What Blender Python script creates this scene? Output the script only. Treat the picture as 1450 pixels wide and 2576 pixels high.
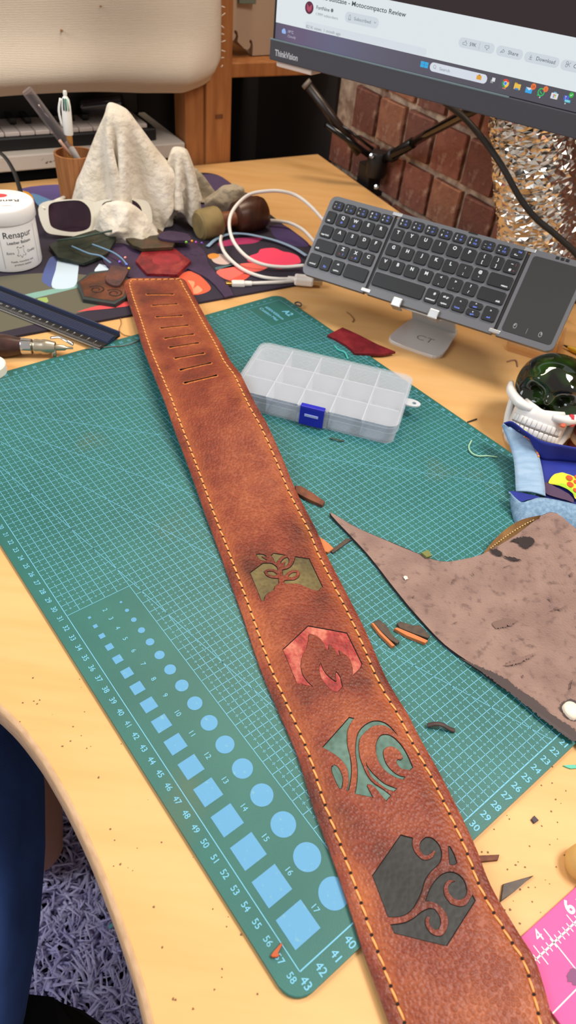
import bpy, bmesh, math, random
from mathutils import Vector, Matrix, noise
from mathutils.geometry import delaunay_2d_cdt
random.seed(7)
for o in list(bpy.data.objects): bpy.data.objects.remove(o)
SC = bpy.context.scene
COL = SC.collection
PI = math.pi
HT = 0.74                      # desk top height (m)

# ------------------------------------------------------------------ camera
cd = bpy.data.cameras.new('camera'); cam = bpy.data.objects.new('camera', cd); COL.objects.link(cam)
cd.sensor_fit = 'VERTICAL'; cd.sensor_height = 36.0; cd.lens = 36.0 * 1696.68 / 2576
cd.clip_start = 0.01
cam.matrix_world = Matrix(((0.993459, -0.114189, -0.000000, 0.000000), (0.079185, 0.688919, -0.720500, 0.000000), (0.082273, 0.715788, 0.693454, 1.146203), (0.000000, 0.000000, 0.000000, 1.000000)))
cd.dof.use_dof = True; cd.dof.focus_distance = 0.50; cd.dof.aperture_fstop = 11.0
SC.camera = cam

# ------------------------------------------------------------------ world, lamps, exposure
w = bpy.data.worlds.new('room_light'); SC.world = w; w.use_nodes = True
w.node_tree.nodes['Background'].inputs['Color'].default_value = (1.0, 0.93, 0.86, 1)
w.node_tree.nodes['Background'].inputs['Strength'].default_value = 0.40
def area(name, loc, target, size, power, col):
    l = bpy.data.lights.new(name, 'AREA'); l.shape = 'RECTANGLE'; l.size, l.size_y = size; l.energy = power; l.color = col
    o = bpy.data.objects.new(name, l); COL.objects.link(o); o.location = loc
    o.rotation_euler = (Vector(target) - Vector(loc)).to_track_quat('-Z', 'Y').to_euler(); return o
area('ceiling_lamp', (0.88, 0.36, 2.3), (0.05, 0.5, 0.74), (0.6, 0.5), 25, (1.0, 0.95, 0.88))
area('window_light', (-1.5, 0.1, 1.9), (-0.05, 0.75, 0.74), (1.0, 1.0), 17, (0.88, 0.94, 1.0))
area('second_ceiling_lamp', (-0.1, 1.25, 2.35), (0.0, 0.7, 0.74), (0.35, 0.35), 10, (1.0, 0.82, 0.60))
SC.view_settings.view_transform = 'Standard'
SC.view_settings.look = 'None'
SC.view_settings.exposure = 0.39
SC.view_settings.gamma = 1.0
SC.view_settings.use_curve_mapping = False

# ------------------------------------------------------------------ materials
def lin(c):
    c = c / 255.0
    return c / 12.92 if c <= 0.04045 else ((c + 0.055) / 1.055) ** 2.4
def L(rgb): return (lin(rgb[0]), lin(rgb[1]), lin(rgb[2]), 1.0)
MATS = {}
def pm(name, rgb, rough=0.5, metal=0.0, var=None, vscale=20, vstretch=(1, 1, 1), bump=None, bscale=200, btype='noise', bdist=0.001,
       emit=0.0, base=None, trans=0.0, alpha=1.0, ior=1.45, coat=0.0, sheen=0.0, var2=None, v2scale=60, v2lo=0.55, v2hi=0.7, spec=0.5):
    if name in MATS: return MATS[name]
    m = bpy.data.materials.new(name); m.use_nodes = True; nt = m.node_tree; b = nt.nodes['Principled BSDF']
    b.inputs['Roughness'].default_value = rough; b.inputs['Metallic'].default_value = metal
    b.inputs['Base Color'].default_value = L(base or rgb); b.inputs['IOR'].default_value = ior
    b.inputs['Specular IOR Level'].default_value = spec
    b.inputs['Transmission Weight'].default_value = trans; b.inputs['Alpha'].default_value = alpha
    b.inputs['Coat Weight'].default_value = coat; b.inputs['Sheen Weight'].default_value = sheen
    tc = nt.nodes.new('ShaderNodeTexCoord'); co = tc.outputs['Object']
    def tex(scale, stretch=(1, 1, 1), detail=4, kind='noise'):
        mp = nt.nodes.new('ShaderNodeMapping'); mp.inputs['Scale'].default_value = stretch
        nt.links.new(co, mp.inputs['Vector'])
        n = nt.nodes.new('ShaderNodeTexNoise' if kind == 'noise' else 'ShaderNodeTexVoronoi')
        n.inputs['Scale'].default_value = scale
        if kind == 'noise': n.inputs['Detail'].default_value = detail
        nt.links.new(mp.outputs[0], n.inputs['Vector']); return n
    cur = None
    if var:
        n = tex(vscale, vstretch); r = nt.nodes.new('ShaderNodeValToRGB')
        r.color_ramp.elements[0].position = 0.35; r.color_ramp.elements[1].position = 0.66
        r.color_ramp.elements[0].color = L(rgb); r.color_ramp.elements[1].color = L(var)
        nt.links.new(n.outputs[0], r.inputs[0]); cur = r.outputs[0]
    if var2:
        n = tex(v2scale, detail=5); r = nt.nodes.new('ShaderNodeValToRGB')
        r.color_ramp.elements[0].position = v2lo; r.color_ramp.elements[1].position = v2hi
        r.color_ramp.elements[0].color = (0, 0, 0, 1); r.color_ramp.elements[1].color = (1, 1, 1, 1)
        nt.links.new(n.outputs[0], r.inputs[0])
        mx = nt.nodes.new('ShaderNodeMix'); mx.data_type = 'RGBA'; nt.links.new(r.outputs[0], mx.inputs[0])
        if cur: nt.links.new(cur, mx.inputs[6])
        else: mx.inputs[6].default_value = L(rgb)
        mx.inputs[7].default_value = L(var2); cur = mx.outputs[2]
    if cur: nt.links.new(cur, b.inputs['Base Color'])
    if emit:
        b.inputs['Emission Strength'].default_value = emit; b.inputs['Emission Color'].default_value = L(rgb)
    if bump:
        n = tex(bscale, detail=3, kind=btype); bp = nt.nodes.new('ShaderNodeBump')
        bp.inputs['Strength'].default_value = bump; bp.inputs['Distance'].default_value = bdist
        nt.links.new(n.outputs['Distance' if btype != 'noise' else 0], bp.inputs['Height']); nt.links.new(bp.outputs[0], b.inputs['Normal'])
    MATS[name] = m; return m

def leather(name, dark, mid, lite, grain=620, blot=14, rough=0.5, bstr=0.55, coat=0.0, wear=None):
    m = bpy.data.materials.new(name); m.use_nodes = True; nt = m.node_tree; b = nt.nodes['Principled BSDF']
    b.inputs['Roughness'].default_value = rough; b.inputs['Coat Weight'].default_value = coat; b.inputs['Specular IOR Level'].default_value = 0.3
    tc = nt.nodes.new('ShaderNodeTexCoord'); co = tc.outputs['Object']
    n = nt.nodes.new('ShaderNodeTexNoise'); n.inputs['Scale'].default_value = blot; n.inputs['Detail'].default_value = 5; n.inputs['Roughness'].default_value = 0.6
    nt.links.new(co, n.inputs['Vector'])
    r = nt.nodes.new('ShaderNodeValToRGB'); e = r.color_ramp.elements
    e[0].position = 0.32; e[0].color = L(dark); e[1].position = 0.72; e[1].color = L(lite)
    k = e.new(0.5); k.color = L(mid); nt.links.new(n.outputs[0], r.inputs[0])
    # pebbled grain: distorted cells
    nd = nt.nodes.new('ShaderNodeTexNoise'); nd.inputs['Scale'].default_value = grain * 0.7; nt.links.new(co, nd.inputs['Vector'])
    vm = nt.nodes.new('ShaderNodeVectorMath'); vm.operation = 'SCALE'; vm.inputs['Scale'].default_value = 0.45 / grain
    nt.links.new(nd.outputs['Color'], vm.inputs[0])
    va = nt.nodes.new('ShaderNodeVectorMath'); va.operation = 'ADD'; nt.links.new(co, va.inputs[0]); nt.links.new(vm.outputs[0], va.inputs[1])
    v = nt.nodes.new('ShaderNodeTexVoronoi'); v.feature = 'SMOOTH_F1'; v.inputs['Smoothness'].default_value = 0.35; v.inputs['Scale'].default_value = grain; nt.links.new(va.outputs[0], v.inputs['Vector'])
    mr = nt.nodes.new('ShaderNodeMapRange'); mr.inputs[1].default_value = 0.75; mr.inputs[2].default_value = 0.15; nt.links.new(v.outputs['Distance'], mr.inputs[0])
    bp = nt.nodes.new('ShaderNodeBump'); bp.inputs['Strength'].default_value = bstr; bp.inputs['Distance'].default_value = 0.0005
    nt.links.new(mr.outputs[0], bp.inputs['Height']); nt.links.new(bp.outputs[0], b.inputs['Normal'])
    # pigment sits a little lighter along the creases of this waxed leather
    hs = nt.nodes.new('ShaderNodeMix'); hs.data_type = 'RGBA'; hs.blend_type = 'MULTIPLY'
    ml = nt.nodes.new('ShaderNodeMath'); ml.operation = 'MULTIPLY'; ml.inputs[1].default_value = 0.6; nt.links.new(mr.outputs[0], ml.inputs[0])
    nt.links.new(ml.outputs[0], hs.inputs[0]); nt.links.new(r.outputs[0], hs.inputs[6]); hs.inputs[7].default_value = (0.62, 0.55, 0.52, 1)
    res = hs.outputs[2]
    if wear:      # burnished lighter band rubbed along the stitch line
        at = nt.nodes.new('ShaderNodeAttribute'); at.attribute_name = 'wear'
        wm = nt.nodes.new('ShaderNodeMix'); wm.data_type = 'RGBA'; nt.links.new(at.outputs['Fac'], wm.inputs[0]); nt.links.new(res, wm.inputs[6]); wm.inputs[7].default_value = L(wear); res = wm.outputs[2]
    nt.links.new(res, b.inputs['Base Color'])
    MATS[name] = m; return m

def frosted(name, rgb, clear=0.6, rough=0.2, edge=0.45):
    m = bpy.data.materials.new(name); m.use_nodes = True; nt = m.node_tree; b = nt.nodes['Principled BSDF']
    b.inputs['Base Color'].default_value = L(rgb); b.inputs['Roughness'].default_value = rough
    b.inputs['Subsurface Weight'].default_value = 0.0
    t = nt.nodes.new('ShaderNodeBsdfTransparent'); t.inputs[0].default_value = L(tuple(min(255, c + 20) for c in rgb))
    lw = nt.nodes.new('ShaderNodeLayerWeight'); lw.inputs[0].default_value = 0.35
    mr = nt.nodes.new('ShaderNodeMapRange'); mr.inputs[3].default_value = 1 - clear; mr.inputs[4].default_value = min(1, 1 - clear + edge)
    nt.links.new(lw.outputs['Facing'], mr.inputs[0])
    mx = nt.nodes.new('ShaderNodeMixShader'); nt.links.new(mr.outputs[0], mx.inputs[0]); nt.links.new(t.outputs[0], mx.inputs[1]); nt.links.new(b.outputs[0], mx.inputs[2])
    nt.links.new(mx.outputs[0], nt.nodes['Material Output'].inputs[0]); MATS[name] = m; return m

# ------------------------------------------------------------------ object helpers
FRAMES = {}
def tag(o, label, cat, group=None, kind=None):
    o['label'] = label; o['category'] = cat
    if group: o['group'] = group
    if kind: o['kind'] = kind
    return o
def frame(origin, X, Y):
    X = Vector(X).normalized(); Y = Vector(Y); Y = (Y - X * Y.dot(X)).normalized(); Z = X.cross(Y)
    return Matrix(((X.x, Y.x, Z.x, origin[0]), (X.y, Y.y, Z.y, origin[1]), (X.z, Y.z, Z.z, origin[2]), (0, 0, 0, 1)))
def thing(name, label, cat, at, group=None):
    o = bpy.data.objects.new(name, None); COL.objects.link(o); o.empty_display_size = 0.02
    m = at if isinstance(at, Matrix) else Matrix.Translation(Vector(at))
    o.matrix_world = m; FRAMES[o.name] = m.copy(); tag(o, label, cat, group); return o
def link(o, parent=None, local=True):
    """parent given: mesh data already in the parent's own coordinates when local, else world coordinates are converted"""
    COL.objects.link(o)
    if parent is not None:
        pm_ = FRAMES.get(parent.name, Matrix.Identity(4))
        o.parent = parent
        if not local: o.data.transform(pm_.inverted())
        FRAMES[o.name] = pm_.copy()
    else: FRAMES[o.name] = Matrix.Identity(4)
    return o
def mesh(name, V, F, m, parent=None, local=False, smooth=False, kind=None):
    me = bpy.data.meshes.new(name); me.from_pydata([tuple(v) for v in V], [], F); me.update()
    if isinstance(m, (list, tuple)):
        for k in m: me.materials.append(k)
    else: me.materials.append(m)
    o = bpy.data.objects.new(name, me); link(o, parent, local)
    if smooth: me.shade_smooth()
    if kind: o['kind'] = kind
    return o
def bmobj(name, bm, m, parent=None, local=False, smooth=False, angle=None):
    bmesh.ops.recalc_face_normals(bm, faces=bm.faces)
    me = bpy.data.meshes.new(name); bm.to_mesh(me); bm.free()
    for k in (m if isinstance(m, (list, tuple)) else [m]): me.materials.append(k)
    o = bpy.data.objects.new(name, me); link(o, parent, local)
    if smooth: me.shade_smooth()
    if angle: me.set_sharp_from_angle(angle=angle)
    return o
def copy_part(src, parent, loc=None, rot=None, name=None):
    o = src.copy(); COL.objects.link(o); o.parent = parent
    if loc is not None: o.location = loc
    if rot is not None: o.rotation_euler = rot
    return o

def box_bm(x0, x1, y0, y1, z0, z1, bev=0.0, seg=2, bm=None):
    bm2 = bmesh.new(); bmesh.ops.create_cube(bm2, size=1)
    for v in bm2.verts: v.co = Vector(((x0 + x1) / 2 + v.co.x * (x1 - x0), (y0 + y1) / 2 + v.co.y * (y1 - y0), (z0 + z1) / 2 + v.co.z * (z1 - z0)))
    if bev: bmesh.ops.bevel(bm2, geom=bm2.edges[:], offset=bev, segments=seg, affect='EDGES', profile=0.5)
    return bm2
def merge(bms):
    out = bmesh.new()
    for b in bms:
        me = bpy.data.meshes.new('tmp'); b.to_mesh(me); b.free(); out.from_mesh(me); bpy.data.meshes.remove(me)
    return out
def rrect(w, h, r, n=5, cx=0, cy=0):
    P = []
    for (sx, sy, a0) in ((1, 1, 0), (-1, 1, 90), (-1, -1, 180), (1, -1, 270)):
        for k in range(n + 1):
            a = math.radians(a0 + 90 * k / n); P.append((cx + sx * (w / 2 - r) + r * math.cos(a), cy + sy * (h / 2 - r) + r * math.sin(a)))
    return P
def area2(P): return sum(P[i][0] * P[(i + 1) % len(P)][1] - P[(i + 1) % len(P)][0] * P[i][1] for i in range(len(P))) / 2
def prism_bm(P, z0, z1, bev=0.0, seg=2, zf=None):
    """closed slab over outline P ; zf(x,y) adds a height"""
    if area2(P) < 0: P = P[::-1]
    bm = bmesh.new()
    z = zf or (lambda x, y: 0.0)
    lo = [bm.verts.new((x, y, z0 + z(x, y))) for x, y in P]; hi = [bm.verts.new((x, y, z1 + z(x, y))) for x, y in P]
    n = len(P)
    for i in range(n): bm.faces.new((lo[i], lo[(i + 1) % n], hi[(i + 1) % n], hi[i]))
    top = bm.faces.new(hi); bm.faces.new(lo[::-1])
    if bev:
        e = [ed for ed in top.edges]
        bmesh.ops.bevel(bm, geom=e, offset=bev, segments=seg, affect='EDGES', profile=0.5)
    fs = [f for f in bm.faces if len(f.verts) > 4]; bmesh.ops.triangulate(bm, faces=fs)
    return bm
def cr(P, n=6, closed=False):
    """Catmull-Rom through points (any dimension)"""
    P = [Vector(p) for p in P]; out = []; m = len(P)
    rng = range(m) if closed else range(m - 1)
    for i in rng:
        p1, p2 = P[i], P[(i + 1) % m]
        p0 = P[i - 1] if (closed or i > 0) else p1 * 2 - p2
        p3 = P[(i + 2) % m] if (closed or i + 2 < m) else p2 * 2 - p1
        for k in range(n):
            t = k / n
            out.append(0.5 * ((2 * p1) + (p2 - p0) * t + (2 * p0 - 5 * p1 + 4 * p2 - p3) * t * t + (3 * p1 - p0 - 3 * p2 + p3) * t ** 3))
    if not closed: out.append(P[-1].copy())
    return out
def smooth_poly(P, n=4, sharp=110):
    """subdivide a closed 2D outline with curves, corners sharper than `sharp` degrees stay corners"""
    m = len(P); P = [Vector(p[:2]) for p in P]; S = []
    for i in range(m):
        a = (P[i - 1] - P[i]); b = (P[(i + 1) % m] - P[i])
        ang = math.degrees(a.angle(b)) if a.length > 1e-9 and b.length > 1e-9 else 180
        S.append(ang < sharp)
    out = []
    for i in range(m):
        p1, p2 = P[i], P[(i + 1) % m]
        p0 = p1 * 2 - p2 if S[i] else P[i - 1]
        p3 = p2 * 2 - p1 if S[(i + 1) % m] else P[(i + 2) % m]
        if S[i] and S[(i + 1) % m]: out.append((p1.x, p1.y)); continue
        d1 = (p2 - p0) * 0.5; d2 = (p3 - p1) * 0.5; Lg = (p2 - p1).length
        if d1.length > Lg: d1 *= Lg / d1.length
        if d2.length > Lg: d2 *= Lg / d2.length
        for k in range(n):
            t = k / n; h00 = 2 * t ** 3 - 3 * t * t + 1; h10 = t ** 3 - 2 * t * t + t; h01 = -2 * t ** 3 + 3 * t * t; h11 = t ** 3 - t * t
            q = p1 * h00 + d1 * h10 + p2 * h01 + d2 * h11; out.append((q.x, q.y))
    return out
def tube_geo(P, r, n=10, cap=True, flat=1.0, up=None):
    P = [Vector(p) for p in P]; V = []; F = []; m = len(P)
    R = r if isinstance(r, (list, tuple)) else [r] * m
    T = [(P[min(i + 1, m - 1)] - P[max(i - 1, 0)]).normalized() for i in range(m)]
    ref = Vector(up) if up else (Vector((0, 0, 1)) if abs(T[0].z) < 0.9 else Vector((1, 0, 0)))
    nrm = (ref - T[0] * ref.dot(T[0])).normalized()
    for i in range(m):
        nrm = (nrm - T[i] * nrm.dot(T[i])); nrm = nrm.normalized() if nrm.length > 1e-6 else ref
        bi = T[i].cross(nrm)
        for k in range(n):
            a = 2 * PI * k / n; V.append(P[i] + bi * (math.cos(a) * R[i]) + nrm * (math.sin(a) * R[i] * flat))
    for i in range(m - 1):
        for k in range(n): F.append((i * n + k, i * n + (k + 1) % n, (i + 1) * n + (k + 1) % n, (i + 1) * n + k))
    if cap: F.append(tuple(range(n))[::-1]); F.append(tuple(range((m - 1) * n, m * n)))
    return V, F
def tube(name, P, r, m, parent=None, local=False, n=10, flat=1.0, up=None, sub=0):
    if sub:
        if isinstance(r, (list, tuple)):
            r0 = r; m_ = len(P) - 1; r = [interp([(i, v) for i, v in enumerate(r0)], k / sub) for k in range(m_ * sub + 1)]
        P = cr(P, sub)
    V, F = tube_geo(P, r, n, True, flat, up); return mesh(name, V, F, m, parent, local, smooth=True)
def lathe_geo(prof, n=40, mat=None):
    """prof: [(radius, height)] along local Z"""
    V = []; F = []; m = len(prof)
    for r, h in prof:
        for k in range(n):
            a = 2 * PI * k / n; V.append(Vector((r * math.cos(a), r * math.sin(a), h)))
    for i in range(m - 1):
        for k in range(n): F.append((i * n + k, i * n + (k + 1) % n, (i + 1) * n + (k + 1) % n, (i + 1) * n + k))
    if prof[0][0] > 1e-6: F.append(tuple(range(n))[::-1])
    if prof[-1][0] > 1e-6: F.append(tuple(range((m - 1) * n, m * n)))
    if mat is not None: V = [mat @ v for v in V]
    return V, F
def lathe(name, prof, m, parent=None, mat=None, local=False, n=40, angle=0.6):
    V, F = lathe_geo(prof, n, mat); o = mesh(name, V, F, m, parent, local, smooth=True); o.data.set_sharp_from_angle(angle=angle); return o
def along(p, q, roll=None):
    """matrix whose local Z runs from p to q"""
    p = Vector(p); z = (Vector(q) - p).normalized(); x = Vector(roll) if roll else (Vector((0, 0, 1)) if abs(z.z) < 0.9 else Vector((1, 0, 0)))
    x = (x - z * x.dot(z)).normalized(); y = z.cross(x)
    return Matrix(((x.x, y.x, z.x, p.x), (x.y, y.y, z.y, p.y), (x.z, y.z, z.z, p.z), (0, 0, 0, 1)))
TXT = {}
def text_geo(s, bold=0.0, space=1.0):
    """flat lettering: (verts, faces, width) with cap height 1, centred"""
    key = (s, bold, space)
    if key in TXT: return TXT[key]
    c = bpy.data.curves.new('t', 'FONT'); c.body = s; c.size = 1.0; c.resolution_u = 3; c.offset = bold; c.space_character = space
    o = bpy.data.objects.new('t', c); COL.objects.link(o)
    dg = bpy.context.evaluated_depsgraph_get(); me = bpy.data.meshes.new_from_object(o.evaluated_get(dg))
    V = [v.co.copy() for v in me.vertices]; F = [tuple(p.vertices) for p in me.polygons]
    bpy.data.objects.remove(o); bpy.data.curves.remove(c); bpy.data.meshes.remove(me)
    xs = [v.x for v in V]; w0, w1 = min(xs), max(xs)
    sc = 1 / 0.70
    V = [Vector(((v.x - (w0 + w1) / 2) * sc, v.y * sc - 0.5, 0)) for v in V]
    TXT[key] = (V, F, (w1 - w0) * sc); return TXT[key]
def text_on(acc, s, M4, cap, width=None, align='c', bold=0.0):
    """append lettering to acc=(V,F) through matrix M4 (x reading, y up); cap height, optional forced width"""
    V, F, wd = text_geo(s, bold); sx = cap if width is None else width / wd
    off = {'c': 0, 'l': wd * sx / 2, 'r': -wd * sx / 2}[align]; b = len(acc[0])
    acc[0].extend(M4 @ Vector((v.x * sx + off, v.y * cap, 0)) for v in V); acc[1].extend(tuple(i + b for i in f) for f in F)
def T3(x, y, z=0.0): return Matrix.Translation(Vector((x, y, z)))
def quad(acc, pts):
    b = len(acc[0]); acc[0].extend(Vector(p) for p in pts); acc[1].append(tuple(range(b, b + len(pts))))
def sm(a, b, x):
    t = max(0.0, min(1.0, (x - a) / (b - a))); return t * t * (3 - 2 * t)
def interp(T, x):
    if x <= T[0][0]: return T[0][1]
    for (a, u), (b, v) in zip(T, T[1:]):
        if x <= b: return u + (v - u) * (x - a) / (b - a)
    return T[-1][1]

E1 = Vector((0.826, 0.564, 0)); E2 = Vector((-0.564, 0.826, 0))          # room axes: along / behind the far desk edge
def RM(s, o, h): return E1 * s + E2 * (1.191 + o) + Vector((0, 0, HT + h))   # s along far edge, o behind it, h above desk
# ------------------------------------------------------------------ materials used by several things
M_DESK = pm('honey_maple', (216, 170, 112), 0.48, var=(208, 158, 98), vscale=7, vstretch=(1, 6, 1), var2=(210, 160, 98), v2scale=2.5, v2lo=0.6, v2hi=0.95, spec=0.4)
M_EDGE = pm('edge_band_beech', (196, 160, 122), 0.5, var=(176, 138, 100), vscale=120, vstretch=(1, 1, 8))
M_BLACK = pm('black_plastic', (22, 22, 24), 0.45)
M_BLACKGL = pm('black_gloss_tube', (14, 13, 14), 0.18)
M_CHROME = pm('chrome', (205, 205, 205), 0.16, metal=1.0)
M_WHITEPL = pm('white_plastic', (236, 232, 228), 0.4)
M_PINE = pm('pine', (176, 116, 66), 0.55, var=(152, 94, 50), vscale=14, vstretch=(6, 6, 0.7))
M_DARK = pm('dark_wall_paint', (38, 32, 31), 0.9)  # one dark tone shared by the back wall and its return
M_INK = pm('dark_grey_ink', (60, 62, 66), 0.7)

# ------------------------------------------------------------------ setting: floor, walls, desk, shelf
fl = mesh('floor', [(-2.5, -1.5, 0), (2.2, -1.5, 0), (2.2, 2.4, 0), (-2.5, 2.4, 0)], [(0, 1, 2, 3)], pm('dark_carpet', (46, 40, 46), 0.95, var=(36, 31, 36), vscale=60))
fl['kind'] = 'structure'
def slab(name, P, z0, z1, m, parent=None, bev=0.0, local=False): return bmobj(name, prism_bm(P, z0, z1, bev), m, parent, local)
# back wall behind the shelf and its dark return to the brickwork
def wall_prism(name, a, b, th, z0, z1, m, side):
    a, b = Vector(a), Vector(b); d = (b - a).normalized(); nrm = Vector((-d.y, d.x)) * side * th
    o = slab(name, [tuple(a), tuple(b), tuple(b + nrm), tuple(a + nrm)], z0, z1, m); o['kind'] = 'structure'; return o
cb = RM(0.9, 0.30, 0); ca = RM(-1.1, 0.30, 0)
wall_prism('wall_back', (ca.x, ca.y), (cb.x, cb.y), 0.05, 0, 2.4, M_DARK, 1)
WB = Vector((0.1655, 1.2025, 0)); WD = Vector((0.567, -0.824, 0)).normalized(); WN = Vector((0.824, 0.567, 0)).normalized()
c0 = WB + WD * (-0.292); c0b = WB + WD * (-0.75)
wall_prism('wall_corner', (c0b.x, c0b.y), (c0.x, c0.y), 0.05, 0, 2.4, M_DARK, 1)
# brick wall: mortar backing plus single bricks (75 mm courses)
mo = pm('mortar', (204, 182, 158), 0.95, var=(140, 112, 94), vscale=50, bump=0.6, bscale=300)
b0 = WB + WD * (-0.292) + WN * 0.008; b1 = WB + WD * 0.75 + WN * 0.008
wr = wall_prism('wall_right', (b0.x, b0.y), (b1.x, b1.y), 0.06, 0, 2.4, mo, 1)
brm = [pm('red_brick', (142, 88, 70), 0.85, var=(118, 68, 56), vscale=45, var2=(182, 142, 116), v2scale=55, v2lo=0.54, v2hi=0.8, bump=0.7, bscale=350),
       pm('brown_brick', (124, 78, 64), 0.85, var=(98, 60, 52), vscale=45, var2=(168, 130, 108), v2scale=50, v2lo=0.55, v2hi=0.8, bump=0.7, bscale=350),
       pm('orange_brick', (156, 106, 80), 0.85, var=(130, 82, 64), vscale=45, var2=(188, 150, 122), v2scale=60, v2lo=0.54, v2hi=0.8, bump=0.7, bscale=350)]
bsrc = []
for k in range(3):
    bm = box_bm(-0.0335, 0.0335, -0.001, 0.012, -0.0322, 0.0322, 0.0025, 2)
    for v in bm.verts: v.co += Vector((random.uniform(-1, 1), random.uniform(-.6, .6), random.uniform(-1, 1))) * 0.0013
    me = bpy.data.meshes.new('brick')
    bm.to_mesh(me); bm.free(); me.materials.append(brm[k]); bsrc.append(me)
rz = math.atan2(WD.y, WD.x)
for row in range(4, 20):
    zc = HT + 0.0965 + (row - 10) * 0.0755
    for j in range(-2, 17):
        s = 0.073 + 0.038 + (j - 4) * 0.077 + (0.017 if row % 2 else 0.0)
        if s < -0.26 or s > 0.72: continue
        p = WB + WD * s
        o = bpy.data.objects.new('brick', random.choice(bsrc)); COL.objects.link(o); o.parent = wr
        o.location = (p.x, p.y, zc); o.rotation_euler = (random.uniform(-.01, .01), random.uniform(-.015, .015), rz)

# desk: honey-coloured worktop with a bowed near edge
near = [(-0.173, 0.2195, 0.74), (-0.1568, 0.2073, 0.74), (-0.1369, 0.1907, 0.74), (-0.1178, 0.1701, 0.74), (-0.1, 0.1509, 0.74), (-0.0828, 0.131, 0.74), (-0.0684, 0.1104, 0.74), (-0.0542, 0.0878, 0.74), (-0.041, 0.0705, 0.74), (-0.0336, 0.0591, 0.74)]
npts = [(-0.95, 0.36), (-0.70, 0.375), (-0.45, 0.345), (-0.28, 0.285)] + [(p[0], p[1]) for p in near] + [(-0.012, 0.015), (0.01, -0.06), (0.03, -0.18), (0.04, -0.32)]
for _ in range(3): npts = [npts[0]] + [tuple((npts[i - 1][c] + 2 * npts[i][c] + npts[i + 1][c]) / 4 for c in (0, 1)) for i in range(1, len(npts) - 1)] + [npts[-1]]
nc = [(v.x, v.y) for v in cr([(x, y, 0) for x, y in npts], 5)]
wl = lambda t: ((WB + WD * t - WN * 0.012).x, (WB + WD * t - WN * 0.012).y)
fe = [(RM(s, 0, 0).x, RM(s, 0, 0).y) for s in (-0.42,)]
DESK = nc + [wl(1.2)[:1] + (-0.32,), (0.62, 0.42), wl(0.70), wl(0.22), (0.186, 1.062), (0.124, 1.174), (-0.022, 1.427), fe[0]]
desk = thing('desk', 'honey-coloured wooden desk with a bowed near edge under everything', 'desk', (0, 0.6, 0))
slab('worktop', DESK, HT - 0.022, HT, M_DESK, desk)
# light edge band following the bowed front
ring = [Vector((x, y, 0)) for x, y in nc]; V = []; F = []
prof = [(-0.0006, 0.0001), (0.0022, -0.0006), (0.0035, -0.003), (0.0045, -0.008), (0.0045, -0.018), (0.003, -0.023), (0.0, -0.0245)]
for i, p in enumerate(ring):
    t = (ring[min(i + 1, len(ring) - 1)] - ring[max(i - 1, 0)]).normalized(); out = Vector((t.y, -t.x, 0)) * -1
    if out.dot(Vector((-1, -1, 0))) < 0: out = -out
    for (a, h) in prof: V.append(p + out * a + Vector((0, 0, HT + h)))
n = len(prof)
for i in range(len(ring) - 1):
    for k in range(n - 1): F.append((i * n + k, i * n + k + 1, (i + 1) * n + k + 1, (i + 1) * n + k))
mesh('edge_band', V, F, M_EDGE, desk, smooth=True)
for (x, y) in ((-0.80, 0.52), (-0.05, 1.33), (0.5, 0.35), (0.35, -0.22)):
    lathe('leg', [(0.022, 0.0), (0.022, HT - 0.022)], M_BLACK, desk, mat=T3(x, y, 0), n=16)

# timber shelf unit behind the desk: post, rail, back shelf
sh = thing('timber_shelf', 'rough pine shelf frame with upright post behind the desk', 'shelf', RM(0.56, 0.05, -HT))
def rbox(name, s0, s1, o0, o1, h0, h1, m, parent, bev=0.002):
    bm = box_bm(s0, s1, o0, o1, h0, h1, bev)
    for v in bm.verts: v.co = RM(v.co.x, v.co.y, v.co.z)
    return bmobj(name, bm, m, parent)
rbox('post', 0.516, 0.552, 0.012, 0.06, -HT, 1.1, M_PINE, sh)
rbox('post', 0.552, 0.600, 0.004, 0.06, -HT, 1.1, M_PINE, sh)
rbox('shelf_board', 0.602, 0.775, 0.02, 0.285, 0.128, 0.150, M_PINE, sh)
rbox('post', -0.62, -0.57, 0.012, 0.06, -HT, 1.1, M_PINE, sh)
rbox('shelf_board', -0.57, 0.514, 0.03, 0.285, 0.30, 0.322, M_PINE, sh)
rbox('knot', 0.569, 0.583, 0.0025, 0.004, 0.072, 0.078, pm('knot_brown', (110, 66, 36), 0.6), sh, 0)

# cream canvas cover nailed over the shelf front, hanging with a rounded lower corner
CB = [(-0.40, 0.113), (0.208, 0.110), (0.36, 0.112), (0.44, 0.111), (0.508, 0.113), (0.545, 0.124), (0.562, 0.134), (0.5685, 0.146)]
cv = thing('canvas_panel', 'cream woven canvas stretched over the shelf front, edge nailed down', 'canvas', RM(0.25, -0.01, 0.11))
V = []; F = []; cols = [-0.40 + 0.9685 * i / 90 for i in range(91)]; rows = 40
for layer in (0, 1):
    for s in cols:
        zb = interp(CB, s)
        for k in range(rows + 1):
            t = k / rows; h = zb + (0.62 - zb) * (t ** 1.5)
            d = h - zb
            puff = 0.016 * math.exp(-((d - 0.03) / 0.035) ** 2) * sm(0.5685, 0.50, s) + 0.004 * math.sin(s * 9 + h * 14)
            roll = 0.022 * (1 - sm(0, 0.022, d))
            edge = 0.004 * (1 - sm(0, 0.01, 0.5685 - s))
            o = -0.016 - puff + roll + edge + (0.004 if layer else 0.0)
            V.append(RM(s, o, h + 0.01 * math.sin(s * 6)))
nr = rows + 1; N = len(cols) * nr
for i in range(90):
    for k in range(rows):
        a = i * nr + k; F.append((a, a + nr, a + nr + 1, a + 1)); F.append((N + a, N + a + 1, N + a + nr + 1, N + a + nr))
for i in range(90): a = i * nr; F.append((a, N + a, N + a + nr, a + nr))
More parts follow.
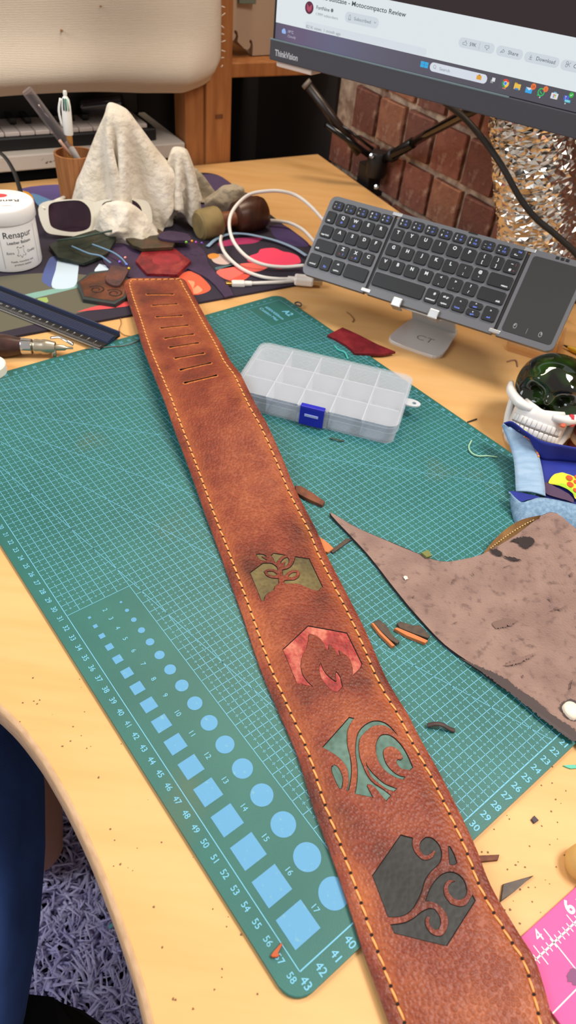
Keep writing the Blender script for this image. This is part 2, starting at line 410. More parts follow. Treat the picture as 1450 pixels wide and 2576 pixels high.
for k in range(rows): a = 90 * nr + k; F.append((a, N + a, N + a + 1, a + 1))
cm = bpy.data.materials.new('canvas_weave'); cm.use_nodes = True; nt = cm.node_tree; b = nt.nodes['Principled BSDF']
b.inputs['Roughness'].default_value = 0.9; b.inputs['Sheen Weight'].default_value = 0.2
tc = nt.nodes.new('ShaderNodeTexCoord'); mp = nt.nodes.new('ShaderNodeMapping'); mp.inputs['Rotation'].default_value = (0, 0, -math.atan2(0.564, 0.826)); nt.links.new(tc.outputs['Object'], mp.inputs[0])
wv = []
for d in ('X', 'Z'):
    q = nt.nodes.new('ShaderNodeTexWave'); q.bands_direction = d; q.inputs['Scale'].default_value = 165; q.inputs['Distortion'].default_value = 1.2; nt.links.new(mp.outputs[0], q.inputs[0]); wv.append(q)
mu = nt.nodes.new('ShaderNodeMath'); mu.operation = 'ADD'; nt.links.new(wv[0].outputs[1], mu.inputs[0]); nt.links.new(wv[1].outputs[1], mu.inputs[1])
rp = nt.nodes.new('ShaderNodeValToRGB'); rp.color_ramp.elements[0].color = L((196, 179, 159)); rp.color_ramp.elements[1].color = L((226, 211, 191)); nt.links.new(mu.outputs[0], rp.inputs[0]); nt.links.new(rp.outputs[0], b.inputs['Base Color'])
bp = nt.nodes.new('ShaderNodeBump'); bp.inputs['Strength'].default_value = 0.5; bp.inputs['Distance'].default_value = 0.0012; nt.links.new(mu.outputs[0], bp.inputs['Height']); nt.links.new(bp.outputs[0], b.inputs['Normal'])
mesh('cover', V, F, cm, cv, smooth=True)
def nail(s, h, r, m, nm):
    c = RM(s, -0.019, h); lathe(nm, [(r, -0.004), (r, 0.001), (r * 0.7, 0.002), (0.0, 0.0023)], m, cv, mat=along(c, c - E2), n=14)
nail(0.5475, 0.1625, 0.0042, M_CHROME, 'nail')
nail(0.315, 0.203, 0.0014, pm('rust', (140, 96, 60), 0.7), 'pin_mark'); nail(0.375, 0.232, 0.0011, MATS['rust'], 'pin_mark')
for k in range(9):   # frayed tufts on the raw edge
    p = RM(0.5700, -0.014, 0.15 + k * 0.012 + random.uniform(-.003, .003)); tube('fray', [p, p + E1 * random.uniform(.003, .008) + Vector((0, 0, random.uniform(-.004, .004)))], 0.0008, pm('canvas_thread', (225, 212, 196), 0.9), cv, n=5)

# white board and digital piano inside the shelf
sb = thing('white_board', 'thick off-white board lying under the piano behind the desk', 'board', RM(0.0, 0.1, 0.013))
rbox('board', -0.55, 0.513, 0.008, 0.20, 0.013, 0.036, pm('off_white_laminate', (206, 198, 188), 0.55, var2=(150, 136, 120), v2scale=40, v2lo=0.66, v2hi=0.8), sb)
rbox('board_support', -0.50, 0.45, 0.06, 0.18, -0.02, 0.013, M_BLACK, sb)
a = ([], [])
for k in range(16):
    s0 = 0.262 + k * 0.0062; h = 0.0235 + random.uniform(-.003, .003); q = 0.0028
    quad(a, [RM(s0, 0.0076, h), RM(s0 + 0.0035, 0.0076, h + random.uniform(-q, q)), RM(s0 + 0.006, 0.0076, h + 0.003 + random.uniform(-q, q)), RM(s0 + 0.003, 0.0076, h + 0.0016)])
mesh('scribble', a[0], a[1], pm('scribble_brown', (104, 84, 64), 0.8), sb)
pn = thing('digital_piano', 'black digital piano with white keys on the shelf board', 'piano', RM(0.0, 0.1, 0.036))
rbox('keybed', -0.55, 0.470, 0.03, 0.19, 0.0361, 0.056, M_BLACK, pn, 0.003)
rbox('fallboard', -0.55, 0.470, 0.108, 0.19, 0.056, 0.105, M_BLACK, pn, 0.004)
wk = None
for k in range(24):
    s0 = 0.455 - (k + 1) * 0.0236
    bm = box_bm(s0 + 0.0005, s0 + 0.0231, 0.033, 0.107, 0.0562, 0.0625, 0.0012)
    for v in bm.verts: v.co = RM(v.co.x, v.co.y, v.co.z)
    bmobj('white_key', bm, pm('piano_ivory', (214, 204, 200), 0.35), pn)
    if k % 7 not in (2, 6): rbox('black_key', s0 - 0.005, s0 + 0.005, 0.07, 0.107, 0.0625, 0.072, M_BLACKGL, pn, 0.001)
gl = thing('drinking_glass', 'dark glass tumbler lying on the board behind the white rag', 'glass', RM(0.36, 0.16, 0.036))
gm = along(RM(0.362, 0.088, 0.0775), RM(0.428, 0.05, 0.0905))
lathe('body', [(0.010, 0), (0.0115, 0.004), (0.0135, 0.07), (0.0128, 0.07), (0.0105, 0.006), (0, 0.005)], pm('smoked_glass', (52, 50, 54), 0.06, coat=0.6), gl, mat=gm, n=24)
fp = thing('foam_tile', 'cream interlocking foam tile with notched edge on the pine shelf', 'foam tile', RM(0.66, 0.06, 0.15))
pts = [(0.602, 0.52), (0.602, 0.178)] + [(0.602 + 0.0115 * k, 0.178 - 0.0075 * k) for k in range(1, 4)]
P = [(0.603, 0.60), (0.603, 0.185), (0.618, 0.176), (0.6245, 0.1745), (0.630, 0.178), (0.6315, 0.183), (0.6275, 0.187), (0.629, 0.190), (0.634, 0.188), (0.636, 0.181), (0.635, 0.1735), (0.650, 0.162), (0.656, 0.1605), (0.661, 0.1635), (0.6625, 0.169), (0.659, 0.1725), (0.661, 0.176), (0.6655, 0.173), (0.667, 0.166), (0.667, 0.1515), (0.76, 0.1515), (0.76, 0.60)]
bm = prism_bm(P, 0.0, 0.012)
for v in bm.verts: v.co = RM(v.co.x, 0.052 + v.co.z + (v.co.x - 0.6) * 0.12, v.co.y)
bmobj('tile', bm, pm('cream_foam', (188, 164, 140), 0.85), fp)
for hh in (0.226,): rbox('grey_patch', 0.632, 0.664, 0.048, 0.0535, 0.227, 0.26, pm('grey_green_patch', (110, 118, 104), 0.8), fp, 0.001)

# ------------------------------------------------------------------ cutting mat (local: x = long side in m, y up the print, z above the sheet)
MO_ = Vector((-0.0414, 0.8044, 0.743)); MU = Vector((0.6747, -0.7381, 0.0)); MV = Vector((0.7381, 0.6747, 0.0))
FM = frame(MO_, MU, MV)
cmat = thing('cutting_mat', 'green self-healing cutting mat with a pale blue grid under the strap', 'cutting mat', FM)
mg = pm('mat_green', (42, 102, 95), 0.42, var=(37, 94, 88), vscale=16, var2=(80, 100, 76), v2scale=8, v2lo=0.64, v2hi=0.82, bump=0.12, bscale=1500, spec=0.48)
mu0, mu1, mv0, mv1 = -0.0128, 0.5905, -0.0092, 0.4422
bmobj('sheet', prism_bm(rrect(mu1 - mu0, mv1 - mv0, 0.012, 6, (mu0 + mu1) / 2, -(mv0 + mv1) / 2), -0.003, 0.0, 0.0006), mg, cmat, True)
ink = pm('pale_blue_print', (104, 174, 202), 0.5, var2=(90, 150, 165), v2scale=60, v2lo=0.6, v2hi=0.75)
fine = ([], [])
zt = 0.00012
def seg(acc, u0, v0, u1, v1, w, z=zt):
    a = Vector((u0 / 100, -v0 / 100, z)); b = Vector((u1 / 100, -v1 / 100, z)); d = (b - a).normalized(); n = Vector((-d.y, d.x, 0)) * w / 2
    quad(acc, [a - n, b - n, b + n, a + n])
def in_box(u, v): return (u > 30.99 and v > 37.99) or (u < 5.01 and v < 5.01) or (u > 56.99 and v > 30.01)
W1, W2 = 0.00042, 0.00036
for v in range(0, 44):
    spans = [(0, 58)]
    if v < 5: spans = [(5, 58)]
    if v > 30: spans = [(0, 57)]
    if v > 38: spans = [(0, 31)]
    if v in (0, 43): spans = [(0, 58)]
    for a, b in spans: seg(fine, a, v, b, v, W1 * (1.25 if v in (0, 43) else 1))
for u in range(0, 59):
    spans = [(0, 43)]
    if u < 5: spans = [(5, 43)]
    if u > 31: spans = [(0, 38)]
    if u == 58: spans = [(0, 43)]
    if u == 0: spans = [(0, 43)]
    for a, b in spans: seg(fine, u, a, u, b, W1 * (1.7 if u == 58 else 1))
# half-centimetre dashes and little crosses
for i in range(0, 58):
    for j in range(0, 43):
        u, v = i + .5, j + .5
        if in_box(u, v): continue
        seg(fine, u - .11, v, u + .11, v, W2); seg(fine, u, v - .11, u, v + .11, W2)
for i in range(0, 59):
    for j in range(0, 43):
        u, v = i, j + .5
        if in_box(u, v) or (u > 31.5 and v > 38): continue
        seg(fine, max(0, u - .26), v, min(58, u + .26), v, W2)
for i in range(0, 58):
    for j in range(0, 44):
        u, v = i + .5, j
        if in_box(u, v) or (u > 31 and v > 38.2): continue
        seg(fine, u, max(0, v - .26), u, min(43, v + .26), W2)
for (u0, v0, u1, v1) in ((0, 43, 58, 33.0), (0, 43, 58, 21.5), (0, 43, 58, 9.5), (0, 43, 43, 0), (0, 43, 24.8, 0), (0, 43, 11.5, 0)):
    seg(fine, u0, v0, u1, v1, W1)
o = mesh('grid_lines', fine[0], fine[1], ink, cmat, True); o['kind'] = 'stuff'
nums = ([], [])
for u in range(1, 59):
    text_on(nums, str(u), T3(u / 100 - 0.0004, -0.4348, zt), 0.0036, bold=0.01)
    text_on(nums, str(u), T3(u / 100 - 0.0004, 0.0042, zt), 0.0034, bold=0.01)
for v in range(1, 44):
    text_on(nums, str(v), T3(0.5856, -v / 100 - 0.0004, zt), 0.0044, bold=0.012)
    text_on(nums, str(v), T3(-0.0055, -v / 100, zt), 0.0034, bold=0.01)
uk = 32.03; sq = ([], []); ci = ([], [])
for k in range(2, 18):
    s = k / 1000; u = uk / 100
    quad(sq, [(u - s / 2, -0.4175 - s / 2, zt), (u + s / 2, -0.4175 - s / 2, zt), (u + s / 2, -0.4175 + s / 2, zt), (u - s / 2, -0.4175 + s / 2, zt)])
    quad(ci, [(u + s / 2 * math.cos(2 * PI * q / 48), -0.3925 + s / 2 * math.sin(2 * PI * q / 48), zt) for q in range(48)])
    text_on(nums, str(k), T3(u, -0.4052, zt), 0.0034, bold=0.004)
    uk += (2 * k + 1) / 20 + 0.667
text_on(nums, 'A2', T3(0.0325, -0.0118, zt), 0.0085, bold=0.03)
text_on(nums, '600X450mm', T3(0.0245, -0.0265, zt), 0.0042, width=0.036, bold=0.02)
text_on(nums, 'Cutting Mat', T3(0.0235, -0.0345, zt), 0.0046, width=0.036, bold=0.02)
gi = pm('gauge_blue', (84, 146, 186), 0.5, var2=(104, 160, 178), v2scale=300, v2lo=0.62, v2hi=0.72)
mesh('numbers', nums[0], nums[1], ink, cmat, True)
mesh('gauge_squares', sq[0], sq[1], gi, cmat, True); mesh('gauge_circles', ci[0], ci[1], gi, cmat, True)

# ------------------------------------------------------------------ the leather strap
SL = [Vector(p) for p in [(-0.2316, 0.8049, 0.7501), (-0.2358, 0.7973, 0.7502), (-0.235, 0.7837, 0.7504), (-0.2236, 0.7533, 0.7508), (-0.1987, 0.6923, 0.7546), (-0.1749, 0.6314, 0.7595), (-0.1504, 0.5759, 0.763), (-0.1316, 0.5358, 0.7626), (-0.1151, 0.4996, 0.7597), (-0.0992, 0.4668, 0.7551), (-0.0842, 0.435, 0.7518), (-0.0686, 0.4002, 0.7492), (-0.0543, 0.3692, 0.7479), (-0.0471, 0.3533, 0.7474), (-0.0269, 0.3072, 0.747), (-0.0076, 0.2611, 0.747), (0.0076, 0.2304, 0.747), (0.0234, 0.1991, 0.747), (0.0344, 0.1701, 0.747), (0.0463, 0.1432, 0.747), (0.0576, 0.1158, 0.747), (0.0632, 0.1012, 0.747), (0.0684, 0.0894, 0.747), (0.0776, 0.0684, 0.747), (0.0826, 0.0561, 0.747), (0.0904, 0.0371, 0.747), (0.0986, 0.0173, 0.747)]]
SR = [Vector(p) for p in [(-0.1741, 0.8215, 0.7502), (-0.1647, 0.8154, 0.7504), (-0.1566, 0.7971, 0.7509), (-0.1423, 0.7663, 0.7517), (-0.1194, 0.7101, 0.7576), (-0.0925, 0.6449, 0.7662), (-0.0772, 0.606, 0.7705), (-0.0625, 0.5772, 0.774), (-0.0433, 0.5335, 0.7728), (-0.0291, 0.508, 0.7691), (-0.0116, 0.4738, 0.7602), (0.0047, 0.4381, 0.7524), (0.0169, 0.414, 0.7495), (0.0268, 0.3931, 0.7482), (0.0347, 0.3719, 0.7472), (0.0509, 0.3358, 0.747), (0.0658, 0.3018, 0.747), (0.0809, 0.2619, 0.747), (0.094, 0.2374, 0.747), (0.102, 0.2195, 0.747), (0.1146, 0.1939, 0.747), (0.1289, 0.1594, 0.747), (0.1361, 0.1364, 0.747), (0.1468, 0.1164, 0.747), (0.1543, 0.1038, 0.747), (0.1572, 0.0907, 0.747), (0.1587, 0.0758, 0.747), (0.1594, 0.063, 0.747), (0.1598, 0.0431, 0.747), (0.1604, 0.0223, 0.747)]]
AX = (Vector((-0.20, 0.826)) - Vector((0.118, 0.073))).normalized(); AO = Vector((0.118, 0.073)); BX = Vector((AX.y, -AX.x))
def ab(p): q = Vector((p[0], p[1])) - AO; return q.dot(AX), q.dot(BX)
TL = sorted((ab(p)[0], ab(p)[1], p.z) for p in SL); TR = sorted((ab(p)[0], ab(p)[1], p.z) for p in SR)
def strap_h(x, y):
    a, b = ab((x, y)); bl = interp([(t[0], t[1]) for t in TL], a); br = interp([(t[0], t[1]) for t in TR], a)
    hl = interp([(t[0], t[2]) for t in TL], a); hr = interp([(t[0], t[2]) for t in TR], a)
    t = max(0, min(1, (b - bl) / max(1e-5, br - bl))); return hl + (hr - hl) * t - HT
tip = [Vector(((SL[0] * (1 - k / 6) + SR[0] * k / 6).xy.to_tuple())) for k in range(1, 6)]
lp = [(v.x, v.y) for v in cr([p.xy.to_3d() for p in SL], 5)]; rp = [(v.x, v.y) for v in cr([p.xy.to_3d() for p in SR], 5)]
OUT = lp[::-1] + [(p.x, p.y) for p in tip] + rp             # near-left -> tip -> near-right
if area2(OUT) < 0: OUT = OUT[::-1]
def resample(P, step, closed=True):
    Q = []; m = len(P)
    for i in range(m if closed else m - 1):
        a = Vector(P[i]); b = Vector(P[(i + 1) % m]); k = max(1, int((b - a).length / step + 0.5))
        for j in range(k): Q.append(tuple(a + (b - a) * j / k))
    if not closed: Q.append(P[-1])
    return Q
OUT = resample(OUT, 0.004)
def offs(P, dist):
    """inward offset of a counter-clockwise outline"""
    n = len(P); R = []
    for i in range(n):
        a = Vector(P[i - 2]); b = Vector(P[(i + 2) % n]); t = (b - a).normalized(); R.append((P[i][0] - t.y * dist, P[i][1] + t.x * dist))
    return R
def edge_dist(x, y):
    best = 1.0
    for p in OUT:
        dd = (p[0] - x) ** 2 + (p[1] - y) ** 2
        if dd < best: best = dd
    return math.sqrt(best)
def strap_z(x, y, ed=None):
    ed = edge_dist(x, y) if ed is None else ed
    z = strap_h(x, y) - 0.0011 * (1 - sm(0, 0.0035, ed))
    z -= 0.0007 * math.exp(-((ed - 0.0067) / 0.0011) ** 2)            # stitched groove
    z += 0.0006 * sm(0.007, 0.016, ed) * (1 + 0.6 * noise.noise(Vector((x * 30, y * 30, 2))))
    return HT + z
EMB = [
 ('olive_inlay', [[(-0.0216, 0.3619), (-0.0166, 0.3627), (-0.0138, 0.3616), (-0.0124, 0.3602), (-0.0156, 0.36), (-0.0168, 0.3601), (-0.0149, 0.3585), (-0.0123, 0.3573), (-0.0128, 0.3563), (-0.0164, 0.3561), (-0.0195, 0.3581), (-0.0209, 0.3601)],
  [(-0.0097, 0.3619), (-0.0079, 0.3651), (0.0026, 0.3644), (-0.0006, 0.3624), (-0.0027, 0.3592), (-0.0043, 0.3554), (-0.0063, 0.3564), (-0.0079, 0.36)],
  [(-0.0009, 0.3547), (-0.0011, 0.3572), (0.001, 0.3607), (0.0035, 0.3626), (0.0051, 0.3607), (0.0054, 0.3573), (0.004, 0.3539), (0.0018, 0.3519), (0.002, 0.3542), (0.0023, 0.3574), (0.0009, 0.3569)],
  [(-0.024, 0.342), (-0.0151, 0.3535), (-0.0085, 0.3543), (-0.0045, 0.3519), (-0.0027, 0.3494), (-0.0031, 0.3476), (-0.0069, 0.3481), (-0.0107, 0.3475), (-0.0135, 0.3448), (-0.011, 0.341), (-0.0075, 0.3394), (-0.0012, 0.3394), (-0.0007, 0.3343), (-0.0034, 0.3309), (-0.0036, 0.3276), (-0.0074, 0.3241), (-0.0096, 0.3208), (-0.0102, 0.3158), (-0.0124, 0.3158)],
  [(-0.0111, 0.3447), (-0.0091, 0.3458), (-0.0058, 0.3458), (-0.0027, 0.3435), (-0.0045, 0.3419), (-0.0077, 0.3415), (-0.0097, 0.3427)],
  [(0.0096, 0.364), (0.0212, 0.3636), (0.0332, 0.3363), (0.0299, 0.3317), (0.0238, 0.3326), (0.0196, 0.3343), (0.0143, 0.3363), (0.0106, 0.336), (0.0041, 0.335), (0.0026, 0.3369), (0.0034, 0.3382), (0.0061, 0.339), (0.0108, 0.34), (0.0138, 0.3432), (0.0147, 0.3474), (0.0134, 0.3497), (0.011, 0.3499), (0.0073, 0.3487), (0.0046, 0.3458), (0.0028, 0.3425), (0.0013, 0.3435), (0.0006, 0.3486), (0.0052, 0.3512), (0.0077, 0.3548), (0.0091, 0.3591)],
  [(0.0057, 0.3429), (0.0075, 0.3457), (0.0097, 0.3474), (0.0123, 0.3476), (0.0116, 0.3444), (0.0092, 0.3425), (0.0068, 0.3422)]]),
 ('red_inlay', [[(0.0072, 0.2751), (0.0239, 0.2982), (0.0526, 0.2958), (0.0638, 0.2708), (0.0624, 0.2668), (0.0569, 0.2599), (0.0568, 0.2666), (0.0549, 0.2731), (0.0521, 0.2763), (0.0471, 0.2798), (0.0483, 0.275), (0.0465, 0.2761), (0.0431, 0.2809), (0.0399, 0.2838), (0.0395, 0.2787), (0.038, 0.2794), (0.0356, 0.2847), (0.0333, 0.2878), (0.0304, 0.29), (0.0255, 0.2914), (0.0248, 0.29), (0.0249, 0.2855), (0.0239, 0.2786), (0.0219, 0.2728), (0.0209, 0.2666), (0.0213, 0.2614), (0.023, 0.2563), (0.0264, 0.2516), (0.0304, 0.248), (0.0189, 0.2495)],
  [(0.0346, 0.2679), (0.0337, 0.2641), (0.0344, 0.2589), (0.0367, 0.2535), (0.0405, 0.2488), (0.0441, 0.2465), (0.0477, 0.2468), (0.0505, 0.2507), (0.0488, 0.2576), (0.0466, 0.2613), (0.0455, 0.262), (0.045, 0.2603), (0.0456, 0.2542), (0.0429, 0.2558), (0.0392, 0.259), (0.0365, 0.2629)]]),
 ('green_inlay', [[(0.0383, 0.2057), (0.055, 0.2287), (0.0586, 0.2284), (0.0563, 0.2246), (0.0544, 0.2196), (0.0541, 0.2134), (0.0546, 0.208), (0.0564, 0.2013), (0.0572, 0.1946), (0.057, 0.188), (0.0557, 0.1805), (0.0548, 0.1793), (0.0542, 0.1799), (0.0552, 0.1841), (0.0551, 0.1887), (0.0544, 0.1934), (0.052, 0.1974), (0.0482, 0.2008), (0.0439, 0.2032)],
  [(0.0444, 0.1917), (0.0447, 0.1941), (0.0463, 0.1952), (0.0484, 0.1943), (0.0505, 0.1912), (0.0518, 0.1874), (0.0519, 0.1833), (0.0512, 0.1805), (0.0497, 0.1803), (0.0473, 0.1846)],
  [(0.0869, 0.2192), (0.0839, 0.2233), (0.0801, 0.2267), (0.0758, 0.2283), (0.0709, 0.2279), (0.066, 0.225), (0.0621, 0.2206), (0.06, 0.2152), (0.0593, 0.209), (0.0594, 0.2036), (0.0602, 0.1979), (0.0606, 0.1908), (0.06, 0.1838), (0.0591, 0.1783), (0.0703, 0.1773), (0.0685, 0.1807), (0.0668, 0.1841), (0.0672, 0.1853), (0.0695, 0.1849), (0.0726, 0.1825), (0.0757, 0.1788), (0.0783, 0.1762), (0.0813, 0.1799), (0.0767, 0.183), (0.0704, 0.1866), (0.0668, 0.191), (0.0645, 0.196), (0.0626, 0.2011), (0.0617, 0.2068), (0.0617, 0.2113), (0.0626, 0.215), (0.0655, 0.2189), (0.0699, 0.2234), (0.0747, 0.2253), (0.0786, 0.2252), (0.0824, 0.2233)],
  [(0.0659, 0.2), (0.067, 0.1968), (0.0696, 0.1933), (0.0732, 0.1899), (0.0777, 0.1867), (0.0849, 0.1845), (0.0832, 0.1824), (0.0785, 0.1836), (0.0731, 0.1871), (0.0695, 0.19), (0.0675, 0.194), (0.0664, 0.1967)],
  [(0.0956, 0.1992), (0.0932, 0.2057), (0.0897, 0.2122), (0.0851, 0.2172), (0.0809, 0.2193), (0.0765, 0.2188), (0.0741, 0.2164), (0.0725, 0.2121), (0.0723, 0.2076), (0.0734, 0.2019), (0.0765, 0.1965), (0.0806, 0.1931), (0.0851, 0.1911), (0.0892, 0.1905), (0.0906, 0.1924), (0.0861, 0.1931), (0.0816, 0.1961), (0.0789, 0.1996), (0.0774, 0.2038), (0.0772, 0.2077), (0.079, 0.2102), (0.0821, 0.2114), (0.0853, 0.2104), (0.0881, 0.2078), (0.0893, 0.2047), (0.0879, 0.2031), (0.086, 0.2034), (0.0851, 0.2018), (0.0861, 0.1993), (0.0886, 0.1974), (0.0937, 0.1971)]]),
 ('black_inlay', [[(0.0691, 0.1339), (0.086, 0.1578), (0.0932, 0.1568), (0.0929, 0.1524), (0.0944, 0.1486), (0.0975, 0.1458), (0.1003, 0.1455), (0.1037, 0.1471), (0.1058, 0.1503), (0.1052, 0.1513), (0.1034, 0.1495), (0.1004, 0.1477), (0.0981, 0.1485), (0.0967, 0.1515), (0.0976, 0.1552), (0.1007, 0.1581), (0.1045, 0.158), (0.1081, 0.155), (0.1096, 0.1507), (0.1088, 0.1461), (0.1066, 0.1431), (0.1026, 0.1394), (0.0991, 0.1348), (0.0969, 0.1291), (0.0943, 0.124), (0.0909, 0.1192), (0.0867, 0.116), (0.0823, 0.1146), (0.0774, 0.1141)],
  [(0.1133, 0.1544), (0.1147, 0.1544), (0.1167, 0.1505), (0.118, 0.1458), (0.1161, 0.1444), (0.1133, 0.1444), (0.1132, 0.1479)],
  [(0.0785, 0.1109), (0.0862, 0.1127), (0.0911, 0.1153), (0.0958, 0.1189), (0.1004, 0.121), (0.1035, 0.1205), (0.1055, 0.1175), (0.1058, 0.1141), (0.1045, 0.1114), (0.1023, 0.1107), (0.1002, 0.1123), (0.0995, 0.1146), (0.1001, 0.1166), (0.0985, 0.1166), (0.0975, 0.1148), (0.0978, 0.1121), (0.1, 0.1092), (0.1034, 0.1081), (0.1065, 0.1091), (0.109, 0.1125), (0.1098, 0.1164), (0.1084, 0.1202), (0.105, 0.1231), (0.1011, 0.1241), (0.098, 0.1239), (0.1001, 0.1291), (0.1036, 0.1344), (0.1081, 0.1387), (0.113, 0.1407), (0.1175, 0.1401), (0.1209, 0.1371), (0.122, 0.1326), (0.1207, 0.1287), (0.1175, 0.1268), (0.1139, 0.1272), (0.1115, 0.1298), (0.1113, 0.1327), (0.1133, 0.135), (0.1157, 0.1361), (0.1125, 0.1362), (0.1101, 0.1343), (0.1089, 0.1312), (0.1095, 0.1276), (0.1123, 0.1242), (0.1172, 0.1235), (0.1209, 0.1251), (0.1247, 0.1302), (0.1262, 0.1273), (0.1082, 0.1039), (0.1056, 0.104), (0.0805, 0.1069)]])]
SLOT = [[(-0.2009, 0.7617), (-0.1709, 0.7691)], [(-0.1875, 0.7321), (-0.1606, 0.7421)], [(-0.1762, 0.702), (-0.1485, 0.7107)], [(-0.1646, 0.6738), (-0.1367, 0.6853)], [(-0.1548, 0.649), (-0.1263, 0.6623)], [(-0.1452, 0.6291), (-0.117, 0.6409)], [(-0.1347, 0.6062), (-0.1073, 0.6182)], [(-0.1248, 0.5825), (-0.0965, 0.5972)], [(-0.116, 0.5602), (-0.0866, 0.5729)]]
holes = []
for nm, polys in EMB:
    for P in polys:
        P = smooth_poly(P, 4, 138); P = P if area2(P) > 0 else P[::-1]; holes.append((nm, resample(P, 0.0016)))
for (a, b) in SLOT:
    a, b = Vector(a), Vector(b); d = (b - a).normalized(); nn = Vector((-d.y, d.x)); P = []
    for i in range(8): t = i / 7; P.append(a + (b - a) * t - nn * 0.0010 * (1.8 if i in (0, 7) else 1))
    P.append(b + d * 0.0013)
    for i in range(8): t = 1 - i / 7; P.append(a + (b - a) * t + nn * 0.0010 * (1.8 if i in (0, 7) else 1))
    P.append(a - d * 0.0013); P = [tuple(p) for p in P]; holes.append(('slot', P if area2(P) > 0 else P[::-1]))
strap = thing('leather_strap', 'long brown pebbled leather strap with orange stitching and four inlaid emblems', 'strap', (0.05, 0.25, HT + 0.003))
ML = leather('saddle_brown_leather', (74, 32, 24), (124, 54, 36), (160, 87, 54), 470, 15, 0.44, 0.75, wear=(196, 112, 58))
pts = list(OUT); con = [list(range(len(OUT)))]
for off in (0.0018, 0.0035, 0.0056, 0.0067, 0.0078, 0.0105):
    for i, p in enumerate(offs(OUT, off)): pts.append(p)
for nm, P in holes:
    s0 = len(pts); pts.extend(P); con.append(list(range(s0, len(pts))))
xs = [p[0] for p in OUT]; ys = [p[1] for p in OUT]
def inside(P, x, y):
    c = False; n = len(P); j = n - 1
    for i in range(n):
        if (P[i][1] > y) != (P[j][1] > y) and x < (P[j][0] - P[i][0]) * (y - P[i][1]) / (P[j][1] - P[i][1]) + P[i][0]: c = not c
        j = i
    return c
OUTC = OUT[::2]
gx = min(xs)
while gx < max(xs):
    gy = min(ys)
    while gy < max(ys):
        if inside(OUTC, gx, gy) and edge_dist(gx, gy) > 0.013: pts.append((gx + random.uniform(-.001, .001), gy + random.uniform(-.001, .001)))
        gy += 0.008
    gx += 0.008
r = delaunay_2d_cdt([Vector(p) for p in pts], [], con, 1, 1e-6)
VV, FF = r[0], r[2]
hb = []
for nm, P in holes: hb.append((min(p[0] for p in P), max(p[0] for p in P), min(p[1] for p in P), max(p[1] for p in P), P))
keep = []
for fcs in FF:
    cx = sum(VV[i][0] for i in fcs) / 3; cy = sum(VV[i][1] for i in fcs) / 3; bad = False
    for (x0, x1, y0, y1, P) in hb:
        if x0 < cx < x1 and y0 < cy < y1 and inside(P, cx, cy): bad = True; break
    if not bad: keep.append(tuple(fcs))
top = [Vector((v[0], v[1], strap_z(v[0], v[1]))) for v in VV]
nT = len(top); n = len(OUT); TH = 0.0046
bot = [Vector((p[0], p[1], HT + strap_h(p[0], p[1]) - TH + 0.0006)) for p in OUT]
mid = [Vector((p[0], p[1], strap_z(p[0], p[1], 0.0) - 0.0001)) for p in OUT]
lt_ = mesh('leather_top', top, keep, ML, strap, smooth=True)
wa = lt_.data.color_attributes.new('wear', 'FLOAT_COLOR', 'POINT')
for i_, v in enumerate(top):
    e_ = edge_dist(v.x, v.y); k_ = 0.4 * math.exp(-((e_ - 0.0085) / 0.0026) ** 2) * (0.75 + 0.6 * noise.noise(Vector((v.x * 45, v.y * 45, 0)))); wa.data[i_].color = (k_, k_, k_, 1)
side = [(i, (i + 1) % n, n + (i + 1) % n, n + i) for i in range(n)]
mesh('cut_edge', bot + mid, side, pm('raw_leather_edge', (150, 100, 84), 0.8, var=(110, 60, 46), vscale=300), strap, smooth=True)
mesh('backing', [Vector((v.x, v.y, HT + strap_h(v.x, v.y) - TH + 0.0006)) for v in top], [tuple(reversed(f)) for f in keep], pm('leather_backing', (92, 60, 48), 0.9), strap, smooth=True)
inm = {'olive_inlay': leather('olive_leather', (70, 62, 36), (98, 86, 50), (126, 112, 68), 300, 40, 0.45, 0.25),
       'red_inlay': leather('crimson_leather', (112, 26, 30), (160, 52, 50), (208, 128, 104), 420, 60, 0.42, 0.35),
       'green_inlay': leather('verdigris_leather', (58, 86, 78), (80, 112, 102), (98, 130, 118), 300, 40, 0.5, 0.2),
       'black_inlay': leather('charcoal_leather', (26, 27, 27), (36, 37, 37), (48, 48, 47), 300, 30, 0.5, 0.2)}
burn = pm('burnt_cut', (26, 14, 10), 0.9); tan = pm('torn_slot_edge', (186, 108, 52), 0.9, var=(140, 76, 40), vscale=500)
DEPTH = 0.0013
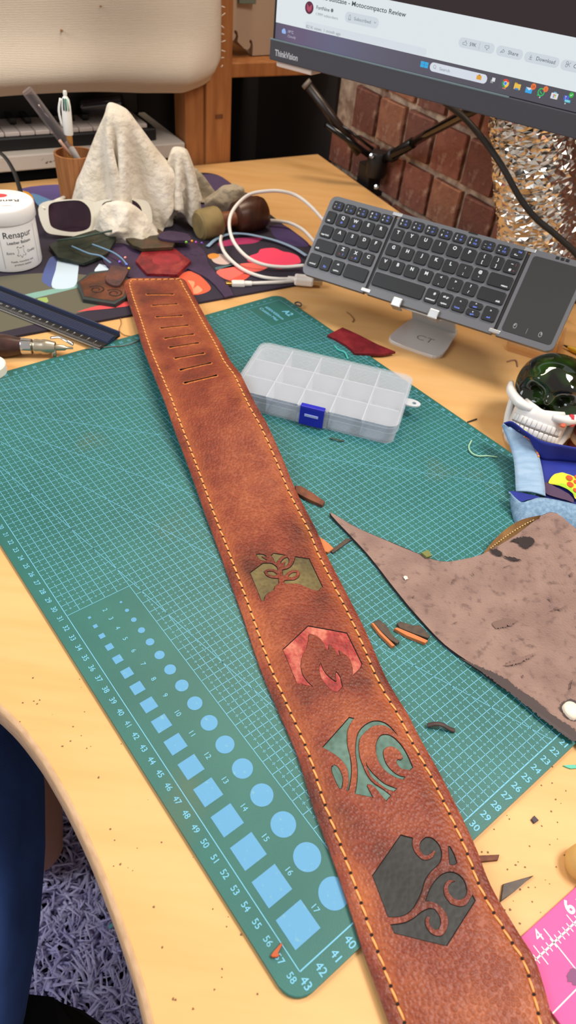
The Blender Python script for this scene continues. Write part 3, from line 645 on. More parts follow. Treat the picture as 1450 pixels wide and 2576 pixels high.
for nm, P in holes:
    n = len(P); zt_ = [strap_z(p[0], p[1]) for p in P]; dp = DEPTH if nm != 'slot' else 0.0035
    Pi = offs(P, -0.00025)
    V = [Vector((p[0], p[1], z + 0.00003)) for p, z in zip(P, zt_)] + [Vector((p[0], p[1], z - dp)) for p, z in zip(P, zt_)]
    F = [(i, (i + 1) % n, n + (i + 1) % n, n + i) for i in range(n)]
    if nm == 'slot':
        w_ = mesh('slot_hole', V, F + [tuple(range(n, 2 * n))], burn, strap)
        P2 = offs(P, -0.0013); Vr = [Vector((p[0], p[1], z + 0.0006)) for p, z in zip(P, zt_)] + [Vector((p[0], p[1], z + 0.00005)) for p, z in zip(P2, zt_)]
        mesh('slot_rim', Vr, F, tan, strap, smooth=True); continue
    Q = offs(P, 0.00045)
    ins = [Vector((p[0], p[1], z - 0.0006)) for p, z in zip(Q, zt_)]
    bm = bmesh.new(); vs = [bm.verts.new(v) for v in ins]; f = bm.faces.new(vs); bmesh.ops.triangulate(bm, faces=[f])
    o = bmobj(nm, bm, inm[nm], strap)
    for p_ in o.data.polygons:
        if p_.normal.z < 0: p_.flip()
    P2 = offs(P, -0.0002)
    Vb = [Vector((p[0], p[1], z + 0.00004)) for p, z in zip(P2, zt_)] + [Vector((p[0], p[1], z - 0.0009)) for p, z in zip(Q, zt_)]
    o2 = mesh('burnt_outline', Vb, F, burn, None); o2.parent = o; o2.data.transform(FRAMES[o.name].inverted())
# saddle stitches: each one a part, dark prick holes between them
path = offs(OUT, 0.0067)
k0 = min(range(len(path)), key=lambda i: path[i][1] + (10 if path[i][0] > 0.1 else 0))
path = [Vector(p) for p in path[k0:] + path[:k0]]
path = [p for p in path if p.y > 0.022]
if path[0].x > 0.12: path = path[::-1]
acc = [0.0]
for i in range(1, len(path)): acc.append(acc[-1] + (path[i] - path[i - 1]).length)
def at_s(s):
    for i in range(1, len(acc)):
        if s <= acc[i]: t = (s - acc[i - 1]) / max(1e-9, acc[i] - acc[i - 1]); return path[i - 1] + (path[i] - path[i - 1]) * t
    return path[-1]
V, F = tube_geo([(-0.0031, 0, -0.0004), (-0.0027, 0, 0.0001), (0, 0, 0.00035), (0.0027, 0, 0.0001), (0.0031, 0, -0.0004)], [0.0005, 0.00068, 0.00074, 0.00068, 0.0005], 7, True, 0.7)
sme = bpy.data.meshes.new('stitch'); sme.from_pydata([tuple(v) for v in V], [], F); sme.materials.append(pm('orange_waxed_thread', (232, 160, 92), 0.6, var=(214, 136, 70), vscale=400)); sme.shade_smooth()
hol = ([], []); s = 0.004; base = FRAMES[strap.name].translation; PITCH = 0.0078
while s < acc[-1] - 0.004:
    p = at_s(s); q = at_s(s + 0.001); d = (q - p).normalized(); z = strap_z(p.x, p.y) + 0.00035
    gap = (p - at_s(max(0, s - 0.004))).length
    za = strap_z(*(p + d * 0.003)); zb_ = strap_z(*(p - d * 0.003)); pitch_ = math.atan2(za - zb_, 0.006)
    o = bpy.data.objects.new('stitch', sme); COL.objects.link(o); o.parent = strap
    o.matrix_basis = Matrix.Translation(Vector((p.x, p.y, z)) - base) @ Matrix.Rotation(math.atan2(d.y, d.x) + 0.10 + random.uniform(-.04, .04), 4, 'Z') @ Matrix.Rotation(-pitch_, 4, 'Y')
    h = at_s(s + PITCH / 2); hz = strap_z(h.x, h.y) + 0.0006; dd_ = Vector((-d.y, d.x)); sk = dd_ * 0.6 + d * 0.8
    quad(hol, [Vector((h.x + math.cos(t) * 0.0010 * dd_.x + math.sin(t) * 0.0007 * d.x, h.y + math.cos(t) * 0.0010 * dd_.y + math.sin(t) * 0.0007 * d.y, hz)) for t in [2 * PI * k / 8 for k in range(8)]])
    s += PITCH
o = mesh('prick_holes', hol[0], hol[1], burn, strap); o['kind'] = 'stuff'

# ------------------------------------------------------------------ organiser box, clear plastic with blue latch
BXC = Vector((2.30, 59.30, 0)) / 100; ang = math.radians(-12.2)
FB = Matrix.Translation(Vector((BXC.x, BXC.y, HT + 0.0031))) @ Matrix.Rotation(ang, 4, 'Z')
bx = thing('organiser_box', 'translucent plastic compartment box with a blue latch on the cutting mat', 'storage box', FB)
fr = frosted('frosted_plastic', (222, 224, 228), 0.86, 0.16); fr2 = frosted('frosted_lid', (226, 228, 232), 0.92, 0.08); fr3 = frosted('frosted_divider', (232, 234, 238), 0.62, 0.2)
bw, bd, bh = 0.1700, 0.0990, 0.0225
def shell(name, w, d_, z0, z1, r, th, m, floor_low=True, lip=0.0):
    o = rrect(w, d_, r, 5); i = rrect(w - 2 * th, d_ - 2 * th, max(0.001, r - th), 5); n = len(o)
    zi = z0 + th if floor_low else z1 - th; zo = z1 if floor_low else z0
    V = [(x, y, z0) for x, y in o] + [(x, y, z1) for x, y in o] + [(x, y, zo) for x, y in i] + [(x, y, zi) for x, y in i]
    F = []
    for k in range(n):
        k2 = (k + 1) % n
        F.append((k, k2, n + k2, n + k))
        if floor_low: F.append((n + k, n + k2, 2 * n + k2, 2 * n + k))
        else: F.append((k2, k, 2 * n + k, 2 * n + k2))
        F.append((2 * n + k, 2 * n + k2, 3 * n + k2, 3 * n + k))
    F.append(tuple(range(3 * n, 4 * n))); F.append(tuple(range(n))[::-1] if floor_low else tuple(range(n, 2 * n)))
    return mesh(name, V, F, m, bx, True)
shell('tray', bw - 0.004, bd - 0.004, 0, 0.0175, 0.010, 0.0014, fr)
shell('lid', bw, bd, 0.0135, bh, 0.011, 0.0012, fr2, False)
for yy in (-0.0165, 0.0165): bmobj('divider', box_bm(-0.0805, 0.0805, yy - 0.0005, yy + 0.0005, 0.0015, 0.0195), fr3, bx, True)
for r_ in range(3):
    for c in range(1, 5):
        x = -0.0815 + c * 0.0326; y0 = -0.0465 + r_ * 0.0315 - (0 if r_ else 0)
        bmobj('divider', box_bm(x - 0.0005, x + 0.0005, -0.046 + r_ * 0.031, -0.0165 + r_ * 0.0325, 0.0015, 0.0195), fr3, bx, True)
lt = bmobj('latch', merge([box_bm(-0.0122, 0.0122, -0.0523, -0.0494, 0.002, 0.0225, 0.0008), box_bm(-0.0122, 0.0122, -0.0523, -0.0462, 0.0214, 0.0238, 0.0008)]), pm('royal_blue_plastic', (32, 36, 168), 0.35), bx, True)
sl = bmobj('slot_window', box_bm(-0.007, 0.007, -0.0529, -0.0522, 0.0128, 0.0158, 0.0003), pm('pale_lilac_plastic', (168, 176, 226), 0.35), None, True)
sl.parent = lt
for sx in (-1, 1): bmobj('latch_lug', box_bm(sx * 0.0142 - 0.0012, sx * 0.0142 + 0.0012, -0.0512, -0.049, 0.003, 0.0222, 0.0004), fr, bx, True)
P = smooth_poly([(0.084, 0.0165), (0.094, 0.0165), (0.0985, 0.013), (0.0985, 0.009), (0.094, 0.0055), (0.084, 0.0055)], 4, 60)
ho = [(0.0925 + 0.0022 * math.cos(t), 0.011 + 0.0022 * math.sin(t)) for t in [2 * PI * k / 16 for k in range(16)]]
rr = delaunay_2d_cdt([Vector(p) for p in P + ho], [], [list(range(len(P))), list(range(len(P), len(P) + 16))], 1, 1e-6)
V = []; F = []
kp = [f for f in rr[2] if (Vector((sum(rr[0][i][0] for i in f) / 3, sum(rr[0][i][1] for i in f) / 3)) - Vector((0.0925, 0.011))).length > 0.0021]
nv = len(rr[0]); V = [(v[0], v[1], 0.0150) for v in rr[0]] + [(v[0], v[1], 0.0135) for v in rr[0]]
F = [tuple(f) for f in kp] + [tuple(i + nv for i in reversed(f)) for f in kp]
for base, cnt in ((0, len(P)), (len(P), 16)):
    for k in range(cnt): a, b2 = base + k, base + (k + 1) % cnt; F.append((a, b2, b2 + nv, a + nv))
mesh('hanging_tab', V, F, frosted('frosted_tab', (214, 216, 220), 0.35, 0.3), bx, True)

# ------------------------------------------------------------------ folding keyboard on its metal stand
FK = frame((-0.0175, 0.7783, 0.7935), (0.8895, -0.4561, 0.0261), (0.2816, 0.5924, 0.7548))
kb = thing('folding_keyboard', 'grey tri-fold keyboard with black keys and a touchpad, tilted on a stand', 'keyboard', FK)
grey = pm('grey_keyboard_shell', (104, 104, 108), 0.45, metal=0.25); keym = pm('black_keycap', (23, 24, 27), 0.5); legw = pm('white_legend', (216, 220, 224), 0.6); legb = pm('blue_legend', (104, 128, 226), 0.6); legr = pm('dull_red_legend', (130, 60, 70), 0.6)
TH = 0.0065
def panel(nm, x0, x1, cl, crr):
    P = []
    r_ = 0.007
    for (cx, cy, a0, rad) in ((x1 - (r_ if crr else .001), 0.0964 - (r_ if crr else .001), 0, r_ if crr else .001), (x0 + (r_ if cl else .001), 0.0964 - (r_ if cl else .001), 90, r_ if cl else .001), (x0 + (r_ if cl else .001), (r_ if cl else .001), 180, r_ if cl else .001), (x1 - (r_ if crr else .001), (r_ if crr else .001), 270, r_ if crr else .001)):
        for k in range(6): t = math.radians(a0 + 18 * k); P.append((cx + rad * math.cos(t), cy + rad * math.sin(t)))
    return bmobj(nm, prism_bm(P, -TH, 0.0, 0.0008), grey, kb, True)
panel('left_panel', 0.0, 0.0838, True, False); panel('middle_panel', 0.0876, 0.2385, False, False); panel('touchpad_panel', 0.2425, 0.304, False, True)
for xc in (0.0857, 0.2405):
    bmobj('hinge_spine', box_bm(xc - 0.0017, xc + 0.0017, 0.006, 0.0905, -TH - .0005, -0.0015), pm('hinge_black', (24, 22, 22), 0.5), kb, True)
    for yc in (0.0945, 0.0035): bmobj('hinge_cap', box_bm(xc - 0.0062, xc + 0.0062, yc - 0.0022, yc + 0.0022, -TH - .0005, 0.0009, 0.0009), pm('satin_steel', (196, 196, 196), 0.3, metal=0.9), kb, True)
bmobj('touchpad', prism_bm(rrect(0.0535, 0.0832, 0.003, 4, 0.2732, 0.0485), 0.0, 0.0005, 0.0002), pm('touchpad_black', (44, 43, 43), 0.55), kb, True)
a = ([], [])
for (x, y) in ((0.2583, 0.0152), (0.2860, 0.0143)):
    for q in range(20):
        t0, t1 = 2 * PI * q / 20, 2 * PI * (q + 1) / 20
        quad(a, [(x + 0.0019 * math.cos(t0), y + 0.0029 * math.sin(t0), .00065), (x + 0.0019 * math.cos(t1), y + 0.0029 * math.sin(t1), .00065), (x + 0.0014 * math.cos(t1), y + 0.0023 * math.sin(t1), .00065), (x + 0.0014 * math.cos(t0), y + 0.0023 * math.sin(t0), .00065)])
    s_ = 1 if x > 0.27 else -1
    quad(a, [(x, y, .00065), (x + s_ * 0.0016, y, .00065), (x + s_ * 0.0011, y + 0.0022, .00065), (x, y + 0.0025, .00065)])
quad(a, [(0.2717, 0.0105, .00065), (0.2720, 0.0105, .00065), (0.2720, 0.0165, .00065), (0.2717, 0.0165, .00065)])
mesh('mouse_marks', a[0], a[1], pm('grey_mark', (150, 148, 146), 0.6), kb, True)
bmobj('indicator_slot', box_bm(0.1705, 0.1815, 0.0948, 0.0966, -0.0035, 0.0003, 0.0005), M_BLACK, kb, True)
for k in range(3): bmobj('switch', box_bm(0.268 + k * 0.0052, 0.272 + k * 0.0052, 0.0925, 0.0955, -0.002, 0.0006, 0.0006), M_BLACK, kb, True)
KEYS = []   # x, y, w, h, [(text, dx, dy, cap, material)]
def row(y, h, items):
    for (x, wd, legs) in items: KEYS.append((x / 1000, y / 1000, wd / 1000, h / 1000, legs))
def fn(t1, t2, t3, t4): return [(t1, -3.0, 1.9, 2.0, legw), (t2, -3.2, -2.0, 2.0, legw), (t3, 2.2, 2.0, 2.0, legb), (t4, 2.4, -1.9, 1.8, legb)]
def one(t): return [(t, 0.2, 2.9, 3.6, legw)]
def two(a_, b_): return [(a_, 0, 3.3, 2.8, legw), (b_, 0, -3.2, 2.8, legw)]
def word(t, dx=0.0): return [(t, dx, -3.9, 1.9, legw)]
row(85.6, 10.2, [(12.8, 13.6, fn('~', '1', '|', 'F1')), (28.6, 13.6, fn('!', '1', '*', 'F1')), (44.3, 13.6, fn('"', '2', 'o', 'F2')), (60.1, 13.6, fn('#', '3', '%', 'F3')), (75.4, 13.2, fn(chr(36), '4', 'Q', 'F4'))])
row(70.8, 14.0, [(9.7, 11.6, word('tab', -0.8)), (25.2, 14.6, one('Q') + [('o', 0.2, -2.2, 3.2, legb)]), (41.7, 14.6, one('W') + [('o', 0.2, -2.2, 3.2, legb)]), (58.2, 14.6, one('E')), (74.4, 14.2, one('R'))])
row(53.8, 14.0, [(11.6, 14.6, word('caps lock')), (28.3, 14.6, one('A')), (44.9, 14.6, one('S')), (60.6, 13.4, one('D')), (75.4, 12.4, one('F'))])
row(36.8, 14.0, [(17.4, 26.0, word('shift', -8.5)), (40.3, 14.6, one('Z') + [('o', -2, -3, 2.4, legr), ('1', 2.2, -3, 2.4, legb)]), (57.1, 14.6, one('X') + [('o', -2, -3, 2.4, legr), ('A', 2.2, -3, 2.4, legb)]), (73.4, 14.0, one('C'))])
row(18.0, 15.6, [(10.6, 14.6, word('control')), (26.4, 12.8, [('Fn', 0.5, -3.4, 2.6, legb)]), (42.2, 14.6, [('alt', 0, 3.6, 2.0, legw)] + word('option')), (66.4, 28.6, [])])
row(86.8, 10.2, [(97.8, 14.0, fn('%', '5', 'A', 'F5')), (114.2, 14.0, fn('^', '6', 'o', 'F6')), (130.7, 14.0, fn('&', '7', '<', 'F7')), (147.4, 14.0, fn('*', '8', '>', 'F8')), (164.0, 14.0, fn('(', '9', 'd', 'F9')), (180.6, 14.0, fn(')', '0', '#', 'F10')), (197.0, 14.0, fn('_', '-', 'x', 'F11')), (213.5, 14.0, fn('+', '=', 'p', 'F12')), (229.9, 14.2, [('Del', 2.2, 2.2, 1.9, legb), ('<--', -1.0, -1.6, 2.4, legw)])])
row(72.0, 14.0, [(95.6, 13.2, one('T')), (112.2, 14.8, one('Y')), (129.3, 14.8, one('U')), (146.6, 14.8, one('I')), (164.0, 14.8, one('O')), (181.2, 14.8, one('P')), (198.4, 14.8, two('{', '[')), (213.8, 12.2, two('}', ']')), (229.4, 14.8, two('~', '#') + [('|', 4.2, 3.2, 2.4, legr), ('o', 4.2, -3.2, 2.0, legr)])])
row(54.8, 14.0, [(97.4, 15.0, one('G')), (114.8, 15.0, one('H')), (132.3, 15.0, one('J')), (149.9, 15.0, one('K')), (167.0, 15.0, one('L')), (184.0, 15.0, two(':', ';')), (201.3, 15.0, two('@', "'")), (224.4, 25.8, word('return', 6.5))])
row(37.6, 14.0, [(94.9, 12.4, one('V')), (110.6, 15.0, one('B')), (127.9, 15.0, one('N')), (145.4, 15.0, one('M')), (163.0, 15.0, two('<', ',')), (180.3, 15.0, two('>', '.')), (197.6, 15.0, two('?', '/')), (222.2, 29.0, word('shift', 9.0))])
row(18.8, 15.6, [(120.0, 62.0, []), (161.2, 14.4, [('#', 2.5, 3.4, 2.8, legw)] + word('command')), (177.2, 14.4, [('alt gr', 0, 3.4, 2.2, legw)] + word('option')), (194.0, 14.6, [('<', 0, 3.6, 2.2, legw), ('home', -1, -3.8, 1.8, legb)]), (228.6, 14.8, [('>', 0, 3.6, 2.2, legw), ('end', 0, -3.8, 1.8, legb)])])
KEYS.append((0.2110, 0.0230, 0.0148, 0.0072, [('^', 0, 1.4, 2.2, legw), ('pgup', 0, -1.6, 1.6, legb)])); KEYS.append((0.2110, 0.0146, 0.0148, 0.0072, [('v', 0, 1.2, 2.0, legw), ('pgdn', 0, -1.6, 1.6, legb)]))
cache = {}
for (x, y, wd, h, legs) in KEYS:
    kk = (wd, h)
    if kk not in cache:
        bm = prism_bm(rrect(wd, h, 0.0021, 4), 0.0, 0.0021, 0.0007, 2); me = bpy.data.meshes.new('key'); bmesh.ops.recalc_face_normals(bm, faces=bm.faces); bm.to_mesh(me); bm.free(); me.materials.append(keym); cache[kk] = me
    o = bpy.data.objects.new('key', cache[kk]); COL.objects.link(o); o.parent = kb; o.location = (x, y, 0.0)
    by = {}
    for (t, dx, dy, cp, m) in legs: by.setdefault(m.name, []).append((t, dx, dy, cp))
    if by:
        names = list(by); a = ([], []); mi = []
        for i_, nm in enumerate(names):
            f0 = len(a[1])
            for (t, dx, dy, cp) in by[nm]: text_on(a, t, T3(dx / 1000, dy / 1000, 0.00225), cp / 1000, bold=0.035)
            mi += [i_] * (len(a[1]) - f0)
        lg = mesh('legend', a[0], a[1], [MATS[nm] for nm in names], None, True); lg.data.polygons.foreach_set('material_index', mi); lg.parent = o
# stand
SP = [(0.0938, 0.7298, 0.74), (0.1569, 0.7056, 0.74), (0.1821, 0.769, 0.74), (0.1278, 0.8021, 0.74)]
st = thing('keyboard_stand', 'folding silver metal stand holding up the keyboard', 'stand', SP[0])
alu = pm('brushed_silver', (214, 212, 210), 0.36, metal=0.35)
fl_, fr_, br_, bl_ = [Vector(p) for p in SP]
cxx = (fl_ + fr_ + br_ + bl_) / 4; ux = ((fr_ - fl_) + (br_ - bl_)).normalized(); uy = Vector((-ux.y, ux.x, 0)); FS = frame(cxx, ux, uy)
Pl = [FS @ Vector((x, y, 0)) for x, y in smooth_poly([(-0.030, 0.036), (-0.0345, -0.026), (-0.0255, -0.036), (0.0255, -0.036), (0.0345, -0.026), (0.030, 0.036)], 3, 100)]
bmobj('base_plate', prism_bm([(v.x, v.y) for v in Pl], HT + 0.0002, HT + 0.0042, 0.001), alu, st)
kbp = lambda x, y, z: FK @ Vector((x, y, z))
hub = FS @ Vector((0, 0.036, 0.004)); back0 = kbp(0.149, 0.016, -TH - 0.002)
def plate(nm, a0, a1, b0, b1, th):
    nrm = (a1 - a0).cross(b0 - a0).normalized() * th; V = [a0, a1, b1, b0, a0 + nrm, a1 + nrm, b1 + nrm, b0 + nrm]
    return mesh(nm, V, [(0, 1, 2, 3), (7, 6, 5, 4), (0, 4, 5, 1), (1, 5, 6, 2), (2, 6, 7, 3), (3, 7, 4, 0)], alu, st)
hw = ux * 0.029
plate('support_arm', hub - hw, hub + hw, kbp(0.122, 0.040, -TH - 0.002), kbp(0.176, 0.040, -TH - 0.002), 0.003)
bmo = box_bm(0.118, 0.180, -0.001, 0.070, -TH - 0.004, -TH - 0.0012, 0.0008); 
for v in bmo.verts: v.co = FK @ v.co
bmobj('holder_plate', bmo, alu, st)
for xc in (0.1268, 0.1714):
    bmc = merge([box_bm(xc - 0.0058, xc + 0.0058, -0.0045, -0.0025, -TH - 0.004, 0.004, 0.0008), box_bm(xc - 0.0058, xc + 0.0058, -0.0045, 0.0058, 0.0009, 0.004, 0.0011)])
    for v in bmc.verts: v.co = FK @ v.co
    bmobj('clip', bmc, pm('satin_steel', (196, 196, 196), 0.3, metal=0.9), st)
lathe('hinge_barrel', [(0.0036, 0), (0.0036, 0.058)], alu, st, mat=along(hub - hw, hub + hw), n=16)
a = ([], []); text_on(a, 'CT', FS @ T3(0.004, -0.006, 0.0043), 0.012, bold=-0.01); mesh('engraving', a[0], a[1], pm('engraved_grey', (140, 138, 136), 0.5, metal=0.5), st)

# ------------------------------------------------------------------ monitor
FMn = frame((-0.0809, 0.95, 0.9729), (0.8468, -0.5319, 0.0), (0, 0, 1))
mn = thing('computer_monitor', 'dark grey widescreen monitor showing a video page above the keyboard', 'monitor', FMn)
chin = pm('dark_grey_bezel', (66, 66, 74), 0.55, bump=0.1, bscale=2500)
bmobj('chin', box_bm(-0.0028, 0.60, 0, 0.0207, -0.022, 0.0015, 0.001), chin, mn, True)
bmobj('rear_housing', box_bm(0.0, 0.597, 0.004, 0.362, -0.045, -0.0025, 0.006), M_BLACK, mn, True)
bmobj('bezel', box_bm(0.0006, 0.0030, 0.0205, 0.366, -0.004, 0.0008, 0.0004), M_BLACK, mn, True)
bmobj('bezel', box_bm(0.595, 0.597, 0.0205, 0.366, -0.004, 0.0008, 0.0004), M_BLACK, mn, True)
bmobj('bezel', box_bm(0.0006, 0.597, 0.363, 0.366, -0.004, 0.0008, 0.0004), M_BLACK, mn, True)
bmobj('accent_strip', box_bm(-0.0028, 0.30, 0.0196, 0.0214, 0.0005, 0.0019, 0.0004), pm('teal_grey_strip', (104, 122, 128), 0.4), mn, True)
a = ([], []); text_on(a, 'ThinkVision', T3(0.0222, 0.0085, 0.0018), 0.0060, width=0.0335, bold=0.03); mesh('logo', a[0], a[1], pm('silver_logo', (190, 192, 198), 0.4), mn, True)
def em(name, rgb, s=1.0): return pm('screen_' + name, rgb, 0.9, emit=s * SCR, spec=0.1, base=(12, 12, 14))
SCR = 0.76
scr = thing  # screen pieces are flat print in the plane of the display
def plate2(nm, x0, x1, y0, y1, m, z, r=0.0):
    P = rrect(x1 - x0, y1 - y0, r, 6, (x0 + x1) / 2, (y0 + y1) / 2) if r else [(x1, y1), (x0, y1), (x0, y0), (x1, y0)]
    return mesh(nm, [(x, y, z) for x, y in P], [tuple(range(len(P)))], m, mn, True)
plate2('page_background', 0.003, 0.595, 0.037, 0.363, em('white', (222, 230, 234)), 0.0)
plate2('video_area', 0.060, 0.470, 0.0776, 0.340, em('video_brown', (56, 46, 48)), 0.0001)
gsteps = [(74, 70, 92), (92, 76, 108), (88, 88, 118), (84, 82, 104), (76, 72, 88), (66, 64, 76)]
tb = bpy.data.materials.new('screen_taskbar'); tb.use_nodes = True; nt = tb.node_tree; b = nt.nodes['Principled BSDF']; b.inputs['Base Color'].default_value = (0.02, 0.02, 0.02, 1)
tc = nt.nodes.new('ShaderNodeTexCoord'); sx = nt.nodes.new('ShaderNodeSeparateXYZ'); nt.links.new(tc.outputs['Object'], sx.inputs[0])
mr = nt.nodes.new('ShaderNodeMapRange'); mr.inputs[2].default_value = 0.30; nt.links.new(sx.outputs[0], mr.inputs[0]); rp_ = nt.nodes.new('ShaderNodeValToRGB')
for i_, c in enumerate(gsteps):
    e = rp_.color_ramp.elements[i_] if i_ < 2 else rp_.color_ramp.elements.new(0.5)
    e.color = L(c)
for i_, pos in enumerate((0.0, 0.10, 0.28, 0.42, 0.62, 1.0)):
    rp_.color_ramp.elements[i_].position = pos
for i_, c in enumerate(gsteps): rp_.color_ramp.elements[i_].color = L(c)
nt.links.new(mr.outputs[0], rp_.inputs[0]); nt.links.new(rp_.outputs[0], b.inputs['Emission Color']); b.inputs['Emission Strength'].default_value = SCR
plate2('taskbar', 0.003, 0.595, 0.0214, 0.0372, tb, 0.0001)
tx = {'dark': ([], []), 'grey': ([], []), 'lite': ([], [])}
TXC = {'dark': (62, 68, 74), 'grey': (132, 138, 144), 'lite': (190, 188, 206)}
def tt(k, s, x0, x1, y, cap, bold=0.0):
    a_ = ([], []); text_on(a_, s, T3((x0 + x1) / 2, y, 0.0004), cap, width=x1 - x0, bold=bold); mesh('screen_text', a_[0], a_[1], em('text_' + k, TXC[k]), mn, True)
tt('dark', 'ed Suitcase - Motocompacto Review', 0.0645, 0.1692, 0.0687, 0.0042, 0.012)
tt('dark', 'FortNine', 0.0578, 0.0752, 0.0590, 0.0032, 0.01); tt('grey', '1.99M subscribers', 0.0579, 0.0871, 0.0532, 0.0025)
tt('grey', 'Subscribed', 0.1077, 0.1288, 0.0563, 0.0029, 0.008); tt('grey', '821K views  1 month ago', 0.0461, 0.0928, 0.0400, 0.0029)
tt('dark', '59K', 0.2454, 0.2527, 0.0561, 0.0031); tt('dark', 'Share', 0.2868, 0.2975, 0.0562, 0.0031); tt('dark', 'Download', 0.3160, 0.3348, 0.0563, 0.0031); tt('dark', 'Clip', 0.3529, 0.3600, 0.0567, 0.0031)
tt('lite', 'Cloudy', 0.0214, 0.0330, 0.0270, 0.0024); tt('lite', '19\u00b0C', 0.0215, 0.0292, 0.0313, 0.0027, 0.01); tt('grey', 'Search', 0.2183, 0.2303, 0.0303, 0.0027)
pill = em('pill', (206, 214, 222))
for (x0, x1, y0, y1) in ((0.0958, 0.1385, 0.0516, 0.0610), (0.2331, 0.2722, 0.0518, 0.0602), (0.2742, 0.3020, 0.0518, 0.0602), (0.3037, 0.3388, 0.0518, 0.0602), (0.3404, 0.372, 0.0518, 0.0602)): plate2('button', x0, x1, y0, y1, pill, 0.0002, (y1 - y0) / 2 * 0.98)
plate2('description_box', 0.0442, 0.20, 0.0378, 0.0445, em('palegrey', (214, 221, 228)), 0.0002, 0.003)
plate2('search_box', 0.2069, 0.2722, 0.0264, 0.0343, em('searchwhite', (214, 220, 230)), 0.0002, 0.0038)
def disc(nm, x, y, r_, m, z, ry=None, n_=28): return mesh(nm, [(x + r_ * math.cos(2 * PI * k / n_), y + (ry or r_) * math.sin(2 * PI * k / n_), z) for k in range(n_)], [tuple(range(n_))], m, mn, True)
def poly(nm, P, m, z): return mesh(nm, [(x, y, z) for x, y in P], [tuple(range(len(P)))], m, mn, True)
disc('avatar', 0.0481, 0.0571, 0.0057, em('maroon', (96, 52, 70)), 0.0003)
for s_ in (-1, 1): poly('avatar_mark', [(0.0481, 0.0530), (0.0481 + s_ * 0.0032, 0.0555), (0.0481 + s_ * 0.0034, 0.0606), (0.0481 + s_ * 0.0012, 0.0590), (0.0481, 0.0575)][::s_], em('rose', (176, 78, 100)), 0.0004)
disc('verified_badge', 0.0785, 0.0590, 0.0017, em('midgrey', (110, 116, 122)), 0.0003)
bl = ([], []); dk = tx['dark']
def ring_(acc, x, y, r0, r1, n_=20, a0=0, a1=2 * PI, z=0.0004):
    for k in range(n_):
        t0 = a0 + (a1 - a0) * k / n_; t1 = a0 + (a1 - a0) * (k + 1) / n_
        quad(acc, [(x + r0 * math.cos(t0), y + r0 * math.sin(t0), z), (x + r1 * math.cos(t0), y + r1 * math.sin(t0), z), (x + r1 * math.cos(t1), y + r1 * math.sin(t1), z), (x + r0 * math.cos(t1), y + r0 * math.sin(t1), z)])
def line_(acc, P, w_=0.00042, z=0.0004):
    for (p, q) in zip(P, P[1:]):
        p, q = Vector(p), Vector(q); d = (q - p).normalized(); n_ = Vector((-d.y, d.x)) * w_ / 2; quad(acc, [(*(p - n_), z), (*(q - n_), z), (*(q + n_), z), (*(p + n_), z)])
g = tx['grey']
line_(g, [(0.1003, 0.0545), (0.1010, 0.0555), (0.1010, 0.0575), (0.1020, 0.0588), (0.1030, 0.0575), (0.1030, 0.0555), (0.1037, 0.0545), (0.1003, 0.0545)]); line_(g, [(0.1014, 0.0538), (0.1026, 0.0538)])
line_(g, [(0.1328, 0.0572), (0.1340, 0.0560), (0.1352, 0.0572)])
line_(g, [(0.2378, 0.0546), (0.2378, 0.0562), (0.2392, 0.0562), (0.2405, 0.0580), (0.2412, 0.0578), (0.2410, 0.0564), (0.2424, 0.0562), (0.2420, 0.0544), (0.2378, 0.0546)])
line_(g, [(0.2618, 0.0576), (0.2618, 0.0560), (0.2632, 0.0560), (0.2642, 0.0542), (0.2650, 0.0544), (0.2648, 0.0558), (0.2664, 0.0560), (0.2660, 0.0578), (0.2618, 0.0576)])
line_(g, [(0.2560, 0.0530), (0.2560, 0.0592)], 0.0002)
line_(g, [(0.2788, 0.0546), (0.2796, 0.0560), (0.2810, 0.0566), (0.2810, 0.0578), (0.2832, 0.0562), (0.2810, 0.0548), (0.2810, 0.0556), (0.2788, 0.0546)])
line_(g, [(0.3102, 0.0582), (0.3102, 0.0555)]); line_(g, [(0.3090, 0.0566), (0.3102, 0.0553), (0.3114, 0.0566)]); line_(g, [(0.3086, 0.0545), (0.3118, 0.0545)])
ring_(g, 0.3462, 0.0580, 0.0008, 0.0012); ring_(g, 0.3462, 0.0556, 0.0008, 0.0012); line_(g, [(0.3470, 0.0575), (0.3496, 0.0552)]); line_(g, [(0.3470, 0.0561), (0.3496, 0.0586)])
ring_(g, 0.2124, 0.0309, 0.0012, 0.0016); line_(g, [(0.2133, 0.0298), (0.2141, 0.0289)])
mesh('outline_icons', tx['grey'][0], tx['grey'][1], em('text_grey', TXC['grey']), mn, True)['kind'] = 'stuff'
for (x, y, r_) in ((0.0145, 0.0302, 0.0021), (0.0168, 0.0298, 0.0017), (0.0156, 0.0312, 0.0020)): disc('weather_cloud', x, y, r_, em('cloud', (150, 182, 236)), 0.0003 + x * 0.001)
for i_ in (0, 1):
    for j_ in (0, 1): plate2('start_tile', 0.1957 + i_ * 0.0047, 0.2001 + i_ * 0.0047, 0.0279 + j_ * 0.0027, 0.0304 + j_ * 0.0027, em('startblue', (60, 170, 224)), 0.0003)
plate2('briefcase_icon', 0.2606, 0.2660, 0.0288, 0.0324, em('amber', (222, 160, 60)), 0.0003, 0.0005); plate2('briefcase_icon', 0.2622, 0.2644, 0.0324, 0.0332, em('brown', (160, 104, 40)), 0.0003)
plate2('task_view_icon', 0.2774, 0.2808, 0.0302, 0.0334, em('iconwhite', (220, 222, 226)), 0.0004); plate2('task_view_icon', 0.2762, 0.2792, 0.0286, 0.0314, em('icongrey', (150, 150, 156)), 0.0003)
plate2('active_tile', 0.2862, 0.2984, 0.0256, 0.0352, em('activegrey', (92, 88, 98)), 0.0002, 0.001)
cx_, cy_ = 0.2923, 0.0311
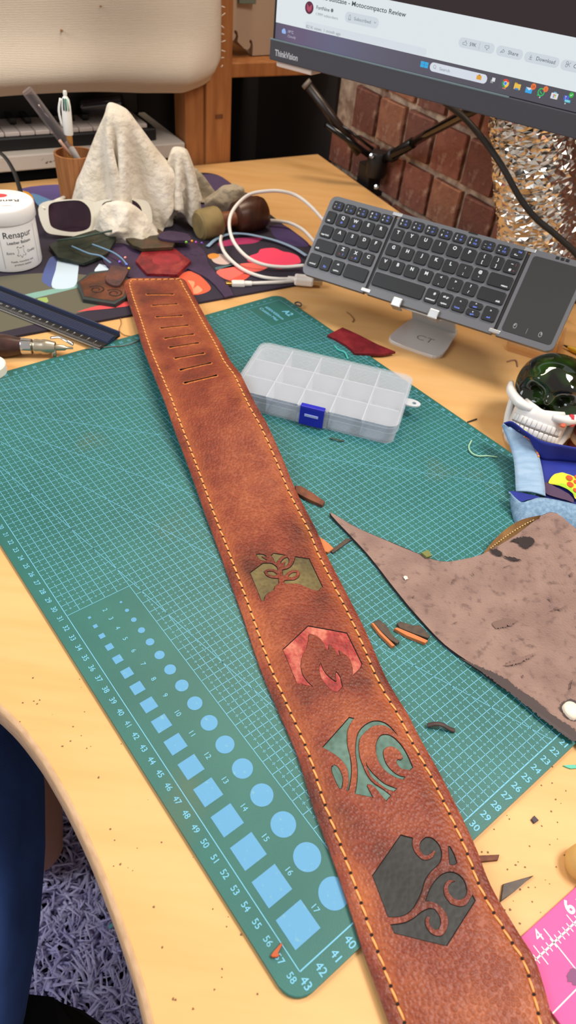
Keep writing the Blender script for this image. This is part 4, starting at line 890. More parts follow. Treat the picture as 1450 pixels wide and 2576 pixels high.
for (a0, c, nm) in ((30, (222, 74, 60), 'r'), (150, (60, 160, 84), 'g'), (270, (242, 194, 60), 'y')):
    P = [(cx_, cy_)] + [(cx_ + 0.0037 * math.cos(math.radians(a0 + 120 * k / 10)), cy_ + 0.0037 * math.sin(math.radians(a0 + 120 * k / 10))) for k in range(11)]; poly('browser_icon', P, em('br' + nm, c), 0.0004)
disc('browser_icon', cx_, cy_, 0.0019, em('iconwhite', (220, 222, 226)), 0.0005); disc('browser_icon', cx_, cy_, 0.0014, em('brb', (74, 130, 230)), 0.0006); plate2('active_mark', 0.2902, 0.2940, 0.0263, 0.0271, em('salmon', (226, 130, 104)), 0.0004, 0.0003)
plate2('folder_icon', 0.3016, 0.3084, 0.0282, 0.0330, em('folder', (232, 190, 84)), 0.0003, 0.0005); plate2('folder_icon', 0.3016, 0.3044, 0.0328, 0.0338, em('folderd', (200, 150, 50)), 0.0003); plate2('folder_icon', 0.3030, 0.3070, 0.0280, 0.0294, em('folderb', (70, 130, 200)), 0.0004)
plate2('mail_icon', 0.3140, 0.3208, 0.0276, 0.0322, em('mailblue', (64, 168, 230)), 0.0003, 0.0004); poly('mail_icon', [(0.3140, 0.0322), (0.3174, 0.0300), (0.3208, 0.0322)], em('iconwhite', (220, 222, 226)), 0.0004)
rg = ([], []); ring_(rg, 0.3300, 0.0308, 0.0025, 0.0035); quad(rg, [(0.3266, 0.0272, .0004), (0.3284, 0.0276, .0004), (0.3274, 0.0290, .0004)]); line_(rg, [(0.3288, 0.0318), (0.3294, 0.0306), (0.3304, 0.0300), (0.3312, 0.0298)], 0.0009); mesh('chat_icon', rg[0], rg[1], em('chatgreen', (60, 190, 100)), mn, True)
plate2('store_icon', 0.3402, 0.3472, 0.0278, 0.0326, em('iconwhite', (220, 222, 226)), 0.0003, 0.0005); plate2('store_icon', 0.3422, 0.3452, 0.0326, 0.0336, em('storeb', (120, 190, 220)), 0.0003)
for q, c in enumerate(((230, 100, 80), (120, 190, 90), (90, 150, 220), (240, 200, 90))): plate2('store_icon', 0.3424 + (q % 2) * 0.0015, 0.3437 + (q % 2) * 0.0015, 0.0303 - (q // 2) * 0.0015, 0.0316 - (q // 2) * 0.0015, em('st%d' % q, c), 0.0004)
plate2('team_icon', 0.3530, 0.3584, 0.0288, 0.0330, em('teamb', (84, 98, 196)), 0.0003, 0.0006); plate2('team_icon', 0.3546, 0.3604, 0.0276, 0.0298, em('teamc', (70, 190, 210)), 0.0004, 0.0004)
a = ([], []); text_on(a, 'T', T3(0.3548, 0.0313, 0.0005), 0.0022); text_on(a, 'NEW', T3(0.3575, 0.0287, 0.0005), 0.0013); mesh('team_icon', a[0], a[1], em('iconwhite', (220, 222, 226)), mn, True)
disc('badge', 0.3210, 0.0338, 0.0027, em('badge', (230, 120, 70)), 0.0005); disc('badge', 0.3336, 0.0341, 0.0025, em('badge', (230, 120, 70)), 0.0005); disc('badge', 0.3594, 0.0342, 0.0023, em('badgeg', (60, 180, 70)), 0.0005)
a = ([], []); text_on(a, '24', T3(0.3210, 0.0338, 0.0006), 0.0021); text_on(a, '1', T3(0.3336, 0.0341, 0.0006), 0.0021); mesh('badge_text', a[0], a[1], em('badgetx', (120, 40, 20)), mn, True)
a = ([], []); line_(a, [(0.3583, 0.0343), (0.3591, 0.0335), (0.3605, 0.0350)], 0.0005, 0.0006); mesh('badge_tick', a[0], a[1], em('iconwhite', (220, 222, 226)), mn, True)
for x in (0.3300, 0.3560): disc('running_dot', x, 0.0264, 0.0007, em('dotgrey', (190, 190, 196)), 0.0003)
hb_ = bmobj('white_power_brick', box_bm(0.0035, 0.056, -0.0068, -0.0003, -0.026, -0.004, 0.002), pm('warm_white_plastic', (222, 206, 196), 0.5)); hb_.data.transform(FMn); tag(hb_, 'slim white power block fixed under the left end of the monitor', 'power block')

# ------------------------------------------------------------------ printed desk pad
pad = thing('desk_pad', 'dark cloth desk pad with colourful printed artwork behind the strap', 'desk pad', Vector((0, 0, HT)) + (E1 * 0.1 + E2 * 0.93))
PP = [tuple((E1 * x + E2 * y).xy) for x, y in rrect(0.90, 0.429, 0.03, 6, 0.545 - 0.45, 0.9325)]
bmobj('cloth', prism_bm(PP, HT + 0.0002, HT + 0.003, 0.0008), pm('pad_dark_violet', (36, 30, 42), 0.8, var=(46, 38, 54), vscale=10, bump=0.2, bscale=2500), pad)
def art(nm, pts, rgb, z, n=4, sharp=80, rough=0.8):
    P = smooth_poly([p[:2] for p in pts], n, sharp); bm = bmesh.new(); f = bm.faces.new([bm.verts.new((x, y, HT + z)) for x, y in P]); bmesh.ops.triangulate(bm, faces=[f])
    o = bmobj('print_' + nm, bm, pm('print_' + nm, rgb, rough), pad)
    for p_ in o.data.polygons:
        if p_.normal.z < 0: p_.flip()
    return o
art('violet_corner', [(-0.2844, 1.1917, 0.743), (-0.2196, 1.2264, 0.743), (-0.1882, 1.2374, 0.743), (-0.1447, 1.1815, 0.743), (-0.1135, 1.1445, 0.743), (-0.1297, 1.0694, 0.743), (-0.172, 1.0241, 0.743), (-0.2358, 1.0702, 0.743)], (80, 64, 96), 0.00315)
art('olive_ground', [(-0.4101, 0.7545, 0.743), (-0.3659, 0.794, 0.743), (-0.3004, 0.8112, 0.743), (-0.2311, 0.8004, 0.743), (-0.2184, 0.7494, 0.743), (-0.2521, 0.731, 0.743), (-0.3206, 0.6696, 0.743), (-0.3657, 0.6475, 0.743)], (92, 88, 72), 0.00310)
art('teal_band', [(-0.385, 0.6939, 0.743), (-0.3468, 0.7417, 0.743), (-0.2943, 0.7831, 0.743), (-0.2918, 0.7748, 0.743), (-0.3376, 0.7294, 0.743), (-0.3778, 0.6766, 0.743)], (120, 160, 148), 0.00325)
art('green_glow', [(-0.328, 0.7359, 0.743), (-0.3191, 0.7423, 0.743), (-0.3139, 0.7312, 0.743), (-0.3218, 0.7252, 0.743)], (142, 166, 90), 0.0033)
art('pale_beam', [(-0.3207, 0.7675, 0.743), (-0.3323, 0.8146, 0.743), (-0.3394, 0.8556, 0.743), (-0.3177, 0.868, 0.743), (-0.3023, 0.8107, 0.743), (-0.2966, 0.7758, 0.743)], (186, 204, 218), 0.0033)
art('blue_shadow', [(-0.3396, 0.7837, 0.743), (-0.3506, 0.8462, 0.743), (-0.3423, 0.8612, 0.743), (-0.3287, 0.8038, 0.743), (-0.3225, 0.767, 0.743)], (74, 88, 140), 0.00320)
art('pale_square', [(-0.2845, 0.8237, 0.743), (-0.2848, 0.8466, 0.743), (-0.27, 0.8408, 0.743), (-0.2703, 0.8191, 0.743)], (196, 210, 222), 0.0033)
art('red_slash', [(-0.2746, 0.7156, 0.743), (-0.2576, 0.7337, 0.743), (-0.2329, 0.749, 0.743), (-0.2204, 0.7573, 0.743), (-0.2177, 0.7465, 0.743), (-0.2341, 0.7354, 0.743), (-0.2552, 0.7252, 0.743)], (214, 74, 76), 0.0033)
art('purple_sky', [(-0.4712, 1.0748, 0.743), (-0.4133, 1.1089, 0.743), (-0.3893, 1.0471, 0.743), (-0.4104, 1.0152, 0.743), (-0.4481, 1.0367, 0.743)], (92, 78, 132), 0.0032)
art('sky_stroke', [(-0.4515, 1.0599, 0.743), (-0.436, 1.0544, 0.743), (-0.3886, 1.0221, 0.743), (-0.3869, 0.9983, 0.743), (-0.4212, 1.0118, 0.743)], (98, 142, 184), 0.0033)
art('gold_corner', [(-0.511, 1.0266, 0.743), (-0.4661, 1.0658, 0.743), (-0.4378, 1.0315, 0.743), (-0.4614, 1.0073, 0.743), (-0.4984, 0.9956, 0.743)], (226, 156, 30), 0.00335)
art('orange_flame', [(-0.1769, 0.8391, 0.743), (-0.1649, 0.8563, 0.743), (-0.1487, 0.843, 0.743), (-0.132, 0.8169, 0.743), (-0.1337, 0.8034, 0.743), (-0.1485, 0.7911, 0.743), (-0.1669, 0.8031, 0.743)], (222, 92, 62), 0.0032)
art('flame_curl', [(-0.1643, 0.8287, 0.743), (-0.1548, 0.8261, 0.743), (-0.1528, 0.8067, 0.743), (-0.1488, 0.8176, 0.743), (-0.1409, 0.8065, 0.743), (-0.1449, 0.7958, 0.743), (-0.1496, 0.793, 0.743), (-0.1548, 0.8095, 0.743)], (240, 150, 110), 0.0033)
art('salmon_arm', [(-0.1316, 0.8651, 0.743), (-0.111, 0.8906, 0.743), (-0.0871, 0.9026, 0.743), (-0.0641, 0.8965, 0.743), (-0.075, 0.8801, 0.743), (-0.0954, 0.8675, 0.743), (-0.1076, 0.8434, 0.743), (-0.1221, 0.8482, 0.743)], (232, 104, 92), 0.0032)
art('coral_edge', [(-0.112, 0.8422, 0.743), (-0.0952, 0.8658, 0.743), (-0.0858, 0.8647, 0.743), (-0.0928, 0.8472, 0.743), (-0.104, 0.8392, 0.743)], (214, 80, 62), 0.00325)
art('pink_blossom', [(-0.0947, 0.9062, 0.743), (-0.0944, 0.9235, 0.743), (-0.0845, 0.9361, 0.743), (-0.0812, 0.9509, 0.743), (-0.0638, 0.9599, 0.743), (-0.0497, 0.9517, 0.743), (-0.0397, 0.9504, 0.743), (-0.0275, 0.9419, 0.743), (-0.0221, 0.9221, 0.743), (-0.0303, 0.9123, 0.743), (-0.0434, 0.8957, 0.743), (-0.0591, 0.8934, 0.743), (-0.0772, 0.8997, 0.743)], (236, 66, 98), 0.0033)
art('magenta_band', [(-0.1433, 0.9558, 0.743), (-0.1198, 0.9793, 0.743), (-0.0807, 0.994, 0.743), (-0.0917, 0.9705, 0.743), (-0.1136, 0.9581, 0.743), (-0.1396, 0.9426, 0.743)], (164, 44, 92), 0.0032)
art('indigo_patch', [(-0.0759, 1.0316, 0.743), (-0.0599, 1.0501, 0.743), (-0.0347, 1.0213, 0.743), (-0.0134, 0.9844, 0.743), (-0.0315, 0.9751, 0.743), (-0.0596, 0.9881, 0.743)], (66, 50, 96), 0.0032)
art('teal_line', [(-0.1349, 0.8761, 0.743), (-0.1055, 0.8965, 0.743), (-0.1036, 0.8896, 0.743), (-0.1329, 0.8683, 0.743)], (78, 104, 108), 0.0032)
art('shell', [(-0.1449, 0.9039, 0.743), (-0.1361, 0.9198, 0.743), (-0.1272, 0.9145, 0.743), (-0.1166, 0.8965, 0.743), (-0.1247, 0.8869, 0.743), (-0.1377, 0.889, 0.743)], (196, 170, 160), 0.0033)
art('amber_leaf', [(-0.1514, 0.9098, 0.743), (-0.1456, 0.9184, 0.743), (-0.1363, 0.9159, 0.743), (-0.1372, 0.906, 0.743), (-0.1458, 0.8999, 0.743)], (206, 132, 50), 0.0034)

# ------------------------------------------------------------------ balsam tub
TB = Vector((-0.392, 0.827, HT + 0.0031)); tub = thing('balsam_tub', 'white round leather balsam tub with a screw lid at the left', 'tub', TB)
R_ = 0.0365
lathe('jar', [(R_ - 0.003, 0), (R_ - 0.0005, 0.0015), (R_, 0.004), (R_, 0.058), (R_ - 0.001, 0.06)], pm('white_satin_jar', (228, 226, 224), 0.35), tub, mat=T3(*TB), n=64)
lathe('lid', [(R_ + 0.0012, 0.0585), (R_ + 0.0018, 0.0595), (R_ + 0.0018, 0.0735), (R_ + 0.0006, 0.0755), (R_ - 0.0015, 0.0760), (0, 0.0760)], pm('white_satin_lid', (236, 235, 233), 0.35), tub, mat=T3(*TB), n=64)
def wrap(acc, s, ang0, h, cap, width=None, bold=0.0):
    V_, F_, wd = text_geo(s, bold); sx_ = cap if width is None else width / wd; b_ = len(acc[0]); r2 = R_ + 0.00025
    for v in V_: t = ang0 + v.x * sx_ / r2; acc[0].append(Vector((r2 * math.cos(t), r2 * math.sin(t), h + v.y * cap)) + TB)
    acc[1].extend(tuple(i + b_ for i in f) for f in F_)
a0_ = math.atan2(-TB.y, -TB.x) + 0.33
a = ([], []); wrap(a, 'Renapur', a0_, 0.0475, 0.0075, 0.036, 0.006); wrap(a, 'Leather Balsam', a0_, 0.0380, 0.0036, 0.030, 0.01); wrap(a, 'Extra', a0_ - 0.36, 0.0255, 0.003); wrap(a, 'Quality', a0_ + 0.38, 0.0255, 0.003); wrap(a, 'Feeds, nourishes and', a0_, 0.0145, 0.0024); wrap(a, 'protects leather', a0_, 0.0105, 0.0024)
hide_o = [(0, 1.0), (.3, .95), (.45, 1.2), (.75, 1.1), (.62, .7), (.55, .3), (.62, -.1), (.9, -.5), (.65, -.75), (.35, -.55), (.2, -.8), (0, -1.1)]
hp = smooth_poly(hide_o + [(-x, y) for x, y in hide_o[-2:0:-1]], 4, 60); nh = len(hp)
for k in range(nh):
    for q0, q1 in ((1.0, 0.9),):
        pts4 = []
        for (j, sc_) in ((k, q0), ((k + 1) % nh, q0), ((k + 1) % nh, q1), (k, q1)):
            x, y = hp[j]; t = a0_ + x * sc_ * 0.0062 / R_; pts4.append(Vector(((R_ + 0.0003) * math.cos(t), (R_ + 0.0003) * math.sin(t), 0.0255 + y * sc_ * 0.0062)) + TB)
        quad(a, pts4)
for da in (-0.62, 0.66):
    t0, t1 = a0_ + da, a0_ + da + 0.008; quad(a, [Vector(((R_ + .0003) * math.cos(t), (R_ + .0003) * math.sin(t), h)) + TB for t, h in ((t0, 0.006), (t1, 0.006), (t1, 0.054), (t0, 0.054))])
mesh('label_print', a[0], a[1], M_INK, tub)
ua = math.atan2(-TB.y, -TB.x)
LM = T3(TB.x, TB.y, TB.z + 0.0762) @ Matrix.Rotation(ua - 1.62, 4, 'Z')
a = ([], []); text_on(a, 'Renapur', LM @ T3(0, 0.003, 0), 0.0078, 0.042, bold=0.01); text_on(a, 'Leather Balsam', LM @ T3(0, 0.019, 0), 0.0028); mesh('lid_print', a[0], a[1], M_INK, tub)
mesh('red_logo', [LM @ Vector((0.008 * math.cos(2 * PI * k / 24), -0.015 + 0.006 * math.sin(2 * PI * k / 24), 0)) for k in range(24)], [tuple(range(24))], pm('red_ink', (206, 66, 70), 0.6), tub)

# ------------------------------------------------------------------ pen cup, pens
cup_rows = [(-0.3544, 1.0007, 0.74, 0.0219), (-0.3494, 1.0024, 0.7822, 0.0241), (-0.3448, 1.0041, 0.8195, 0.0265), (-0.344, 1.0044, 0.8277, 0.0277)]
CB0 = Vector(cup_rows[0][:3]); CB0.z = HT + 0.0031; CT0 = Vector(cup_rows[-1][:3]); cr0 = 0.026; cr1 = cup_rows[-1][3]; ch = CT0.z - CB0.z
cup = thing('pen_cup', 'round wooden pen cup partly hidden by the white rag', 'pen cup', CB0)
CC = Vector((CT0.x, CT0.y, CB0.z)); CC = CB0
lathe('cup', [(cr0, 0), (cr1, ch), (cr1 - 0.003, ch), (cr0 - 0.003, 0.004), (0, 0.004)], pm('bamboo', (168, 112, 66), 0.5, var=(146, 92, 52), vscale=40, vstretch=(8, 8, 0.6)), cup, mat=T3(*CC), n=48)
pv = lambda pts: [Vector(p) for p in pts]
kn = pv([(-0.4014, 0.984, 0.9027), (-0.3572, 0.9997, 0.8307), (-0.3503, 1.0022, 0.8215)])
kc = thing('craft_pen', 'clear plastic capped craft pen leaning out of the cup', 'pen', kn[1])
ax_ = along(kn[0], kn[1]); Lk = (kn[1] - kn[0]).length
clr = frosted('clear_cap', (214, 208, 208), 0.95, 0.06, 0.22)
lathe('cap', [(0.0068, 0), (0.0074, 0.002), (0.0074, Lk * 0.93), (0.0064, Lk * 0.93), (0.0064, 0.003), (0.0, 0.002)], clr, kc, mat=ax_, n=24)
lathe('barrel', [(0.0015, Lk * .34), (0.0042, Lk * .42), (0.005, Lk * .46), (0.005, Lk * .86)], pm('gunmetal', (74, 76, 78), 0.25, metal=0.6), kc, mat=ax_, n=20)
lathe('grip', [(0.0056, Lk * .84), (0.0056, Lk * 1.02), (0.004, Lk * 1.15), (0.0035, Lk * 1.45)], pm('grey_frost', (176, 174, 172), 0.4), kc, mat=ax_, n=20)
for k in (-1, 0, 1): tube('blade_rib', [ax_ @ Vector((0.0012, k * 0.0016, Lk * .24)), ax_ @ Vector((0.0012, k * 0.0016, Lk * .36))], 0.0004, M_CHROME, kc, n=6)
tube('cap_clip', [ax_ @ Vector((-0.0035, 0.0080, Lk * .76)), ax_ @ Vector((-0.0035, 0.0090, Lk * .80)), ax_ @ Vector((-0.0035, 0.0090, Lk * 1.02))], 0.0022, pm('rose_clip', (190, 150, 130), 0.4), kc, n=8)
wp = pv([(-0.3561, 1.0001, 0.903), (-0.3566, 0.9999, 0.8845), (-0.3587, 0.9992, 0.8537), (-0.3588, 0.9991, 0.8418), (-0.3603, 0.9986, 0.7984)])
pe = thing('ballpoint_pen', 'white four-colour ballpoint pen standing in the cup', 'pen', wp[3])
ax_ = along(wp[0], wp[3]); Lp = (wp[3] - wp[0]).length; Lq = (wp[4] - wp[0]).length
lathe('barrel', [(0.0022, 0), (0.0028, 0.003), (0.0022, 0.006), (0.0050, 0.010), (0.0062, Lp * .3), (0.0064, Lp * .5), (0.0066, Lp * .84), (0.0060, Lp * .86)], pm('pen_white', (238, 236, 230), 0.3), pe, mat=ax_, n=24)
lathe('lower_barrel', [(0.0050, Lp * .85), (0.0050, Lp * 1.0), (0.0030, Lq)], pm('gold_brown_barrel', (196, 140, 70), 0.3, metal=0.5), pe, mat=ax_, n=20)
side_ = (Vector((0, 0, 1.146)) - wp[0]).normalized(); loc_ = ax_.inverted().to_3x3() @ side_; ph = math.atan2(loc_.y, loc_.x)
for k, c in ((0, (40, 120, 96)), (1, (30, 70, 64)), (-1, (190, 214, 206))):
    t = ph + k * 0.5; tube('colour_slider', [ax_ @ Vector((0.0056 * math.cos(t), 0.0056 * math.sin(t), Lp * .13)), ax_ @ Vector((0.0068 * math.cos(t), 0.0068 * math.sin(t), Lp * .36))], 0.0010, pm('slider%d' % k, c, 0.35), pe, n=6)
tube('pen_clip', [ax_ @ Vector((0.0064 * math.cos(ph + 1.5), 0.0064 * math.sin(ph + 1.5), Lp * .15)), ax_ @ Vector((0.0098 * math.cos(ph + 1.5), 0.0098 * math.sin(ph + 1.5), Lp * .4)), ax_ @ Vector((0.0072 * math.cos(ph + 1.5), 0.0072 * math.sin(ph + 1.5), Lp * .7))], 0.0016, MATS['pen_white'], pe, n=8, sub=4)

# ------------------------------------------------------------------ crumpled rags
def rag(name, label, rows_, seed, depth, m, folds=5, amp=0.16, nr=46, na=150, lean=0.0):
    th = thing(name, label, 'rag', Vector((rows_[0][0], rows_[0][1], HT + 0.003)), 'pale rags on the desk pad')
    R = [Vector(r_) for r_ in rows_]; Rs = cr([Vector((r_[0], r_[1], r_[2], r_[3])) for r_ in rows_], 12)
    c0 = Vector((rows_[0][0], rows_[0][1], 0)); vd = Vector((c0.x, c0.y, 0)).normalized(); sd = Vector((vd.y, -vd.x, 0))
    V = []; F = []; n_ = len(Rs)
    for i, q in enumerate(Rs):
        t = i / (n_ - 1)
        for k in range(na):
            th_ = 2 * PI * k / na
            pos = Vector((math.cos(th_) * 1.3, math.sin(th_) * 1.3, t * 2.2 + seed * 7))
            w1 = noise.noise(pos * 1.2) ; w2 = noise.noise(pos * 2.6 + Vector((5, 2, 1)))
            ridge = 1 - abs(noise.noise(Vector((math.cos(th_) * 2.1, math.sin(th_) * 2.1, t * 1.1 + seed)))) * 2
            ridge2 = 1 - abs(noise.noise(Vector((math.cos(th_) * 4.2 + 9, math.sin(th_) * 4.2, t * 2.4 + seed)))) * 2
            am = amp
            x = q[3] * math.cos(th_); y = q[3] * depth * math.sin(th_); z_ = q[2] - HT
            wq = Vector((x + 0.55 * z_, y, z_ * 0.75 - 0.35 * x)) + Vector((seed, seed * 2, 0)); wq += Vector((noise.noise(wq * 30), noise.noise(wq * 30 + Vector((9, 0, 0))), 0)) * 0.012
            big = 1 - 2.2 * abs(noise.noise(wq * 19)); med = 1 - 2.2 * abs(noise.noise(wq * 42 + Vector((3, 7, 1)))); soft = noise.noise(wq * 12 + Vector((1, 1, 8)))
            dsp = (0.013 * (big - 0.45) + 0.0055 * (med - 0.45) + 0.016 * soft) * min(1.0, q[3] / 0.05) * (amp / 0.34)
            front = 0.45 + 0.55 * abs(math.sin(th_)); dsp *= front
            x += math.cos(th_) * dsp; y += math.sin(th_) * dsp * 1.25
            p = Vector((q[0], q[1], q[2])) + sd * x + vd * (y + lean * t)
            p.z += 0.7 * dsp * (1 - t) * math.sin(9 * th_ + seed); p.z = max(p.z, HT + 0.0032)
            V.append(p)
    for i in range(n_ - 1):
        for k in range(na): F.append((i * na + k, i * na + (k + 1) % na, (i + 1) * na + (k + 1) % na, (i + 1) * na + k))
    F.append(tuple(range(na))[::-1]); c = sum((V[(n_ - 1) * na + k] for k in range(na)), Vector()) / na + Vector((0, 0, 0.004)); V.append(c)
    for k in range(na): F.append(((n_ - 1) * na + k, (n_ - 1) * na + (k + 1) % na, len(V) - 1))
    mesh('cloth', V, F, m, th, smooth=True); return th
cl1 = pm('cream_jersey', (220, 211, 196), 0.9, var=(204, 192, 172), vscale=26, var2=(204, 186, 184), v2scale=18, v2lo=0.6, v2hi=0.75, bump=0.9, bscale=95, bdist=0.004, sheen=0.3)
cl2 = pm('stained_jersey', (194, 181, 160), 0.9, var=(172, 158, 132), vscale=26, var2=(190, 170, 166), v2scale=18, v2lo=0.6, v2hi=0.75, bump=0.9, bscale=95, bdist=0.004, sheen=0.3)
import numpy as np
def drape(name, label, n, size, supports, zf, m, seed, steps=190, rot=0.4, start=None, grav=0.00030, pin=None):
    """a square of cloth dropped over rounded supports and settled with position-based dynamics"""
    rng = np.random.RandomState(seed); g = np.linspace(-.5, .5, n) * size; X, Y = np.meshgrid(g, g, indexing='ij')
    c, s_ = math.cos(rot), math.sin(rot); top_ = start or supports[0][1]
    P = np.stack([top_[0] + X * c - Y * s_, top_[1] + X * s_ + Y * c, np.full_like(X, top_[2] + supports[0][2] + 0.002)], -1) + rng.normal(0, .0012, (n, n, 3)); Q = P.copy(); d = size / (n - 1)
    ci, cj = pin or (n // 2, n // 2); fx = P[ci - 2:ci + 3, cj - 2:cj + 3].copy(); fx[..., 2] = top_[2] + supports[0][2] - 0.22 * ((fx[..., :2] - np.array(top_[:2])) ** 2).sum(-1) / supports[0][2]
    fx[..., :2] += np.array(top_[:2]) - fx[..., :2].mean((0, 1))
    def rel(A, B, L0, st):
        D_ = B - A; ln = np.linalg.norm(D_, axis=-1, keepdims=True) + 1e-9; k = (D_ * (1 - L0 / ln)) * .5 * st; A += k; B -= k
    for it in range(steps):
        V_ = (P - Q) * 0.96; Q = P.copy(); P = P + V_; P[..., 2] -= grav
        for _ in range(14):
            for o_ in (0, 1):
                a_ = P[o_::2]; b_ = P[o_ + 1::2]; k = min(len(a_), len(b_)); rel(a_[:k], b_[:k], d, 1)
                a_ = P[:, o_::2]; b_ = P[:, o_ + 1::2]; k = min(a_.shape[1], b_.shape[1]); rel(a_[:, :k], b_[:, :k], d, 1)
                a_ = P[o_:-1:2, :-1]; b_ = P[o_ + 1::2, 1:]; k = min(len(a_), len(b_)); rel(a_[:k], b_[:k], d * 1.414, .5)
                a_ = P[o_:-1:2, 1:]; b_ = P[o_ + 1::2, :-1]; k = min(len(a_), len(b_)); rel(a_[:k], b_[:k], d * 1.414, .5)
            for o_ in (0, 1, 2, 3):
                a_ = P[o_::4]; b_ = P[o_ + 2::4]; k = min(len(a_), len(b_)); rel(a_[:k], b_[:k], d * 2, .10)
                a_ = P[:, o_::4]; b_ = P[:, o_ + 2::4]; k = min(a_.shape[1], b_.shape[1]); rel(a_[:, :k], b_[:, :k], d * 2, .10)
            for (p0, p1, r_) in supports:
                p0 = np.array(p0); p1 = np.array(p1); ax = p1 - p0; t = np.clip(((P - p0) @ ax) / (ax @ ax), 0, 1)[..., None]; C_ = p0 + ax * t; D_ = P - C_; ln = np.linalg.norm(D_, axis=-1, keepdims=True) + 1e-9
                P = np.where(ln < r_, C_ + D_ / ln * r_, P)
            P[ci - 2:ci + 3, cj - 2:cj + 3] = fx
            lo = P[..., 2] < zf; P[..., 2] = np.where(lo, zf + .0005, P[..., 2])
        lo = P[..., 2] < zf + .001; Q[..., 0] = np.where(lo, P[..., 0], Q[..., 0]); Q[..., 1] = np.where(lo, P[..., 1], Q[..., 1])
        for (p0, p1, r_) in supports:
            p1 = np.array(p1); nr_ = np.linalg.norm(P - p1, axis=-1) < r_ * 1.15; Q[nr_] = P[nr_] * .8 + Q[nr_] * .2
    V_ = [Vector(p) for p in P.reshape(-1, 3)]; F_ = [(i * n + k, (i + 1) * n + k, (i + 1) * n + k + 1, i * n + k + 1) for i in range(n - 1) for k in range(n - 1)]
    th = thing(name, label, 'rag', (top_[0], top_[1], HT + 0.003), 'pale rags on the desk pad'); o = mesh('cloth', V_, F_, m, th, smooth=True)
    md = o.modifiers.new('thick', 'SOLIDIFY'); md.thickness = 0.0016; md.offset = 1; md = o.modifiers.new('sub', 'SUBSURF'); md.levels = 1; md.render_levels = 2; return th
tp_ = [(-0.2817, 0.9839, 0.8794), (-0.2768, 0.9852, 0.7458), (-0.3235, 0.9721, 0.7454), (-0.3192, 0.9733, 0.7907), (-0.2381, 0.9961, 0.746), (-0.2353, 0.9969, 0.8044)]; zf_ = HT + 0.0045
drape('crumpled_rag', 'tall peaked cream rag beside the pen cup', 46, 0.27, [((tp_[1][0], tp_[1][1], HT), tp_[0], 0.018), (tp_[2], tp_[3], 0.027), (tp_[4], tp_[5], 0.027)], zf_, cl1, 3, steps=170, rot=0.2, pin=(25, 21))
tq_ = [(-0.2074, 1.0089, 0.8336), (-0.1996, 1.0105, 0.745), (-0.2396, 1.0022, 0.7436), (-0.242, 1.0017, 0.7522)]
drape('crumpled_rag', 'smaller stained rag standing in a fold right of the tall rag', 36, 0.15, [((tq_[1][0], tq_[1][1], HT), tq_[0], 0.013), (tq_[2], tq_[3], 0.018)], zf_, cl1, 8, steps=150, rot=0.2)
tr_ = [(-0.2098, 1.1151, 0.7756), (-0.2003, 1.1168, 0.7429)]
drape('crumpled_rag', 'beige rag tail draped behind the wooden tool', 28, 0.105, [((tr_[1][0], tr_[1][1], HT), tr_[0], 0.012)], zf_, cl2, 5, steps=130, rot=0.5)
rag('crumpled_rag', 'small low beige rag above the wooden tool', [(-0.1527, 1.0884, 0.7409, 0.0297), (-0.1508, 1.0886, 0.755, 0.0304), (-0.1446, 1.0895, 0.7673, 0.0225), (-0.1421, 1.0898, 0.7751, 0.0159), (-0.1406, 1.09, 0.7776, 0.0083)], 4.4, 0.55, cl2, amp=0.3)
rag('crumpled_rag', 'small torn scrap of cream rag against the sunglasses', [(-0.2723, 0.9313, 0.7421, 0.0427), (-0.2706, 0.9318, 0.7566, 0.0417), (-0.2723, 0.9313, 0.7719, 0.0356), (-0.2757, 0.9303, 0.7847, 0.0259), (-0.2779, 0.9296, 0.7921, 0.0155)], 5.2, 0.4, cl1, amp=0.3)

# ------------------------------------------------------------------ sunglasses
gb = pv([(-0.375, 0.9015, 0.7445), (-0.3655, 0.905, 0.7827), (-0.3035, 0.9281, 0.7813), (-0.31, 0.9257, 0.7423)])
sg = thing('sunglasses', 'white framed sunglasses with dark purple lenses beside the tub', 'sunglasses', gb[0])
ux = (gb[3] - gb[0]); ux.z = 0; ux.normalize(); gy = Vector((0, 0, 1)) + Vector((gb[0].x, gb[0].y, 0)).normalized() * 0.35
FG = frame(gb[0] + Vector((0, 0, 0.002)), ux, gy)
FGm = lambda P, z: [FG @ Vector((x, y, z)) for x, y in P]
sx0 = (gb[3] - gb[0]).length / 131.0     # metres per photo pixel at this distance
wfm = pm('ivory_acetate', (226, 220, 204), 0.3); lens = pm('purple_lens', (40, 20, 34), 0.14, var=(58, 32, 48), vscale=30, spec=0.5)
lx = lambda px, py: ((px - 114) * sx0, (606 - py) * sx0 * 1.02)
op = smooth_poly([lx(112, 532), lx(180, 520), lx(248, 526), lx(262, 552), lx(254, 596), lx(215, 606), lx(150, 602), lx(116, 590)], 5, 60)
ip_ = smooth_poly([lx(134, 536), lx(150, 526), lx(210, 523), lx(232, 538), lx(236, 562), lx(226, 588), lx(190, 596), lx(150, 590), lx(132, 578)], 5, 60)
